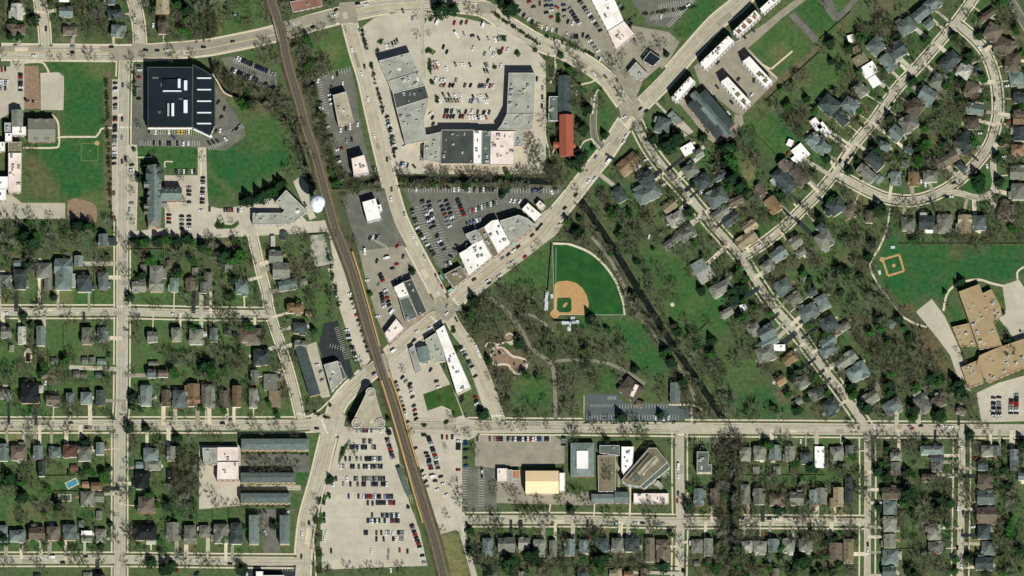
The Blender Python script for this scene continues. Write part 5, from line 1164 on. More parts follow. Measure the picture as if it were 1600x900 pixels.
mb = MB(); mb.cyl((0, 0), .9, .9, BALLZ + BR - .1, BALLZ + BR + .5, 12); mb.build('hatch', M['metal'], bo)
mb = MB()
for i in range(20):
    a, b_ = 2*math.pi*i/20, 2*math.pi*(i+1)/20
    z = BALLZ + BR*.93; mb.bar((2.4*math.cos(a), 2.4*math.sin(a), z), (2.4*math.cos(b_), 2.4*math.sin(b_), z), .05, .05); mb.bar((2.4*math.cos(a), 2.4*math.sin(a), z), (2.4*math.cos(a), 2.4*math.sin(a), z - .6), .04, .04)
mb.build('railing', M['metal'], bo)
mb = MB(); mb.box((0.8, -2.0, BALLZ + BR*.82), (1.0, .8, .9)); mb.build('antenna_box', M['dark_metal'], bo)

# ------------------------------------------------------------------ ball field, park and school fields
arc = [(890, 382), (920, 394), (942, 412), (960, 436), (967, 452), (974, 474), (976, 492)]
sheet('outfield_turf', [(866, 492), (863, 381)] + smooth(arc), 'turf', 0.03)
ribbon('warning_track', smooth([(864, 381), (876, 381)] + arc), 3.2, 'walk', 0.06, True)
inf = [(866, 492), (866, 445), (872, 440), (886, 438.5), (900, 442), (910, 450), (917, 462), (920, 474), (919, 488), (916, 492)]
sheet('infield_clay', inf, 'clay', 0.07)
sheet('infield_grass', [(871, 466), (874, 465), (890, 465), (893, 468), (893, 485), (889, 488), (873, 488), (870, 485)], 'turf', 0.09)
def disc(name, x, y, rx, ry, m, z, ang=0):
    sheet(name, [(x + rx*math.cos(t)*math.cos(ang) - ry*math.sin(t)*math.sin(ang), y + rx*math.cos(t)*math.sin(ang) + ry*math.sin(t)*math.cos(ang)) for t in np.linspace(0, 2*math.pi, 20)[:-1]], m, z)
disc('pitching_mound', 883, 476.5, 5, 2.2, 'clay', 0.11, -.8); disc('home_plate_circle', 867, 490.5, 7.5, 7, 'clay', 0.10)
mb = MB(); paint_line(mb, (866, 489), (863.5, 384), .35, .12); paint_line(mb, (868, 491.6), (974, 492), .35, .12); paint_line(mb, (868.4, 486), (868.8, 386), .3, .12)
tag(mb.build('foul_line', M['white_paint']), kind='structure')
def chain_fence(name, pts, label, h=1.6, m='metal', posts=3.0, cat='fence', group=None):
    P = [G(*p) for p in pts]; ox, oy = P[0]; root = empty(name, (ox, oy, 0)); tag(root, label, cat, group)
    mb = MB(); ps = MB()
    for (x0, y0), (x1, y1) in zip(P, P[1:]):
        l = math.hypot(x1-x0, y1-y0); n = max(1, int(l/posts)); ux, uy = (x1-x0)/l, (y1-y0)/l
        mb.prism([(x0-ox - uy*.04, y0-oy + ux*.04), (x0-ox + uy*.04, y0-oy - ux*.04), (x1-ox + uy*.04, y1-oy - ux*.04), (x1-ox - uy*.04, y1-oy + ux*.04)], .08, h)
        for k in range(n+1): ps.box((x0-ox + (x1-x0)*k/n, y0-oy + (y1-y0)*k/n, 0), (.14, .14, h + .15), math.atan2(uy, ux))
    mb.build('panel', M[m], root); ps.build('posts', M[m], root)['kind'] = 'stuff'
    return root
chain_fence('outfield_fence', [(864, 379)] + [(p[0]+1.6, p[1]-1.6) for p in smooth(arc)], 'curved outfield fence behind the pale warning track', 1.4)
chain_fence('ballpark_fence', [(862, 380), (859, 416), (856, 456), (852, 458), (851, 480), (860, 495), (866, 502), (900, 503)], 'dark fence along the left side of ball field', 2.4, 'dark_metal')
def bleacher(x, y, ang, lb, ln=9, rows=4):
    gx, gy = G(x, y); root = empty('bleacher', (gx, gy, 0), -math.radians(ang)); tag(root, lb, 'bleacher', 'white ballpark bleachers')
    me = None
    for k in range(rows):
        mb = MB(); mb.box((0, k*.8 - rows*.4, .4 + .35*k), (ln, .55, .1)); mb.build('seat_plank', M['white_metal'], root)
    for sx in (-ln*.4, 0, ln*.4):
        mb = MB(); mb.bar((sx, -rows*.4, .05), (sx, rows*.4, .3 + .35*rows), .06, .06); mb.bar((sx, rows*.38, 0), (sx, rows*.38, .25 + .35*rows), .06, .06); mb.build('frame', M['metal'], root)
for x, y, a, lb, ln in ((853, 463, -82, 'white bleacher upper left of the ball field home plate', 11), (853, 478, -86, 'white bleacher left of home plate beside the lower fence', 9), (886, 504, 0, 'white bleacher below the home plate backstop', 10), (898, 503, 0, 'white bleacher right of backstop below first base line', 8), (890, 511, 90, 'small white stand below the backstop bleachers', 8),
                        (1395, 386, -5, 'white bench stand above the small right ball diamond', 4), (1375, 426, 80, 'white bench stand left of the small right ball diamond', 4), (863, 463, 85, 'white players bench by third base line', 4), (895, 496.5, 0, 'white players bench below first base line', 4)): bleacher(x, y, a, lb, ln, 4 if ln > 5 else 3)
def diamond(pts, wd, m, z, name):
    for k in range(4): ribbon(name, [pts[k], pts[(k+1) % 4]], wd, m, z + .004*k, True)
diamond([(1379, 405.5), (1405, 398), (1412.5, 423.5), (1387.5, 431)], 3.4, 'clay', .06, 'base_path')
disc('pitching_mound', 1396.5, 415, 3, 3, 'clay', .08); disc('home_plate_circle', 1378.5, 405.5, 4.2, 4, 'clay', .08)
M['faded_clay'] = mat('faded_base_path', rgb(96, 108, 62), .95, .1)
diamond([(127, 224), (153, 224), (153, 251), (127, 251)], 1.8, 'faded_clay', .06, 'base_path'); disc('pitching_mound', 141, 236, 2, 2, 'faded_clay', .08); disc('home_plate_circle', 151.5, 223.5, 4, 3.6, 'clay', .08)
disc('sand_circle', 1050.5, 476, 3.2, 3.2, 'walk', .05)
# playground
pl = smooth([(768, 546), (778, 543), (788, 545), (800, 556), (812, 559), (820, 562), (823, 571), (819, 580), (808, 584), (799, 578), (795, 571), (786, 569), (775, 570), (768, 564), (767, 554), (768, 546)])
sheet('playground_mulch', pl, 'bark', .05); ribbon('playground_path', pl, 3.4, 'walk', .07)
disc('planting_bed', 794.5, 542, 5, 4.4, 'lawn', .06); ribbon('playground_path', smooth([(774, 540), (782, 537), (790, 535), (797, 535), (805, 530), (808, 522)]), 3, 'walk', .072); disc('planting_bed', 795, 527.5, 5, 4.5, 'bark', .06)
ribbon('playground_path', smooth([(788, 528), (795, 521), (803, 526), (806, 535), (796, 538)]), 2.2, 'walk', .075); ribbon('playground_path', smooth([(758, 542), (762, 536), (772, 536), (778, 542)]), 2.2, 'walk', .078)
def play_set(x, y, lb, n, s, slide='yellow_paint'):
    gx, gy = G(x, y, 2); root = empty('play_structure', (gx, gy, 0)); tag(root, lb, 'play structure', 'playground structures')
    r = random.Random(s)
    for k in range(n):
        ux, uy = r.uniform(-6, 6), r.uniform(-3, 3); a = r.uniform(0, 3)
        mb = MB(); mb.box((ux, uy, 1.4), (2.0, 2.0, .12), a)
        for q in range(4): mb.bar((ux + 1.3*math.cos(a + .785 + q*1.571), uy + 1.3*math.sin(a + .785 + q*1.571), 0), (ux + 1.3*math.cos(a + .785 + q*1.571), uy + 1.3*math.sin(a + .785 + q*1.571), 2.6), .07, .07)
        mb.build('deck', M['dark_metal'], root)
        if k % 2 == 0:
            mb = MB(); p = [(ux + 1.45*math.cos(a + q*1.571 + .785), uy + 1.45*math.sin(a + q*1.571 + .785), 2.6) for q in range(4)]
            for q in range(4): mb.face([p[q], p[(q+1) % 4], (ux, uy, 3.7)])
            mb.build('roof', M['dark_metal' if k else 'greyroof'], root)
        mb = MB(); dx, dy = math.cos(a)*1, math.sin(a)*1
        q = [(ux+dx-dy*.35, uy+dy+dx*.35, 1.45), (ux+dx+dy*.35, uy+dy-dx*.35, 1.45), (ux+3.6*dx+dy*.35, uy+3.6*dy-dx*.35, .2), (ux+3.6*dx-dy*.35, uy+3.6*dy+dx*.35, .2)]
        mb.face(q); mb.face([(v[0], v[1], v[2]-.06) for v in q][::-1]); mb.build('slide', M[slide if k % 2 else 'metal'], root)
play_set(778, 555, 'larger dark play structure in the park playground', 4, 1); play_set(812, 572, 'smaller play structure in the lower playground lobe', 3, 2)
play_set(50, 160, 'dark climbing frame on the brown school mulch field', 3, 3); play_set(363, 26, 'white climbing frames on the lawn by the avenue', 2, 5, 'white_metal')
play_set(1548, 488, 'small play structure below the school courtyard', 1, 8); play_set(1596, 518, 'orange and white play structure in the right school yard', 2, 9)

# pools and trampolines
def pool(x, y, w_, d, ang, lb, water='pool', rim='walk'):
    gx, gy = G(x, y); root = empty('swimming_pool', (gx, gy, 0), -math.radians(ang)); tag(root, lb, 'swimming pool', 'back yard pools')
    W, D = w_*S, d*S
    for px_, py_, a, b in ((0, D/2+.4, W+1.6, .8), (0, -D/2-.4, W+1.6, .8), (W/2+.4, 0, .8, D), (-W/2-.4, 0, .8, D)):
        mb = MB(); mb.box((px_, py_, 0), (a, b, .22)); mb.build('coping', M[rim], root)
    mb = MB(); mb.box((0, 0, 0), (W, D, .14)); mb.build('water', M[water], root)
pool(112.5, 755.5, 17, 9, -27, 'bright blue rectangular pool on a back lawn'); pool(101.5, 778, 17, 9, 0, 'covered grey pool with white rim', 'slateflat'); pool(44, 558, 7, 14, 0, 'dark green pool with pale deck behind houses', 'water')
disc('pool_terrace', 44, 556, 6.5, 12, 'walk', .05)
def tramp(x, y, r, lb):
    gx, gy = G(x, y, .9); root = empty('trampoline', (gx, gy, 0)); tag(root, lb, 'trampoline', 'round trampolines')
    mb = MB(); mb.cyl((0, 0), r, r, .86, .9, 20); mb.build('mat', M['tyre'], root)
    mb = MB()
    for i in range(8):
        a = i*math.pi/4; mb.bar((r*math.cos(a), r*math.sin(a), 0), (r*math.cos(a), r*math.sin(a), .95), .06, .06); b_ = a + math.pi/4; mb.bar((r*math.cos(a), r*math.sin(a), .92), (r*math.cos(b_), r*math.sin(b_), .92), .1, .1)
    mb.build('frame', M['dark_metal'], root)
tramp(271, 805.5, 1.9, 'round black trampoline on the lawn left of church lot'); tramp(298.5, 808, 2.2, 'larger round black trampoline nearer the church lot'); tramp(1192, 749, 1.9, 'round black trampoline behind houses beyond the creek')
tramp(1250, 764, 5, 'large round dark pool cover behind creek houses')
# garden beds
for k in range(8):
    gx, gy = G(337 + (k % 4)*9, 379 + (k//4)*7); o = empty('raised_bed', (gx, gy, 0)); tag(o, f'wooden raised garden bed, {ordinal(k % 4 + 1)} along the {"upper" if k < 4 else "lower"} row by lane', 'garden bed', 'raised garden beds')
    mb = MB(); mb.box((0, 0, 0), (4.2, 2.6, .45)); mb.build('timber_frame', M['bark'], o); mb = MB(); mb.box((0, 0, .45), (3.8, 2.2, .06)); mb.build('soil', M['tie' if k % 2 else 'faded_clay'], o)
# yard fences seen as thin dark lines
FEN = [([(83, 378), (83, 454)], 'between two middle-left yards'), ([(147, 372), (147, 480)], 'beside the dark driveway near wide street'), ([(203, 390), (256, 390), (256, 455)], 'round the bright square lawn'), ([(99, 508), (99, 560)], 'between lower-left yards'), ([(75, 545), (75, 576)], 'left of the bright left yard'),
       ([(270, 790), (270, 815)], 'beside lawn left of church lot'), ([(308, 795), (308, 835)], 'along the lower church lot corner'), ([(332, 795), (332, 820)], 'between bottom-left houses'), ([(357, 795), (357, 820)], 'right of bottom-left houses'), ([(73, 768), (122, 768)], 'below the blue pool lawn'), ([(72, 744), (118, 743)], 'above the blue pool lawn'), ([(121, 795), (121, 862)], 'below the covered pool house'),
       ([(1060, 886), (970, 885)], 'behind hall street houses'), ([(780, 885), (960, 886)], 'behind railway end of hall street houses'), ([(1080, 886), (1125, 886)], 'behind creek-side houses'), ([(1165, 743), (1290, 743)], 'behind houses beyond the creek'), ([(1155, 887), (1280, 887)], 'along bottom yards beyond creek'),
       ([(1404, 381), (1600, 381)], 'along the top of school park'), ([(1280, 62), (1330, 18)], 'behind garden street yards, upper piece'), ([(1196, 158), (1280, 82)], 'along the brown path behind townhouses'), ([(1175, 203), (1232, 262)], 'between long green yards'), ([(1030, 178), (1080, 215), (1112, 222)], 'round the slanted yard corner'), ([(963, 335), (1035, 284)], 'behind slanting street yards'), ([(1300, 248), (1334, 280)], 'between inner crescent yards'), ([(1414, 240), (1384, 278)], 'beside the dark crescent house'),
       ([(1427, 805), (1427, 860)], 'between lower-right back yards'), ([(1405, 858), (1430, 858)], 'beside the bright lower-right lawn'), ([(1520, 842), (1600, 842)], 'behind rightmost street houses'), ([(483, 367), (492, 420), (521, 414), (506, 365), (483, 367)], 'round the pale gravel yard'), ([(1110, 500), (1095, 515)], 'on the lawn by the round sand patch')]
for p, lb in FEN: chain_fence('yard_fence', p, 'dark wooden fence ' + lb, 1.3, 'wood', 2.6, 'fence', 'dark wooden yard fences')

# ------------------------------------------------------------------ cars
def car_parts(L_, W_, H_, van=False):
    b = MB(); g = MB(); a, w2 = L_/2, W_/2; zc = H_*.58 if not van else H_*.5
    def ring(z, x0, x1, yy): return [(x0, -yy, z), (x1, -yy, z), (x1, yy, z), (x0, yy, z)]
    def loft(mb, rings, m=0, cap=True):
        for r0, r1 in zip(rings, rings[1:]):
            for i in range(4):
                j = (i+1) % 4; mb.face([r0[i], r0[j], r1[j], r1[i]], m)
        if cap: mb.face(rings[-1], m)
    loft(b, [ring(.28, -a*.96, a*.95, w2*.92), ring(.55, -a, a, w2), ring(zc*.92, -a*.98, a*.97, w2*.98), ring(zc, -a*.95, a*.9, w2*.92)])
    if van: loft(g, [ring(zc, -a*.93, a*.62, w2*.9), ring(H_*.93, -a*.92, a*.45, w2*.86)], 0, False); loft(b, [ring(H_*.93, -a*.93, a*.46, w2*.88), ring(H_, -a*.9, a*.4, w2*.82)])
    else: loft(g, [ring(zc, -a*.86, a*.46, w2*.88), ring(H_*.95, -a*.62, a*.12, w2*.74)], 0, False); loft(b, [ring(H_*.945, -a*.63, a*.13, w2*.76), ring(H_, -a*.56, a*.06, w2*.7)])
    for sx in (-.62, .62):
        for sy in (-1, 1):
            n = 8; c = (sx*a, sy*w2*.86)
            r0 = [(c[0] + .33*math.cos(2*math.pi*i/n), c[1] - sy*.1, .33 + .33*math.sin(2*math.pi*i/n)) for i in range(n)]; r1 = [(x, c[1] + sy*.13, z) for x, y, z in r0]
            for i in range(n): b.face([r0[i], r0[(i+1) % n], r1[(i+1) % n], r1[i]], 1)
            b.face(r1, 1)
    return b, g
CB, CG = car_parts(4.55, 1.92, 1.5); VB, VG = car_parts(6.2, 2.25, 2.5, True)
CARM = {k: CB.mesh('car_body', [M['car_' + k], M['tyre']]) for k in CARC}; CGM = CG.mesh('car_windows', M['glass'])
VANM = {k: VB.mesh('van_body', [M['car_' + k], M['tyre']]) for k in 'wkge'}; VGM = VG.mesh('van_windows', M['glass'])
CARS = """
I the upper-left avenue|T 0 0|s 567,365,g,90 870,368,k,90 567,412,k,90 1138,392,k,90 1228,395,k,90 1308,392,w,90 1590,370,k,90 120,358,g,90 265,435,w,90
I the avenue under the railway|T 1 0|s 218,325,k,75 843,212,k,75 1010,120,w,70 1025,80,k,65 1195,30,k,80 1265,35,w,80 710,98,k,80
I the short upper-left streets|T 0 0|s 1060,128,w,5 1197,200,w,0 360,225,k,0
I the left school lot|T 0 0|L 160 580 160 705 krkkkwk p|L 5 638 60 645 wwgw p|L 8 690 42 690 gk p|s 15,545,r,0 42,540,k,0
I the wide left street|T 0 0|s 900,650,k,80 900,690,k,80 900,707,w,80 900,770,k,80 900,820,k,80 900,850,g,80 960,665,b,0 1085,518,d,80 1090,548,w,90 1085,607,r,90 1085,690,g,90 1085,772,k,90|T 0 1|L 900 18 892 380 kr-kkk-kgk-w-wkk-k 80|s 955,30,k,0 953,175,g,0 953,362,k,0 982,340,k,0 1030,390,k,80 1027,428,w,80 890,610,e,0 887,802,r,85 1027,690,k,85 1010,740,g,5|T 0 2|s 985,470,w,0|T 0 4|s 915,210,b,0
I the black office lot|T 0 1|s 1165,125,k,0 1215,133,w,0 1318,135,w,0 1395,130,y,0 1420,130,y,0 1475,132,w,0 1133,220,g,0 1205,220,k,0 1250,220,k,0 1310,220,k,0 1330,222,k,0 1385,220,k,0 1432,222,w,0 1470,222,w,0 1355,172,b,-50 1075,85,g,0|T 1 1|L 35 218 160 185 kkk-w -40|L 60 128 120 118 dkw 10|L 225 130 300 60 gkg- 45|s 130,15,k,60
I the slanting creek lot|T 1 0|L 255 455 545 582 wwkkkkkkkkbk-gg 25|L 215 545 405 628 kwkk-kwkk 25|s 475,655,k,60 535,680,k,60 105,800,k,40 155,850,k,20
I the church lot|T 0 1|L 1375 440 1520 440 kk-wk-wk p|L 1477 565 1477 680 kkk-k p|L 1585 490 1580 685 kkwkkwkk p|L 1320 780 1320 840 krk p|L 1420 790 1420 885 kgkk p|L 1477 790 1477 885 kkkw p|s 1570,745,w,90
I the works yard|T 1 1|L 155 740 215 740 kkrk 0|s 260,745,k,0 283,735,w,0 435,675,k,0 452,675,k,0 505,685,w,0 38,735,k,0 935,765,k,-30 785,695,k,-30
I the upper railway-side lot|T 1 0|L 978 740 990 810 www p|s 885,630,w,10 998,597,w,0 1035,580,k,0 990,685,k,0 1078,655,w,0 900,800,k,70 905,840,w,70 915,852,w,70|T 1 1|s 957,92,w,70 1062,115,w,0 1103,105,k,0 1135,95,w,0 1195,72,w,0 1040,270,w,70 1065,265,r,70 1040,330,k,75 1048,362,w,75 1062,415,k,75 1330,420,g,0 1108,200,g,0 1148,190,k,0 935,8,k,70 985,160,k,80
I the main street|T 1 0|s 1150,385,w,-10 1248,520,k,-10 1225,580,w,-10 1275,775,w,-10|T 1 1|s 1325,165,w,-10 1425,345,k,-5 1460,580,k,-5 1455,655,w,-5 1560,775,k,-10|T 2 2|s 27,45,w,-15 50,95,w,-20 118,208,k,-25 205,355,n,-20 228,400,k,-25 253,440,r,-25 222,485,w,-35
I the shop road|T 2 1|s 1455,330,k,40 1397,515,w,40 1447,497,w,40 1298,625,k,42 1213,727,k,42 1025,860,k,42 1000,890,k,42|T 2 2|s 958,40,k,45 850,130,k,50 815,158,w,50 772,190,k,52 728,220,g,52 903,207,r,52 803,250,w,52 708,353,w,52 505,385,k,55 610,395,w,60 622,412,k,60 292,595,k,15 290,650,w,50 158,765,w,55 58,790,w,55 35,862,k,55 365,697,k,-30|T 1 3|s 1410,148,w,55 1322,218,b,50 875,648,k,90 1122,580,k,20 908,205,k,55|T 3 0|s 205,850,k,40 250,868,k,60|T 1 4|s 760,578,w,0 755,748,k,0 815,487,k,0|T 3 1|s 80,15,w,60 95,160,w,40 72,210,w,40
V the shop road|T 2 1|s 1550,360,w,40|T 1 3|s 1475,40,w,55
I the slanting street and its driveways|T 3 1|s 178,108,w,-30 348,368,w,-30 245,350,w,60 275,412,w,60 385,542,w,55 600,348,w,60 678,608,w,60 530,38,n,50 330,20,w,40 1440,845,k,20 1355,300,r,30|T 3 2|s 1135,120,w,55 270,50,w,20|T 3 3|s 1575,255,w,50 1490,325,w,50|T 4 3|s 370,345,w,60 822,560,k,-25
I the townhouse courtyards|T 3 0|s 970,620,k,40 1090,630,k,0 1075,740,w,40 803,680,k,-40 790,765,k,-40 890,880,w,-40 915,800,k,-40 1015,290,k,-40 1085,238,k,-40 808,490,k,40 130,190,k,40 118,160,k,40 152,305,k,-30
I the garden street and crescent|T 4 0|s 1022,172,k,40 1135,312,k,-45 1250,378,w,-30 690,415,w,-30 497,630,k,60 570,818,k,40 1370,775,k,0 1372,840,w,0 1467,672,w,80 930,495,r,60|T 4 1|s 330,75,k,-40 250,320,k,40 218,362,k,40 165,360,k,40 1262,142,w,90 1312,400,w,-10 1382,480,k,-15 1055,530,k,70 1000,637,k,90 1035,637,w,90 663,455,k,0 797,520,w,0 830,545,w,0 1445,325,w,80 1490,45,r,80
I the lower-left streets|T 0 2|s 50,648,w,90 1355,655,w,90|T 0 3|s 553,605,k,90 643,758,w,20 355,290,w,10|T 1 3|s 138,608,k,90 568,208,w,90 575,235,k,90 580,262,g,90 92,345,w,0 418,410,w,0 880,152,w,80 918,270,k,60|T 0 4|s 490,795,k,90 668,748,k,90 165,668,k,0 1075,280,k,90 1075,302,k,90 1390,860,r,0 1530,885,k,20 1545,880,k,20|T 1 4|s 475,562,w,-30 645,403,w,60 207,645,k,0 292,195,k,50 198,805,k,90 415,400,k,-40 440,398,k,-40 470,395,k,-40 330,885,w,10
I the lower-right streets|T 4 3|s 705,632,g,90 795,628,k,90 725,650,r,80 932,632,k,90 985,632,w,90 1025,634,w,90 1110,800,w,0 820,800,r,60 1218,880,r,90|T 3 3|s 322,565,w,0 385,570,w,0 423,563,w,0 1455,750,w,0|T 3 4|s 500,120,w,0 497,255,k,0 492,315,r,0 168,488,w,90 222,488,k,90 320,492,k,90 375,490,g,90 12,488,w,90 995,458,w,90 1210,453,k,90 1262,457,w,90 1415,460,w,90 1190,578,r,0 722,575,k,0 1033,375,k,0 120,565,w,0 615,212,w,60|T 4 4|s 380,655,k,0 380,710,w,0 1085,370,w,0 1125,405,k,0 1120,555,k,0 1080,680,k,0 1110,750,w,0 1112,820,w,0 1200,518,w,80 480,328,w,70 1018,128,w,80 905,725,r,80|T 2 4|s 1410,605,r,0 1432,640,k,0 685,588,w,0 1280,590,k,0 1550,488,w,90 1590,490,g,90
V the lower-right streets|T 3 4|s 500,45,w,0
V the bottom-left street|T 0 4|s 405,752,w,90
I the right school lot|T 4 3|L 1362 408 1362 548 k-kgkwkw p|L 1405 405 1405 548 k-gkkgkw p|L 1500 425 1498 528 krkgwk p|L 1540 385 1540 528 gkkrrgwk p
V the mall car park|T 2 0|s 215,170,w,20 575,190,w,20 365,270,w,-30
V the railway-side lots|T 1 2|s 1420,215,w,80 1460,635,w,40 1250,165,k,0|T 2 4|s 183,122,w,75
I the upper mall car park|T 2 0|s 350,180,r,20 405,178,d,20 445,175,r,25 425,265,g,-25 490,280,d,80 540,300,k,-25 615,303,g,-25 668,308,w,-20 692,305,e,-20 715,303,g,-20 265,368,k,20 292,407,k,25 497,377,w,20 588,420,g,25 633,380,w,20 655,425,w,25 672,428,w,25 725,385,r,20 767,390,w,20 25,145,g,10|T 1 0|s 1397,325,g,-20 1418,362,w,-20 1443,355,k,-20 1467,345,k,-20 1487,333,k,-20 1503,318,k,-20 1547,85,k,-20
S the lower mall car park|T 2 0|s 195,493,g,-25 217,492,w,-25 167,530,k,-25 192,528,n,-25 215,527,r,-25 288,537,w,-25 358,503,n,-25 405,507,w,-25 428,508,w,-25 472,507,k,-25 592,510,k,-25 610,508,k,-25 585,552,k,-25 608,555,k,-25 713,518,w,10 203,620,w,25 245,630,w,25 268,628,w,25 247,665,g,25 270,665,r,25 315,668,k,25 340,668,k,25 363,628,g,25 432,668,n,25 478,668,k,25 545,672,k,25 563,670,k,25 585,673,g,25 612,632,k,25 605,675,w,25 628,672,r,25 655,675,w,25
s 263,740,k,-25 308,743,k,-25 357,750,w,-25 403,750,w,-25 285,783,k,-25 307,785,k,-25 330,785,n,-25 355,785,k,-25 377,785,r,-25 402,788,w,-25 237,787,w,-25 497,757,k,-25 548,762,w,-25 565,757,w,-25 605,752,k,-25 475,793,k,25 488,790,b,25 537,790,g,-25 585,790,w,-25 602,793,w,-25 280,868,k,15 298,868,k,15 328,870,e,15 347,870,w,15 378,875,k,-15 393,880,k,-15 440,875,k,20 488,870,w,20 533,877,n,20 578,880,k,20 600,880,w,20 622,878,k,20
L 1040 690 1035 830 g-k-k 0|s 165,890,w,50 995,618,k,0
T 2 1|s 272,10,r,20 297,12,k,20 322,12,k,20 345,10,k,20 395,10,k,20 418,12,r,20 465,15,w,-20 490,17,w,-20 513,17,w,-20 535,17,k,-20 555,15,w,-20 575,17,w,-20 598,17,r,-20 95,290,g,0 90,340,g,0 180,20,k,30 185,70,k,30 35,400,k,-40
T 1 1|L 1425 15 1490 265 kgwkwkgwk 65|s 1535,380,b,20 1553,385,w,20 1568,390,w,20 1583,393,k,20 1560,245,w,70
S the upper right car park|T 2 0|s 843,57,k,25 858,88,k,35 893,120,k,30 928,150,w,30 958,172,k,30 1000,195,g,10 1017,200,y,10 1033,213,w,10 1072,222,w,10 1112,233,w,10 1150,240,k,10 1228,270,w,0 935,15,r,70 968,55,k,80 1018,28,k,0 1065,15,g,80 1068,45,k,80 1068,100,k,80 1105,10,g,80 1108,45,b,80 1110,80,w,80 1108,135,r,70 1153,58,r,-60 1203,40,b,80 1208,82,k,80 1208,135,g,80 1238,170,k,20 1275,180,w,20
L 1250 70 1325 185 gkkkkw 60|L 1330 10 1490 240 kgkgwkwkgk 60|L 1390 290 1470 400 kwkgw 60|s 1290,285,k,0 1310,285,k,0 1355,275,k,10 1490,465,w,30 1445,580,w,-40 1530,600,n,-40|T 3 0|s 545,65,k,60 578,40,w,60 615,0,w,60 365,130,w,10 40,40,g,40 65,70,k,40
S the village car park|T 2 1|s 52,580,w,0 348,580,w,0 382,580,w,0 465,585,w,0 775,590,e,0 960,588,b,0 985,588,k,-20 1005,590,k,-20 1025,590,k,-20 1110,600,w,-20 790,665,w,20 820,670,w,20 860,675,w,30|L 505 585 650 580 k-kwkkk 0|L 20 740 60 880 kkkkw 60|L 100 670 170 880 kgkgwkwgk 65|L 150 680 190 870 kkwkwkk 65|L 240 680 310 870 gkkrgkw 65|L 285 670 340 830 kkkkwg 65|L 375 660 425 780 kkkrkr 65|L 470 750 680 680 krwewgewkg -5|L 450 850 550 810 kbbwg -20
T 2 2|L 70 10 190 190 kkwgwkkk 60|L 215 40 270 150 kgwkgk 60|L 370 120 320 200 kkgk -60|L 280 270 320 255 kkw -20
S the railway-side lots|T 1 2|L 1135 495 1255 870 wkkwrkgkgk 80|L 1110 780 1130 860 wgkwk 80|L 1290 60 1360 50 kwkg 20|s 1505,125,r,40 1500,265,r,80 1345,240,k,20 1465,298,k,80 1550,205,k,20 1360,425,g,30 1270,390,w,80 1350,672,w,80|L 1370 345 1392 392 kkr 60|L 1380 495 1400 595 kkkgw 60|L 1412 470 1440 585 wgrkk 60|L 1485 400 1540 370 kgkw 20|T 1 3|L 1150 10 1185 110 kkkww 75|L 1270 8 1280 45 kgk 80
T 1 3|L 1490 290 1582 600 kgk-ggkkw-k 60|L 1545 250 1600 310 kgk 50|T 2 3|L 5 300 52 575 kgwk-krkk 60|L 400 10 488 165 kwkk-kkk 60|s 210,280,k,70 225,325,w,70 270,160,k,0 408,405,k,40 410,430,k,40 515,405,r,60 520,435,k,60 525,455,w,60 548,500,k,60 545,525,k,60 515,240,k,60 520,10,w,-20 530,40,w,-20 545,75,w,-20 165,190,k,35
T 2 3|L 148 718 210 892 kkgwkkkrgw 75|L 130 840 152 892 kkk 85|s 255,715,k,0 293,718,r,0 332,715,k,0 350,713,w,0 45,803,k,60|L 383 748 380 808 wkkk 90|L 437 750 437 880 bb-k--k 90|s 530,730,k,0 628,730,r,0|L 668 730 722 730 grkk 0|L 768 730 1082 730 kgkwkkwkwrwwbb-kk 0|L 1203 715 1203 775 kgkk 90
T 2 4|L 152 10 168 62 kgkrk 80|L 208 8 222 58 kgk 80|s 97,83,k,50 115,125,w,55 127,163,k,50 140,205,k,55 200,158,k,90 245,125,k,70 262,180,w,70 218,225,w,75 288,268,w,70 380,72,r,85 440,40,b,85 563,65,k,0 565,90,w,0 565,118,k,0 100,742,k,80 115,795,g,80 1205,60,k,-30|L 18 505 78 672 kgkrkkrk 75
S the big station car park|T 1 3|L 1190 662 1300 662 g-gkrkwk 0|s 1378,662,w,0|L 1240 748 1302 748 kg-kg 0|L 1140 795 1330 795 kkkkwkkk--gk 0|L 1100 885 1380 885 k-d--g-g-kkkkwkkg 0|L 1425 730 1470 880 kgkrkkg 80
T 1 4|L 1065 45 1382 45 wg--kk-k-kkwkkkkk 0|L 1027 140 1402 140 k---w--kk-kkgkkgkkk 0|L 1007 183 1422 183 w---k--k--n-kk--kkk-kkw 0|s 975,272,k,0 1125,278,b,0 1202,278,k,0|L 1240 280 1370 280 wkrrkwkk 0|L 1407 280 1465 280 kbkk 0|s 935,328,k,0 1275,330,k,0 1312,333,k,0|L 1345 328 1480 328 kkkkwrrk 0
s 935,422,k,0 1308,425,n,0 935,468,k,0 950,562,w,0 935,610,w,0 1250,562,k,0 1268,562,k,0 1343,565,n,0 1380,563,k,0 1418,565,w,0 1437,562,k,0 1470,568,w,0 1342,612,k,0 1398,612,k,0 1472,610,k,0 1492,612,w,0 1530,608,k,0 1548,608,k,0 988,705,k,0 1302,708,w,0 1437,708,g,0 1523,700,r,0 1585,708,k,0 1433,755,g,0 1508,852,k,0 960,838,k,0 1453,858,w,0|L 1385 427 1515 427 kgkkkwkw 0|L 1273 468 1365 468 kkwkwk 0|s 1405,468,k,0 1422,468,w,0|L 1458 468 1515 468 krkk 0|L 1512 563 1550 563 kgg 0
"""
CREC = []; sec = None; tc = (0, 0)
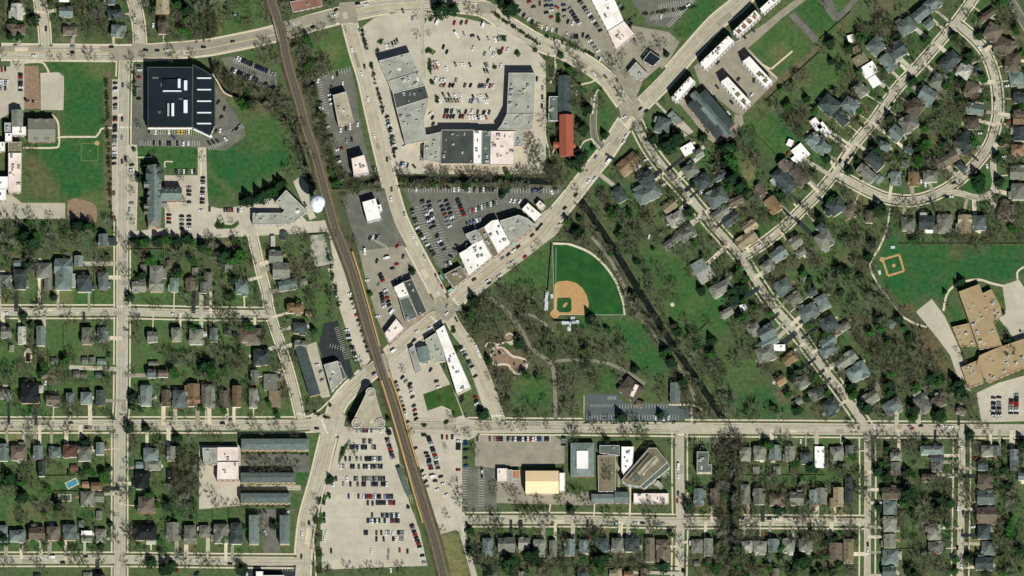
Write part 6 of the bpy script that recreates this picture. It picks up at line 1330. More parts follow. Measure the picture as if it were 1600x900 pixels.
for ln in CARS.strip().split('\n'):
    for tok in ln.split('|'):
        k = tok[0]; rest = tok[2:].strip()
        if k in 'ISV' and tok[1] == ' ': sec = (k, rest)
        elif k == 'T': tc = tuple(int(v) for v in rest.split())
        elif k == 's':
            for e in rest.split():
                x, y, c, a = e.split(','); CREC.append((sec, T(*tc, float(x), float(y)), c, float(a)))
        elif k == 'L':
            f = rest.split(); x0, y0, x1, y1 = map(float, f[:4]); n = len(f[4])
            for q, c in enumerate(f[4]):
                if c == '-': continue
                t = q/max(1, n-1); x, y = x0+(x1-x0)*t, y0+(y1-y0)*t
                base = math.degrees(math.atan2(x1-x0, -(y1-y0)))
                a = base + 90 if f[5] == 'p' else float(f[5])
                CREC.append((sec, T(*tc, x, y), c, a))
stuff = MB(); SV = {}; cnt = {}; ncar = 0
def by_road(x, y): return dist_roads(x, y)
for (k, ph), (x, y), c, a in CREC:
    if not (0 < x < 1600 and 0 < y < 900): continue
    if c == 'k' and R.random() < .28: c = R.choice('ddg')  # some black cars painted lighter, standing in for sky reflected in their windows
    rz = math.radians(90 - a) + R.uniform(-.05, .05); gx, gy = G(x, y, .8)
    if R.random() < .5: rz += math.pi
    z = 0.2
    big = k == 'V' or (x, y) == (0, 0)
    if k == 'S' or (k == 'I' and ncar >= 300):
        SV.setdefault(c, []).append((gx, gy, z, rz)); continue
    key = (k, ph, CARC[c][1]); cnt[key] = cnt.get(key, 0) + 1
    sc = R.uniform(.94, 1.06)
    if big:
        o = link('van', VANM[c if c in VANM else 'w'], None, (gx, gy, z), rz); link('windows', VGM, o)
        tag(o, f"{CARC[c][1]} box van on {ph}, {ordinal(cnt[key])} of its colour there", 'van', 'vans and trucks')
    else:
        ncar += 1
        o = link('car', CARM[c], None, (gx, gy, z), rz, (sc, 1, R.uniform(.95, 1.12))); link('windows', CGM, o)
        tag(o, f"{CARC[c][1]} car on {ph}, {ordinal(cnt[key])} of its colour there", 'car', 'cars on ' + ph)
def join_copies(name, base, xf, mats):
    V = np.array(base.v, np.float64); nv = len(V); vs_, fs, ms = [], [], []
    for i, (x, y, z, rz) in enumerate(xf):
        ca, sa = math.cos(rz), math.sin(rz)
        W_ = np.stack([V[:, 0]*ca - V[:, 1]*sa + x, V[:, 0]*sa + V[:, 1]*ca + y, V[:, 2] + z], 1); vs_.append(W_)
        fs += [tuple(v + i*nv for v in f) for f in base.f]; ms += base.m
    me = bpy.data.meshes.new(name); me.from_pydata(np.concatenate(vs_).tolist(), [], fs)
    return me, ms
allv, allf, allm = [], [], []; mats = [M['tyre'], M['glass']] + [M['car_' + k] for k in CARC]
off = 0
for ci, c in enumerate(CARC):
    for x, y, z, rz in SV.get(c, []):
        ca, sa = math.cos(rz), math.sin(rz)
        for bs, mm in ((CB, lambda m: 0 if m else 2 + ci), (CG, lambda m: 1)):
            allv += [(v[0]*ca - v[1]*sa + x, v[0]*sa + v[1]*ca + y, v[2] + z) for v in bs.v]
            allf += [tuple(q + off for q in f) for f in bs.f]; allm += [mm(m) for m in bs.m]; off += len(bs.v)
me = bpy.data.meshes.new('parked_cars'); me.from_pydata(allv, [], allf)
for m in mats: me.materials.append(m)
me.polygons.foreach_set('material_index', allm); me.update()
tag(link('parked_cars', me), 'rows of further parked cars filling the large car parks', kind='stuff')
# ------------------------------------------------------------------ trees
def bare_proto(seed, dense=300, spread=1.0):
    r = random.Random(seed); tr = MB(); tw = MB()
    tr.bar((0, 0, 0), (r.uniform(-.2, .2), r.uniform(-.2, .2), 3.0), .3, .2, 5)
    tips = []
    nl = r.randint(6, 9)
    for i in range(nl):
        a = 2*math.pi*(i + r.uniform(-.35, .35))/nl; R1 = r.uniform(1.3, 2.4); z1 = r.uniform(4.2, 6.2)
        p1 = Vector((R1*math.cos(a), R1*math.sin(a), z1)); tr.bar((0, 0, 2.7 + r.uniform(-.4, .3)), p1, .085, .04, 4)
        for k in range(3):
            b = a + r.uniform(-.75, .75); R2 = r.uniform(3.0, 4.7)*spread; p2 = Vector((R2*math.cos(b), R2*math.sin(b), z1 + r.uniform(.4, 3.0)))
            tr.bar(p1, p2, .035, .015, 3); tips.append((p1, p2))
    p1 = Vector((r.uniform(-.4, .4), r.uniform(-.4, .4), 8.6)); tr.bar((0, 0, 2.9), p1, .2, .05, 4); tips.append((Vector((0, 0, 4)), p1))
    for _ in range(dense):
        p, q = r.choice(tips); t = r.uniform(.15, 1.0); o = p.lerp(q, t)
        d = (q - p).normalized() + Vector((r.uniform(-.9, .9), r.uniform(-.9, .9), r.uniform(-.3, .8))); d.normalize()
        L_ = r.uniform(.9, 2.3); wv = d.cross(Vector((r.uniform(-1, 1), r.uniform(-1, 1), 1))).normalized() * r.uniform(.02, .045)
        tw.face([o - wv, o + wv, o + d*L_])
    return tr, tw
def leaf_cloud(mb, pts, size, r, flat=.5):
    for c in pts:
        n = Vector((r.uniform(-1, 1), r.uniform(-1, 1), r.uniform(flat, 1.4))).normalized(); u = n.orthogonal().normalized(); v = n.cross(u); s = size*r.uniform(.6, 1.3); a = r.uniform(0, 6.3)
        u, v = u*math.cos(a) + v*math.sin(a), v*math.cos(a) - u*math.sin(a)
        mb.face([c + u*s, c - u*s*.5 + v*s*.8, c - u*s*.5 - v*s*.8])
def ever_proto(seed, n=520):
    r = random.Random(seed); tr = MB(); cr = MB(); tr.bar((0, 0, 0), (0, 0, 9.5), .3, .05, 5); pts = []
    lob = [r.uniform(.8, 1.15) for _ in range(9)]
    for _ in range(n):
        h = r.random()**1.35; a = r.uniform(0, 6.283); R_ = (1 - h)*3.7*lob[int(a/6.284*9)]*(.55 + .45*r.random()**.4)*(1 + .22*math.sin(h*28)) + .1
        pts.append(Vector((R_*math.cos(a), R_*math.sin(a), 1.0 + h*9.2)))
    leaf_cloud(cr, pts, .62, r); return tr, cr
def leafy_proto(seed, n=560):
    r = random.Random(seed); tr = MB(); cr = MB(); tr.bar((0, 0, 0), (0, 0, 3.2), .28, .2, 5)
    cl = [(Vector((r.uniform(-2.4, 2.4), r.uniform(-2.4, 2.4), r.uniform(3.6, 6.4))), r.uniform(1.2, 2.1)) for _ in range(9)]; pts = []
    for c, rad in cl: tr.bar((0, 0, 3), c, .1, .04, 3)
    for _ in range(n):
        c, rad = r.choice(cl); d = Vector((r.gauss(0, 1), r.gauss(0, 1), r.gauss(0, 1))).normalized(); pts.append(c + d*rad*r.uniform(.55, 1.0))
    leaf_cloud(cr, pts, .5, r); return tr, cr
BP = [bare_proto(100 + i, 1500 if i < 3 else 900, r) for i, r in enumerate((1, .95, 1.05, .9, 1, 1.1))]
EP = [ever_proto(200 + i) for i in range(4)]; LP = [leafy_proto(300 + i) for i in range(3)]
TWM = ['twig', 'twig_olive', 'twig', 'twig_pale', 'twig_olive', 'twig_brown']
BM = [(t.mesh('trunk', M['barkwood']), c.mesh('crown', M[TWM[i]])) for i, (t, c) in enumerate(BP)]
EM = [(t.mesh('trunk', M['barkwood']), c.mesh('crown', M['needle'])) for t, c in EP]
LM = [(t.mesh('trunk', M['barkwood']), c.mesh('crown', M['leaf'])) for t, c in LP]
TREES = """
T 0 0
E 255 150 45|E 75 275 32|E 150 280 30|E 1200 60 30|L 465 150 20|L 1420 260 45|L 1490 270 35|L 1440 130 40|L 1400 40 35|E 880 140 30|B 712 450 52|B 400 455 28|B 475 458 24|B 565 445 24|B 880 465 25|B 1035 485 38|B 1120 450 26|B 1345 440 46|B 1500 430 34|B 20 420 36|E 110 165 36
B 370 60 45|B 440 200 40|B 700 100 55|B 760 210 50|B 640 150 45|B 690 260 40|B 930 330 20|B 1015 290 25|B 1120 40 40|B 1180 120 35|B 1380 130 45|B 1120 220 25|B 1520 220 40|B 250 60 35|B 30 50 35|B 620 60 40|B 800 60 40|B 1300 320 28|B 1410 320 25|B 140 520 25|B 1015 560 24|B 1010 680 22|B 1560 60 50|B 1570 180 45|B 1560 300 45
T 1 0
B 460 370 50|B 520 420 50|B 430 430 40|B 480 500 30|B 560 480 35|B 960 510 50|B 980 560 40|B 720 400 45|B 760 450 40|B 800 520 40|B 740 320 35|B 780 380 40|B 800 620 40|B 760 560 35|B 820 720 35|B 620 740 40|B 560 760 40|B 640 820 35|B 350 160 35|B 620 60 45|B 650 110 35|B 640 20 35|E 350 800 40|L 300 830 30|B 480 160 35|B 990 30 40|B 870 280 45|B 930 250 35|B 500 350 35|B 200 640 30|E 190 600 25|B 1100 240 16|B 1240 260 16|B 1270 360 16|B 1000 170 30|B 740 230 28
T 2 0
E 240 75 60|E 340 75 40|E 780 70 60|E 720 20 35|B 470 80 40|B 540 110 30|B 155 140 24|B 60 280 26|B 150 270 18|B 1165 400 40|B 1270 440 40|B 1330 520 45|B 1340 560 40|B 1300 700 50|B 1280 780 40|E 1390 850 40|L 1330 700 30|B 1090 470 25|B 1500 770 40|B 1480 820 40|B 1560 480 40|B 1590 560 35|B 1370 760 35|B 700 410 18|B 990 230 24|B 60 130 22|B 1320 860 40|E 1180 430 22
T 3 0
E 405 425 22|B 360 370 30|B 340 330 30|B 400 340 24|B 215 310 30|B 250 420 30|B 20 700 40|B 60 760 40|B 90 590 25|B 300 380 24|B 160 340 24|B 500 260 20|B 30 500 40|B 60 430 30|B 390 790 18|B 1480 720 22|L 1380 640 20|E 1500 770 28|B 1420 680 20|L 1340 830 40|B 1270 860 50|L 1580 870 30|B 1480 600 30
T 4 0
E 1048 280 34|E 725 635 36|B 780 520 40|B 850 440 40|B 980 250 40|B 870 350 30|B 1130 100 40|B 1180 130 35|B 340 220 45|B 440 80 50|B 520 160 50|B 560 240 40|B 300 330 40|B 640 100 40|B 900 60 40|E 95 480 25|E 150 520 22|E 115 710 22|B 260 590 40|B 480 270 40|L 320 870 35|L 1000 680 40|L 1040 590 30|E 1250 270 36|B 1110 380 35|E 1110 640 40|B 1090 850 50|B 1000 820 40|B 1270 490 35|B 1300 700 35|E 1080 760 30|B 640 820 35|B 620 720 25|L 1560 240 45|B 1500 100 50|B 1420 90 50|B 1240 200 35|L 1270 770 25|B 1390 430 30|L 1400 40 30|B 960 860 40|B 40 60 30|E 185 495 18
T 0 1
E 1130 400 28|E 1085 490 26|E 1140 560 24|B 235 285 35|B 290 290 28|B 830 90 30|B 1200 320 30|B 1580 340 30|B 1415 490 26|B 1320 740 20|B 840 840 40|B 130 740 24|B 230 780 40|B 390 790 30|B 50 850 50|B 130 860 45|B 280 850 40|E 600 860 45|E 680 870 45|L 720 890 35|B 1420 660 25|B 1450 690 25|B 230 480 20|B 1085 80 25|B 860 30 18|B 845 260 18|B 850 360 16|B 845 480 18|B 850 570 16|B 870 610 24|L 1050 280 18
T 1 1
E 430 640 45|E 500 600 45|E 570 550 40|L 540 610 35|E 340 660 45|E 300 670 30|E 600 530 35|B 650 450 45|B 700 400 40|B 660 260 35|B 690 180 35|B 720 100 35|B 760 60 35|B 800 260 30|B 840 330 30|B 850 540 40|B 920 200 35|B 960 260 35|B 990 330 35|B 1010 410 35|B 880 60 35|B 1180 490 30|B 1260 480 35|B 1340 470 35|B 1100 560 35|B 1210 560 30|B 130 830 26|B 215 850 24|B 1010 220 30|B 1090 640 25|B 1100 720 25|B 1070 570 25|B 560 20 30|B 620 60 30|B 580 860 18
T 2 1
B 960 240 50|B 930 120 45|B 970 330 50|B 990 400 45|B 1020 260 40|E 1330 330 45|E 1290 370 40|L 1330 420 30|B 1040 60 35|B 1370 60 35|E 1520 150 30|E 1140 210 30|B 1110 500 45|B 1180 480 45|B 1240 520 40|B 1060 400 35|E 1250 370 30|B 280 430 30|B 310 420 28|B 170 440 25|B 380 420 26|B 560 460 20|B 690 430 24|B 300 490 22|B 830 490 24|B 570 490 22|E 1430 250 18|E 1380 290 14|L 1220 840 35|B 1360 420 30|B 1190 560 35|B 120 530 30|B 260 540 30|B 460 540 30|E 740 590 22|E 720 630 22|B 1310 600 30|B 1160 200 26|B 940 180 40|B 1010 330 35
T 3 1
E 420 230 60|E 480 180 55|E 400 170 40|E 860 260 55|E 920 240 45|L 900 330 60|L 950 400 45|E 870 380 50|E 920 500 60|E 980 560 55|E 1020 610 40|L 940 440 40|E 300 190 35|B 250 150 40|B 200 120 45|B 1020 240 60|B 1080 320 60|B 1120 380 50|B 1050 380 45|B 1000 180 50|B 450 480 40|B 480 520 40|E 580 750 34|E 210 710 22|B 120 850 50|B 300 850 50|B 40 780 40|B 640 820 40|B 750 850 50|B 1130 790 40|B 1020 770 30|E 1300 620 40|B 1160 510 40|E 1550 450 18|B 180 400 50|B 170 350 35|B 1420 80 60|B 1480 50 40|B 1350 60 40|B 700 220 40|E 690 170 30|B 1500 730 40|B 1350 840 45|B 1300 860 40|E 610 520 22|B 320 300 35|B 260 250 35|E 620 540 24|B 560 840 50
T 4 1
E 1240 500 50|E 1245 540 40|B 670 690 38|B 900 700 40|B 1010 690 34|B 1380 150 34|B 960 420 50|B 820 350 55|L 770 360 50|E 760 270 40|E 420 260 35|B 520 120 50|B 560 60 35|B 960 60 50|B 1070 40 45|B 940 180 45|L 840 230 40|B 900 100 45|L 620 340 30|B 1120 560 34|B 1290 640 40|E 470 720 42|E 430 750 38|L 500 760 30|B 750 720 40|B 610 770 35|E 1390 330 36|E 1420 210 26|B 1180 330 45|B 890 370 50|B 1480 790 50|E 110 630 24|E 300 360 28|B 930 880 30|B 320 800 40|B 410 190 22|B 380 120 30|B 1150 450 30|B 980 480 45|B 1030 500 40|E 230 430 30|B 1540 350 50|B 1460 100 30|B 1390 700 40|B 1350 790 60|B 1420 860 50|B 310 60 30
T 0 2
E 190 40 55|E 250 100 60|L 280 60 40|B 70 130 70|B 140 160 40|B 440 130 45|B 400 60 50|B 560 60 60|B 640 100 45|B 30 60 50|B 310 640 55|E 180 665 30|B 540 700 55|B 90 490 65|B 30 520 50|B 330 520 34|E 420 520 26|B 770 240 30|B 840 230 35|B 960 330 40|B 1010 120 40|E 1060 90 40|E 1130 80 35|E 1240 80 40|L 1290 90 40|E 1330 80 30|E 1380 90 40|E 1460 60 40|L 1490 90 35|E 1590 130 40|B 1390 200 50|L 1390 330 40|E 1010 520 32|B 1240 590 30|B 1450 540 45|B 1530 540 35|B 1080 740 50|B 1060 830 55|B 760 850 60|B 1390 700 25|B 1470 690 25|L 240 740 25|B 80 880 30|B 820 290 40|B 1500 230 40|B 1400 150 40|B 650 680 20|B 240 240 50|B 230 320 30
T 1 2
E 150 200 60|L 220 200 60|L 280 210 50|B 330 130 40|B 230 360 40|E 230 390 40|B 60 150 60|B 110 230 50|E 190 510 36|B 400 490 50|B 430 560 45|B 370 250 30|B 150 480 60|B 60 560 50|B 110 640 45|B 190 660 50|B 250 680 40|B 720 340 45|B 740 410 50|B 700 480 40|B 840 350 40|B 900 350 35|B 830 560 40|B 980 500 35|B 1000 600 30|B 650 160 30|B 690 150 25|B 700 270 45|L 790 690 20|B 840 820 35|E 850 780 25|B 230 820 60|B 170 720 40|B 470 850 40|B 420 690 30|B 780 30 30|B 1170 100 35|B 1020 30 25|E 970 490 20|L 1300 500 20|B 520 780 20|B 460 780 25
T 2 2
E 505 545 40|E 445 650 26|E 460 680 26|B 700 430 40|B 730 490 40|B 790 520 50|B 880 470 45|B 960 460 45|B 620 530 40|B 660 590 45|B 700 640 45|B 640 700 45|B 760 700 45|B 830 590 45|B 900 620 50|B 960 560 45|B 900 700 50|B 850 760 40|B 560 660 40|B 540 760 40|B 980 620 40|B 1000 540 35|B 810 310 35|B 850 310 30|B 980 170 26|B 1010 110 26|E 1410 680 36|B 1290 770 40|B 1350 810 40|B 1440 790 40|B 1520 820 50|B 1060 840 45|B 1110 860 50|B 980 830 45|B 880 860 40|B 1440 720 40|B 690 760 40|B 1060 480 24|B 1030 200 16|E 840 870 20|B 580 580 30|B 480 760 35|B 500 840 40|B 1180 40 30|B 1250 60 30|E 20 320 24
T 3 2
E 460 740 30|E 490 790 34|E 910 480 45|E 930 530 40|E 1000 450 45|L 960 300 45|L 970 370 40|E 590 60 26|L 40 30 40|B 170 50 50|B 90 30 50|E 170 240 24|E 300 140 14|B 330 290 30|B 470 430 40|B 380 370 35|B 470 160 50|B 550 110 45|B 870 180 45|B 850 270 45|B 560 730 40|B 490 540 30|B 570 860 60|E 760 860 34|B 620 850 30|B 820 320 35|B 960 230 40|B 260 350 30|B 290 450 30|B 360 600 40|B 140 520 40|B 200 680 40|B 270 730 30|B 1000 720 50|B 1060 860 40|E 1520 380 26|E 1550 715 20|B 1210 420 40|B 1250 580 45|B 1350 590 50|B 1200 520 40|B 1330 300 40|B 1400 280 40|B 1500 60 30|B 720 720 30|B 120 620 30|B 1250 300 30|B 1150 600 45|B 940 760 40|B 740 600 10|B 60 180 35
T 4 2
E 205 310 30|E 165 480 28|E 150 300 40|B 330 280 40|B 440 500 60|B 480 580 60|B 400 560 50|B 360 470 40|B 300 130 60|B 220 100 50|B 380 60 50|B 280 600 50|B 260 680 45|E 620 690 35|E 700 830 35|B 440 690 40|L 480 760 40|L 400 780 40|B 1200 80 60|B 1020 80 40|B 1080 40 40|B 930 90 35|B 780 90 40|B 1390 60 45|E 1110 400 32|E 1070 420 20|B 780 790 40|B 840 830 40|B 700 640 30|B 660 640 25|E 980 480 16|E 1430 640 20|B 1390 730 30|B 1460 830 40|E 1480 860 30|B 1010 590 24|B 60 450 50|B 110 420 50|B 290 830 40|L 560 880 40|B 120 540 40|B 1230 140 50|B 540 500 30
T 0 3
E 1035 395 36|B 1060 460 45|B 840 220 45|B 840 300 40|B 500 190 60|B 460 210 40|L 330 160 40|B 240 160 35|B 560 70 40|E 850 70 16|B 250 600 50|B 390 630 50|B 540 650 36|B 60 630 40|B 1000 650 40|E 1010 640 36|E 1140 640 30|B 1060 720 50|B 1200 690 45|B 1340 630 36|B 1470 640 24|B 1580 680 36|E 1385 725 34|B 1250 780 40|B 230 720 55|B 280 510 40|B 1450 110 50|B 1380 180 40|E 1590 160 50|L 1360 230 45|B 1440 530 45|B 1210 450 36|B 1080 520 30|L 1110 500 25|B 610 520 40|E 880 560 14|B 720 730 22|B 1500 730 40|B 80 430 50|B 1530 200 45|B 1300 80 40|B 480 460 35|B 1230 30 30|B 1000 230 20
T 1 3
L 40 210 50|E 30 150 45|B 160 100 60|B 230 130 60|B 280 80 50|B 210 180 40|B 200 640 45|B 390 640 45|B 550 640 48|B 700 680 40|B 630 360 40|B 640 430 30|L 200 430 26|B 730 140 40|B 680 100 40|B 640 60 45|B 60 30 50|B 1210 150 40|B 800 480 40|B 850 470 40|B 900 440 35|L 160 190 30|B 270 180 30|E 860 520 12|E 980 465 12|E 1430 570 16|E 1440 680 20|B 1140 650 24|B 1400 480 16|B 1390 410 14|B 330 870 30|B 470 880 30|B 650 870 35|B 1170 850 40|B 1550 190 26|B 40 700 40|B 110 720 40
T 2 3
E 570 535 40|B 700 290 45|B 750 310 50|B 720 250 40|B 800 360 40|B 680 220 40|B 770 480 40|B 920 500 45|B 1000 520 40|B 1030 240 45|B 850 250 40|B 1060 440 35|B 1270 500 60|B 1190 340 45|B 1280 320 50|B 1200 250 45|B 1330 230 45|B 1460 310 45|B 1350 160 50|B 1260 60 50|B 1180 60 45|B 1400 60 50|B 1500 50 45|B 1550 90 40|B 560 640 30|B 620 640 26|B 720 630 30|B 790 640 28|B 860 640 26|B 900 630 28|B 1080 640 28|B 370 690 26|B 430 690 26|B 510 830 40|B 1440 640 46|B 1310 660 40|B 740 530 20|B 450 555 18|L 620 130 24|B 1090 40 50|B 1280 720 50|E 1540 750 30|B 620 250 24|B 240 430 18|B 280 790 18|B 1420 150 40|B 1130 150 40|B 960 60 40
T 3 3
E 160 180 30|E 440 120 40|B 260 230 35|B 370 290 40|B 390 370 40|B 350 400 35|B 560 340 30|B 520 40 40|B 620 100 50|B 700 130 45|B 740 170 40|B 820 190 40|B 680 200 45|B 780 250 40|B 850 360 50|B 900 420 60|B 840 460 50|B 900 500 50|B 1100 520 60|B 1050 540 45|B 970 560 30|B 860 560 45|B 1220 510 40|B 1310 560 45|E 1430 500 36|E 1390 240 36|E 1430 200 30|L 1350 380 35|B 1170 190 40|B 950 130 50|B 1030 60 50|B 640 530 40|B 680 560 35|B 220 660 55|B 90 690 36|B 240 760 50|B 920 690 40|B 1300 740 40|B 1370 730 30|B 30 50 50|B 560 400 24|E 50 560 40|E 360 540 30|B 560 510 36|B 800 780 40|B 860 850 50|B 900 780 50|B 1150 700 30|L 760 40 50|E 1510 410 30|E 1240 480 24
T 4 3
E 540 310 45|E 550 370 40|L 560 250 40|E 370 490 45|E 340 460 40|E 740 500 48|L 730 560 40|E 930 540 55|L 960 560 40|E 1070 310 55|E 1090 360 45|L 1100 400 35|E 880 250 45|L 910 280 40|E 250 320 40|L 260 380 40|E 1175 690 32|B 270 640 50|B 500 690 40|B 430 780 55|B 450 850 50|B 640 60 60|B 720 100 70|B 800 60 60|B 850 100 55|B 600 150 55|B 700 200 60|B 780 220 55|B 900 180 50|B 500 130 50|B 460 60 50|B 560 40 50|B 1180 420 60|B 1200 500 50|B 1140 460 40|B 1240 620 40|B 1310 690 45|B 1130 80 50|B 20 550 50|B 60 290 30|B 180 400 35|B 1080 760 50|B 690 690 20|B 980 700 45|E 830 755 28|B 670 790 40|E 195 740 18|B 1490 40 45|E 1440 760 18|E 1590 770 45|B 1390 540 35|B 620 400 45|B 700 350 40|B 960 100 40
T 0 4
E 70 140 50|L 170 150 40|E 180 280 45|E 450 350 40|B 510 390 55|B 60 240 50|E 30 610 45|L 700 90 35|L 820 150 45|E 640 100 22|E 720 90 22|B 980 220 50|B 960 290 40|B 820 370 45|B 590 770 65|B 780 760 60|B 660 810 45|B 900 610 45|B 30 820 45|B 290 810 40|B 1070 650 45|E 1180 790 40|L 1260 620 30|E 1250 700 22|B 1450 800 50|B 1120 820 40|E 1290 840 45|B 1300 820 45|E 1340 820 40|B 1430 100 70|B 1480 180 60|B 1420 230 60|B 1440 320 65|B 1500 260 50|B 1560 60 55|B 840 620 40|E 790 660 26|B 210 120 55|B 220 50 50|B 340 220 40|B 360 620 40|B 210 660 40|L 480 650 28|B 210 460 35|E 860 490 22|B 1280 210 30|B 280 350 40|B 1590 820 40|B 340 860 40
T 1 4
L 300 520 26|L 160 620 34|B 270 800 34|B 110 830 30|B 30 790 40|B 430 200 22|B 360 200 26|B 570 210 24|B 100 370 40|B 180 360 35|B 260 360 30|E 540 500 30|B 550 510 36|B 450 490 40|B 470 590 30|B 880 440 40|B 890 580 40|B 890 720 40|B 890 850 40|E 980 140 24|B 1130 850 36|B 1300 850 40|B 1390 870 36|B 1540 850 40|B 960 850 30|B 400 60 50|B 480 40 50|B 560 60 45|B 640 40 45|B 720 50 40|B 60 270 40|B 880 310 30|L 970 280 16|B 360 720 16|E 290 850 40|B 980 880 30|B 1240 880 30|E 1590 360 12
T 2 4
E 970 740 65|E 930 730 45|E 780 800 65|E 800 850 50|L 780 860 40|E 1500 770 55|E 1460 770 45|L 1500 840 40|E 470 540 30|B 380 240 45|B 390 320 40|B 255 550 28|B 290 430 26|B 600 800 60|B 680 780 55|B 520 650 50|B 500 760 50|B 660 210 36|B 650 260 26|B 450 350 24|B 790 240 40|B 830 250 36|B 1000 300 46|B 1180 310 40|B 1240 240 40|B 1340 280 50|B 1150 280 30|B 830 340 36|B 700 480 50|B 980 450 60|B 1080 460 60|B 900 430 50|B 1300 440 50|B 500 460 45|B 620 520 50|B 700 540 45|B 1420 530 40|E 1260 380 30|B 880 560 45|B 1100 800 55|B 1200 820 50|B 1290 830 50|B 1050 870 45|B 1540 60 40|B 1540 120 40|B 1400 840 40|E 620 870 40|B 920 860 55|B 1560 440 50|B 1400 330 40|B 960 120 0.1
T 3 4
B 590 370 50|E 580 360 40|B 800 380 50|B 840 330 45|B 850 100 50|B 840 200 50|B 950 110 50|B 960 300 50|B 970 450 50|B 850 500 50|B 850 600 60|B 840 700 60|B 960 600 50|B 970 720 60|B 860 800 60|B 960 820 60|B 920 880 60|B 910 40 50|B 1070 500 65|B 1100 440 45|B 1480 420 60|B 1530 460 60|B 1560 380 50|B 1440 520 60|B 1390 590 45|B 1120 590 40|B 430 680 45|B 330 520 50|B 280 470 45|B 260 370 50|B 370 360 45|B 420 180 45|B 530 650 40|B 530 780 40|B 700 440 30|B 600 470 40|E 1290 740 24|B 1330 790 40|B 1500 620 50|E 1460 790 60|B 1200 860 45|B 40 780 50|B 160 830 45|E 540 860 14|B 780 790 50|B 800 850 40|E 1540 50 40|B 1580 200 40|B 1250 150 50|L 1420 30 40|B 1480 330 40|B 1060 880 40|B 700 700 12
T 4 4
E 690 260 65|L 680 320 45|E 660 100 35|E 690 80 30|E 460 80 40|E 530 120 40|E 940 310 40|E 1020 330 40|E 930 380 50|B 960 430 60|B 840 420 60|B 900 520 40|B 780 460 60|B 800 530 60|B 820 370 60|E 1170 750 36|E 1190 770 30|E 1460 200 40|E 1450 70 36|B 1110 150 55|B 1100 70 50|B 1130 240 45|B 330 140 55|B 370 300 45|B 360 230 50|B 980 160 60|B 900 170 50|B 860 200 50|B 640 370 36|B 650 460 40|B 80 60 40|B 540 60 40|B 1420 270 50|B 1500 360 60|B 1520 280 55|L 1520 540 60|L 1480 580 40|B 1400 660 60|B 1540 650 60|E 120 610 35|E 60 630 35|E 270 590 25|B 240 540 45|B 40 440 60|B 140 440 50|B 250 430 40|B 700 640 40|B 830 780 60|B 900 800 60|B 760 800 50|B 950 840 50|E 700 850 35|B 1500 800 50|B 1420 790 50|E 1450 860 35|B 1560 780 45|E 160 350 25|B 640 520 36|B 700 200 40|B 1440 450 40|L 1420 760 30|E 150 800 30|B 60 850 60|B 260 840 40|B 420 560 30|B 1070 540 36
"""
LMK = [('the black office building', 283, 150), ('the water tower', 495, 318), ('the ball field home plate', 867, 490), ('the park playground', 795, 565), ('the orange-tiled church', 884, 210), ('the slate-roofed church', 241, 300), ('the school gymnasium', 65, 203), ('the blue pool', 112, 755), ('the cream-roofed hall', 847, 753),
  ('the triangular glass office', 576, 645), ('the tan-roofed school', 1540, 520), ('the small right ball diamond', 1396, 415), ('the brown park pavilion', 986, 608), ('the slanted auditorium', 1008, 730), ('the crossroads', 986, 175), ('the many-gabled inn', 1111, 178), ('the crescent green', 1532, 290), ('the upper crescent fork', 1496, 36),
  ('the railway bridge on the avenue', 437, 44), ('the railway bridge on shop road', 600, 572), ('the main crossing', 698, 480), ('the black creek bend', 480, 270), ('the wide meadow', 385, 245), ('the longest apartment row', 430, 694), ('the pinkish church school', 345, 725), ('the covered grey pool', 101, 778), ('the mall creek', 720, 280),
  ('the corner of avenue and wide street', 195, 83), ('the middle-left crossing', 190, 487), ('the lower-left crossing', 188, 664), ('the bottom-left crossing', 187, 874), ('the garage alley', 140, 575), ('the dark green pool', 44, 558), ('the gravel yard', 500, 392), ('the long dark apartment building', 480, 577), ('the slanting street corner below', 1354, 668),
  ('the garden street end', 1160, 400), ('the white modern house', 1358, 110), ('the white garden street house', 1250, 240), ('the creek-side crossing', 1062, 815), ('the lower creek', 1142, 780), ('the lower-right crossing', 1355, 815), ('the rightmost street', 1502, 780), ('the big dark pool cover', 1250, 764), ('the round sand patch', 1050, 476),
  ('the shed lawn', 1195, 610), ('the school wood', 1430, 570), ('the crescent middle', 1440, 230), ('the top-left corner', 20, 30), ('the left edge wood', 20, 400), ('the triangle lawn', 515, 80), ('the left-edge lower houses', 20, 720), ('the bottom-right corner', 1580, 880), ('the hall street end', 740, 815), ('the park lot', 985, 645), ('the upper station car park', 580, 700), ('the park path fork', 860, 566)]
TREC = []
for ln in TREES.strip().split('\n'):
    if ln[0] == 'T': tc = tuple(int(v) for v in ln[2:].split()); continue
    for e in ln.split('|'):
        k, x, y, r = e.split(); r = float(r)/5
        if r < 1.5: continue
        X, Y = T(*tc, float(x), float(y))
        if -8 < X < 1608 and -8 < Y < 908: TREC.append([k, X, Y, r*1.06])
HAND = len(TREC)
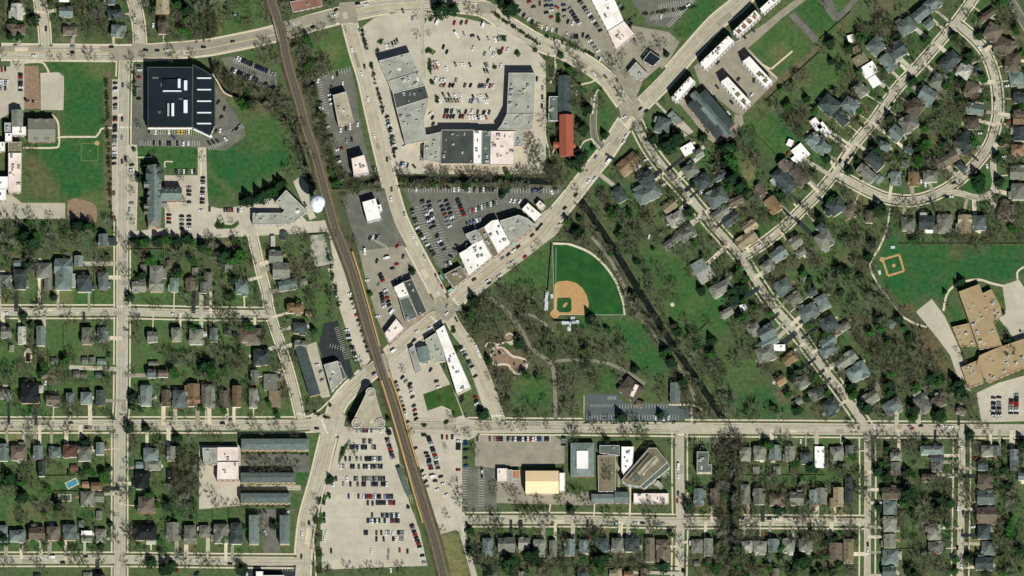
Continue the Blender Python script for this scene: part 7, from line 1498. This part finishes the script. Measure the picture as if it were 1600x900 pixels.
# woodland and back-yard trees between the surveyed ones
tr_ = random.Random(77)
CLEAR = [[(1168, 195), (1200, 175), (1262, 235), (1215, 270)], [(1138, 192), (1168, 200), (1218, 268), (1195, 305), (1160, 300)], [(1170, 72), (1225, 28), (1270, 75), (1215, 120)], [(1080, 450), (1135, 465), (1140, 510), (1040, 500), (1045, 470)], [(1000, 395), (1060, 400), (1080, 440), (1025, 450)], [(1140, 590), (1190, 570), (1245, 645), (1150, 655)], rect(205, 500, 262, 562), rect(75, 500, 125, 555), rect(105, 540, 150, 560), [(1240, 90), (1300, 75), (1315, 130), (1265, 160)], [(965, 500), (1000, 505), (1055, 590), (985, 580)], [(800, 600), (860, 590), (866, 645), (805, 650)], rect(80, 742, 122, 768), rect(1180, 825, 1240, 842)]
WOODS = [([(900, 312), (925, 312), (1140, 655), (1105, 655)], 22), (rect(1128, 682, 1156, 900), 22), (rect(622, 272, 865, 288), 10), ([(330, 110), (440, 165), (490, 290), (480, 290), (445, 185), (340, 130)], 26), (rect(320, 0, 334, 62), 14), (rect(520, 282, 600, 296), 14), (rect(0, 0, 320, 62), 55), (rect(0, 348, 180, 430), 40), (rect(205, 372, 395, 440), 30), (rect(0, 500, 180, 650), 45), (rect(202, 500, 450, 650), 55), (rect(0, 690, 180, 860), 45), (rect(202, 690, 312, 860), 30), ([(330, 95), (432, 140), (478, 200), (495, 290), (450, 190), (380, 165), (335, 130)], 45),
         ([(455, 50), (490, 50), (530, 150), (560, 300), (520, 290), (470, 120)], 45), (rect(622, 263, 870, 273), 22), (rect(622, 286, 872, 292), 26), (rect(826, 60, 910, 270), 30), ([(745, 440), (860, 465), (860, 520), (900, 655), (790, 655), (735, 560), (715, 500)], 42), (rect(860, 515, 1000, 612), 26),
         ([(905, 310), (965, 385), (1055, 545), (1125, 655), (1085, 655), (1010, 540), (960, 430), (880, 355)], 45), ([(960, 365), (985, 400), (1075, 520), (1150, 655), (1200, 655), (1105, 540), (1020, 400)], 55), ([(1000, 230), (1250, 470), (1350, 640), (1230, 640), (1100, 460), (965, 365), (925, 300)], 120), ([(1060, 300), (1180, 180), (1300, 60), (1500, 0), (1420, 100), (1300, 260), (1170, 380)], 120),
         ([(1180, 395), (1310, 275), (1380, 330), (1370, 440), (1490, 600), (1500, 650), (1370, 655), (1260, 520)], 150), ([(1320, 260), (1500, 50), (1550, 150), (1530, 240), (1430, 300)], 80), (rect(1380, 325, 1600, 380), 40), (rect(1555, 0, 1600, 330), 25), (rect(735, 830, 1125, 900), 75), (rect(1075, 690, 1135, 810), 20), (rect(1150, 690, 1345, 800), 55), (rect(1150, 830, 1345, 900), 45), (rect(1362, 685, 1495, 900), 75), (rect(1510, 685, 1600, 900), 60), (rect(1122, 682, 1166, 900), 75), (rect(335, 0, 450, 50), 12), (rect(265, 700, 312, 790), 22), (rect(415, 360, 540, 500), 22), (rect(384, 710, 480, 738), 18)]
for poly, n in WOODS:
    xs = [p[0] for p in poly]; ys = [p[1] for p in poly]; made = tries = 0
    while made < n*1.75 and tries < n*20:
        tries += 1
        x, y = tr_.uniform(min(xs), max(xs)), tr_.uniform(min(ys), max(ys))
        if not poly_contains(poly, x, y) or any(poly_contains(c, x, y) for c in CLEAR) or MASK[min(899, max(0, int(y))), min(1599, max(0, int(x)))]: continue
        TREC.append(['B' if tr_.random() < .91 else tr_.choice('ELL'), x, y, tr_.choice((3.5, 4.5, 5.5, 6.5, 7.5, 9))*tr_.uniform(.85, 1.15)]); made += 1
# street trees beside the residential kerbs
for nm in ('lower-left street', 'middle-left street', 'bottom-left street', 'hall street', 'lower-right street', 'right-edge cross street', 'lower-right cross street', 'creek-side street', 'wide left street', 'hall street beyond creek'):
    P, wd = RL[nm]
    for s in (-1, 1):
        L_ = offset_line(densify(P, 22), s*(wd/2 + 4))
        for p in L_:
            if tr_.random() < .24 and 0 < p[0] < 1600 and 0 < p[1] < 900 and dist_roads(p[0], p[1])[0] > 1:
                TREC.append(['B', p[0] + tr_.uniform(-5, 5), p[1] + tr_.uniform(-1, 1), tr_.uniform(5, 8)])
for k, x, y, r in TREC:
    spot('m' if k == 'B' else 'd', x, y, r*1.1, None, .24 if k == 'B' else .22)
bare = sorted([t for t in TREC if t[0] == 'B'], key=lambda t: -t[3]); keep = set(id(t) for t in bare[:300])
near = {}
LIST = []
for t in TREC:
    k, x, y, r = t
    if k == 'B' and id(t) not in keep: continue
    l = min(LMK, key=lambda q: math.hypot(q[1]-x, q[2]-y)); near.setdefault((k, l[0]), []).append((math.hypot(l[1]-x, l[2]-y), t))
NM = {'B': ('bare_tree', 'bare grey tree', 'tree'), 'E': ('evergreen_tree', 'dark evergreen tree', 'tree'), 'L': ('leafy_tree', 'bright green leafy tree', 'tree')}
for (k, ln_), ts in near.items():
    ts.sort(key=lambda q: q[0])
    for i, (dd, (_, x, y, r)) in enumerate(ts):
        nm, desc, ct = NM[k]
        PM = {'B': BM, 'E': EM, 'L': LM}[k]; base = {'B': 4.6, 'E': 3.5, 'L': 3.7}[k]
        s = r*S/base; hz = s*(R.uniform(.85, 1.1)) if k != 'E' else s*R.uniform(.75, .95)
        gx, gy = G(x, y, {'B': 5.5, 'E': 3.5, 'L': 5}[k]*hz)
        pr = PM[R.randrange(len(PM)) if k != 'B' else R.randrange(6)]
        root = empty(nm, (gx, gy, 0), R.uniform(0, 6.28)); root.scale = (s, s, hz)
        size = 'large ' if r > 9.5 and k == 'B' else ''
        tag(root, f"{size}{desc}, {'nearest' if i == 0 else ordinal(i+1) + ' nearest'} to {ln_}", ct, {'B': 'bare trees near ', 'E': 'evergreens near ', 'L': 'leafy trees near '}[k] + ln_)
        link('trunk', pr[0], root); link('crown', pr[1], root)
# every further bare tree, joined
PA = []
for t, c in BP:
    nv = len(t.v); V = np.array(t.v + c.v, np.float32)
    tri = []
    for f in t.f:
        for q in range(1, len(f) - 1): tri.append((f[0], f[q], f[q+1], 1))
    for f in c.f: tri.append((f[0] + nv, f[1] + nv, f[2] + nv, 0))
    PA.append((V, np.array(tri, np.int32)))
vs_, fs_, ms_ = [], [], []; off = 0
for t in bare[300:]:
    k, x, y, r = t; pi = tr_.choice((3, 4, 4, 5, 5)); V, F = PA[pi]; s = r*S/4.6; hz = s*tr_.uniform(.85, 1.1); a = tr_.uniform(0, 6.28); gx, gy = G(x, y, 5.5*hz); ca, sa = math.cos(a), math.sin(a)
    vs_.append(np.stack([(V[:, 0]*ca - V[:, 1]*sa)*s + gx, (V[:, 0]*sa + V[:, 1]*ca)*s + gy, V[:, 2]*hz], 1)); fs_.append(F[:, :3] + off); ms_.append(np.where(F[:, 3] == 1, 0, pi - 2)); off += len(V)
def tri_mesh(name, V, F, mats, mi=None):
    me = bpy.data.meshes.new(name); me.vertices.add(len(V)); me.vertices.foreach_set('co', np.ascontiguousarray(V, np.float32).ravel())
    me.loops.add(F.size); me.loops.foreach_set('vertex_index', np.ascontiguousarray(F, np.int32).ravel()); me.polygons.add(len(F))
    me.polygons.foreach_set('loop_start', np.arange(0, F.size, F.shape[1], dtype=np.int32))
    for m in mats: me.materials.append(m)
    if mi is not None: me.polygons.foreach_set('material_index', np.ascontiguousarray(mi, np.int32))
    me.update(calc_edges=True); me.validate(); return me
tag(link('woodland_trees', tri_mesh('woodland_trees', np.concatenate(vs_), np.concatenate(fs_), [M['barkwood'], M['twig_pale'], M['twig_olive'], M['twig_brown']], np.concatenate(ms_))), 'mass of smaller bare trees filling yards and woodland', kind='stuff')
# shrubs along house walls, lot edges and banks
sh = random.Random(9); SP = MB(); 
cl = []
for h in HREC:
    if h['small']: continue
    for _ in range(sh.randint(1, 4)):
        a = sh.uniform(0, 6.28); b = h['b'][0]; cl.append((h['x'] + math.cos(a)*(b[2]/2 + 2.5), h['y'] + math.sin(a)*(b[3]/2 + 2.5), sh.uniform(.7, 1.7)))
for pts, n, r in (([(563, 42), (574, 80)], 16, 1.4), ([(578, 95), (600, 180)], 40, 1.2), ([(165, 118), (174, 345)], 60, 1.4), ([(208, 105), (211, 162)], 26, 1.3), ([(622, 292), (870, 294)], 60, 1.2), ([(604, 180), (618, 250)], 30, 1.3), ([(488, 130), (530, 300)], 60, 1.6), ([(700, 560), (718, 610)], 14, 1.2),
                  ([(510, 385), (530, 480)], 30, 1.4), ([(1060, 135), (1110, 214)], 16, 1), ([(770, 20), (845, 70)], 46, 1.3), ([(850, 55), (938, 90)], 40, 1.2), ([(910, 660), (1058, 660)], 30, 1.1), ([(378, 705), (482, 709)], 40, 1.2), ([(378, 788), (452, 790)], 30, 1.2), ([(604, 600), (660, 760)], 30, 1.3), ([(668, 800), (700, 900)], 20, 1.4), ([(1090, 10), (985, 25)], 30, 1.1), ([(470, 640), (520, 655)], 12, 1.2)):
    for _ in range(n):
        t = sh.random(); cl.append((pts[0][0] + (pts[1][0]-pts[0][0])*t + sh.uniform(-1.5, 1.5), pts[0][1] + (pts[1][1]-pts[0][1])*t + sh.uniform(-1.5, 1.5), r*sh.uniform(.6, 1.2)))
for x, y, w_, d in ((671, 100, 2, 18), (669, 79, 5, 4), (673, 30, 1.5, 4), (781, 82, 5, 5), (786, 60, 6, 6), (675, 128, 3, 5), (683, 155, 3, 8), (808, 82, 4, 6), (773, 105, 2, 3), (712, 545, 4, 8), (708, 515, 4, 8), (493, 812, 8, 10), (496, 836, 7, 10), (498, 864, 7, 10), (498, 890, 7, 9), (499, 782, 4, 8), (512, 752, 4, 8), (535, 705, 4, 12), (343, 352, 14, 4), (590, 80, 3, 5), (595, 66, 2, 6), (698, 660, 6, 3), (662, 664, 6, 3), (663, 680, 6, 2), (836, 78, 4, 4), (872, 28, 5, 12)):
    for _ in range(int(8 + w_*d*.25)): cl.append((x + sh.uniform(-w_/2, w_/2), y + sh.uniform(-d/2, d/2), sh.uniform(.7, 1.4)))
for x, y, r in cl:
    gx, gy = G(x, y, r*.8)
    leaf_cloud(SP, [Vector((gx + sh.gauss(0, r*.55), gy + sh.gauss(0, r*.55), abs(sh.gauss(r*.6, r*.35)) + .1)) for _ in range(22)], r*.5, sh)
o = SP.build('shrubbery', M['bush']); tag(o, 'shrubs along house walls, lot islands and stream banks', kind='stuff')

# ------------------------------------------------------------------ the ground itself, one sheet past the horizon
gxp = np.concatenate([[-6000, -2500, -1000, -300, -100], np.arange(-10, 1611, 2.5), [1700, 1900, 2600, 4100, 7600]]); gyp = np.concatenate([[-6000, -2500, -1000, -300, -100], np.arange(-10, 911, 2.5), [1000, 1200, 1900, 3400, 6900]])
nx, ny = len(gxp), len(gyp); PX, PY = np.meshgrid(gxp, gyp)
V = np.stack([(PX - 800)*S, (450 - PY)*S/CT, np.zeros_like(PX)], -1).reshape(-1, 3)
I = np.arange(nx*ny).reshape(ny, nx); F = np.stack([I[1:, :-1], I[1:, 1:], I[:-1, 1:], I[:-1, :-1]], -1).reshape(-1, 4)
for _ in range(1500):
    x, y = tr_.uniform(0, 1600), tr_.uniform(0, 900); spot(tr_.choice('yymlugoob'), x, y, tr_.uniform(3, 12), tr_.uniform(3, 9), tr_.uniform(.1, .38))
TINT[:] = blur(TINT, 1)
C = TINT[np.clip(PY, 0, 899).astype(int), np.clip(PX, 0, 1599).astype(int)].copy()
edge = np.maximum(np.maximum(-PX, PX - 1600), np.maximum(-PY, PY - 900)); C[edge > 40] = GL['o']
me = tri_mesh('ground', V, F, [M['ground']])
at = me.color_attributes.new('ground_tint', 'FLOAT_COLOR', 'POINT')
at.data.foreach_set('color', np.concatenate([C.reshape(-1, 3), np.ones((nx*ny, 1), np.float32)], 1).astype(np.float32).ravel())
g = link('ground', me); g['kind'] = 'structure'
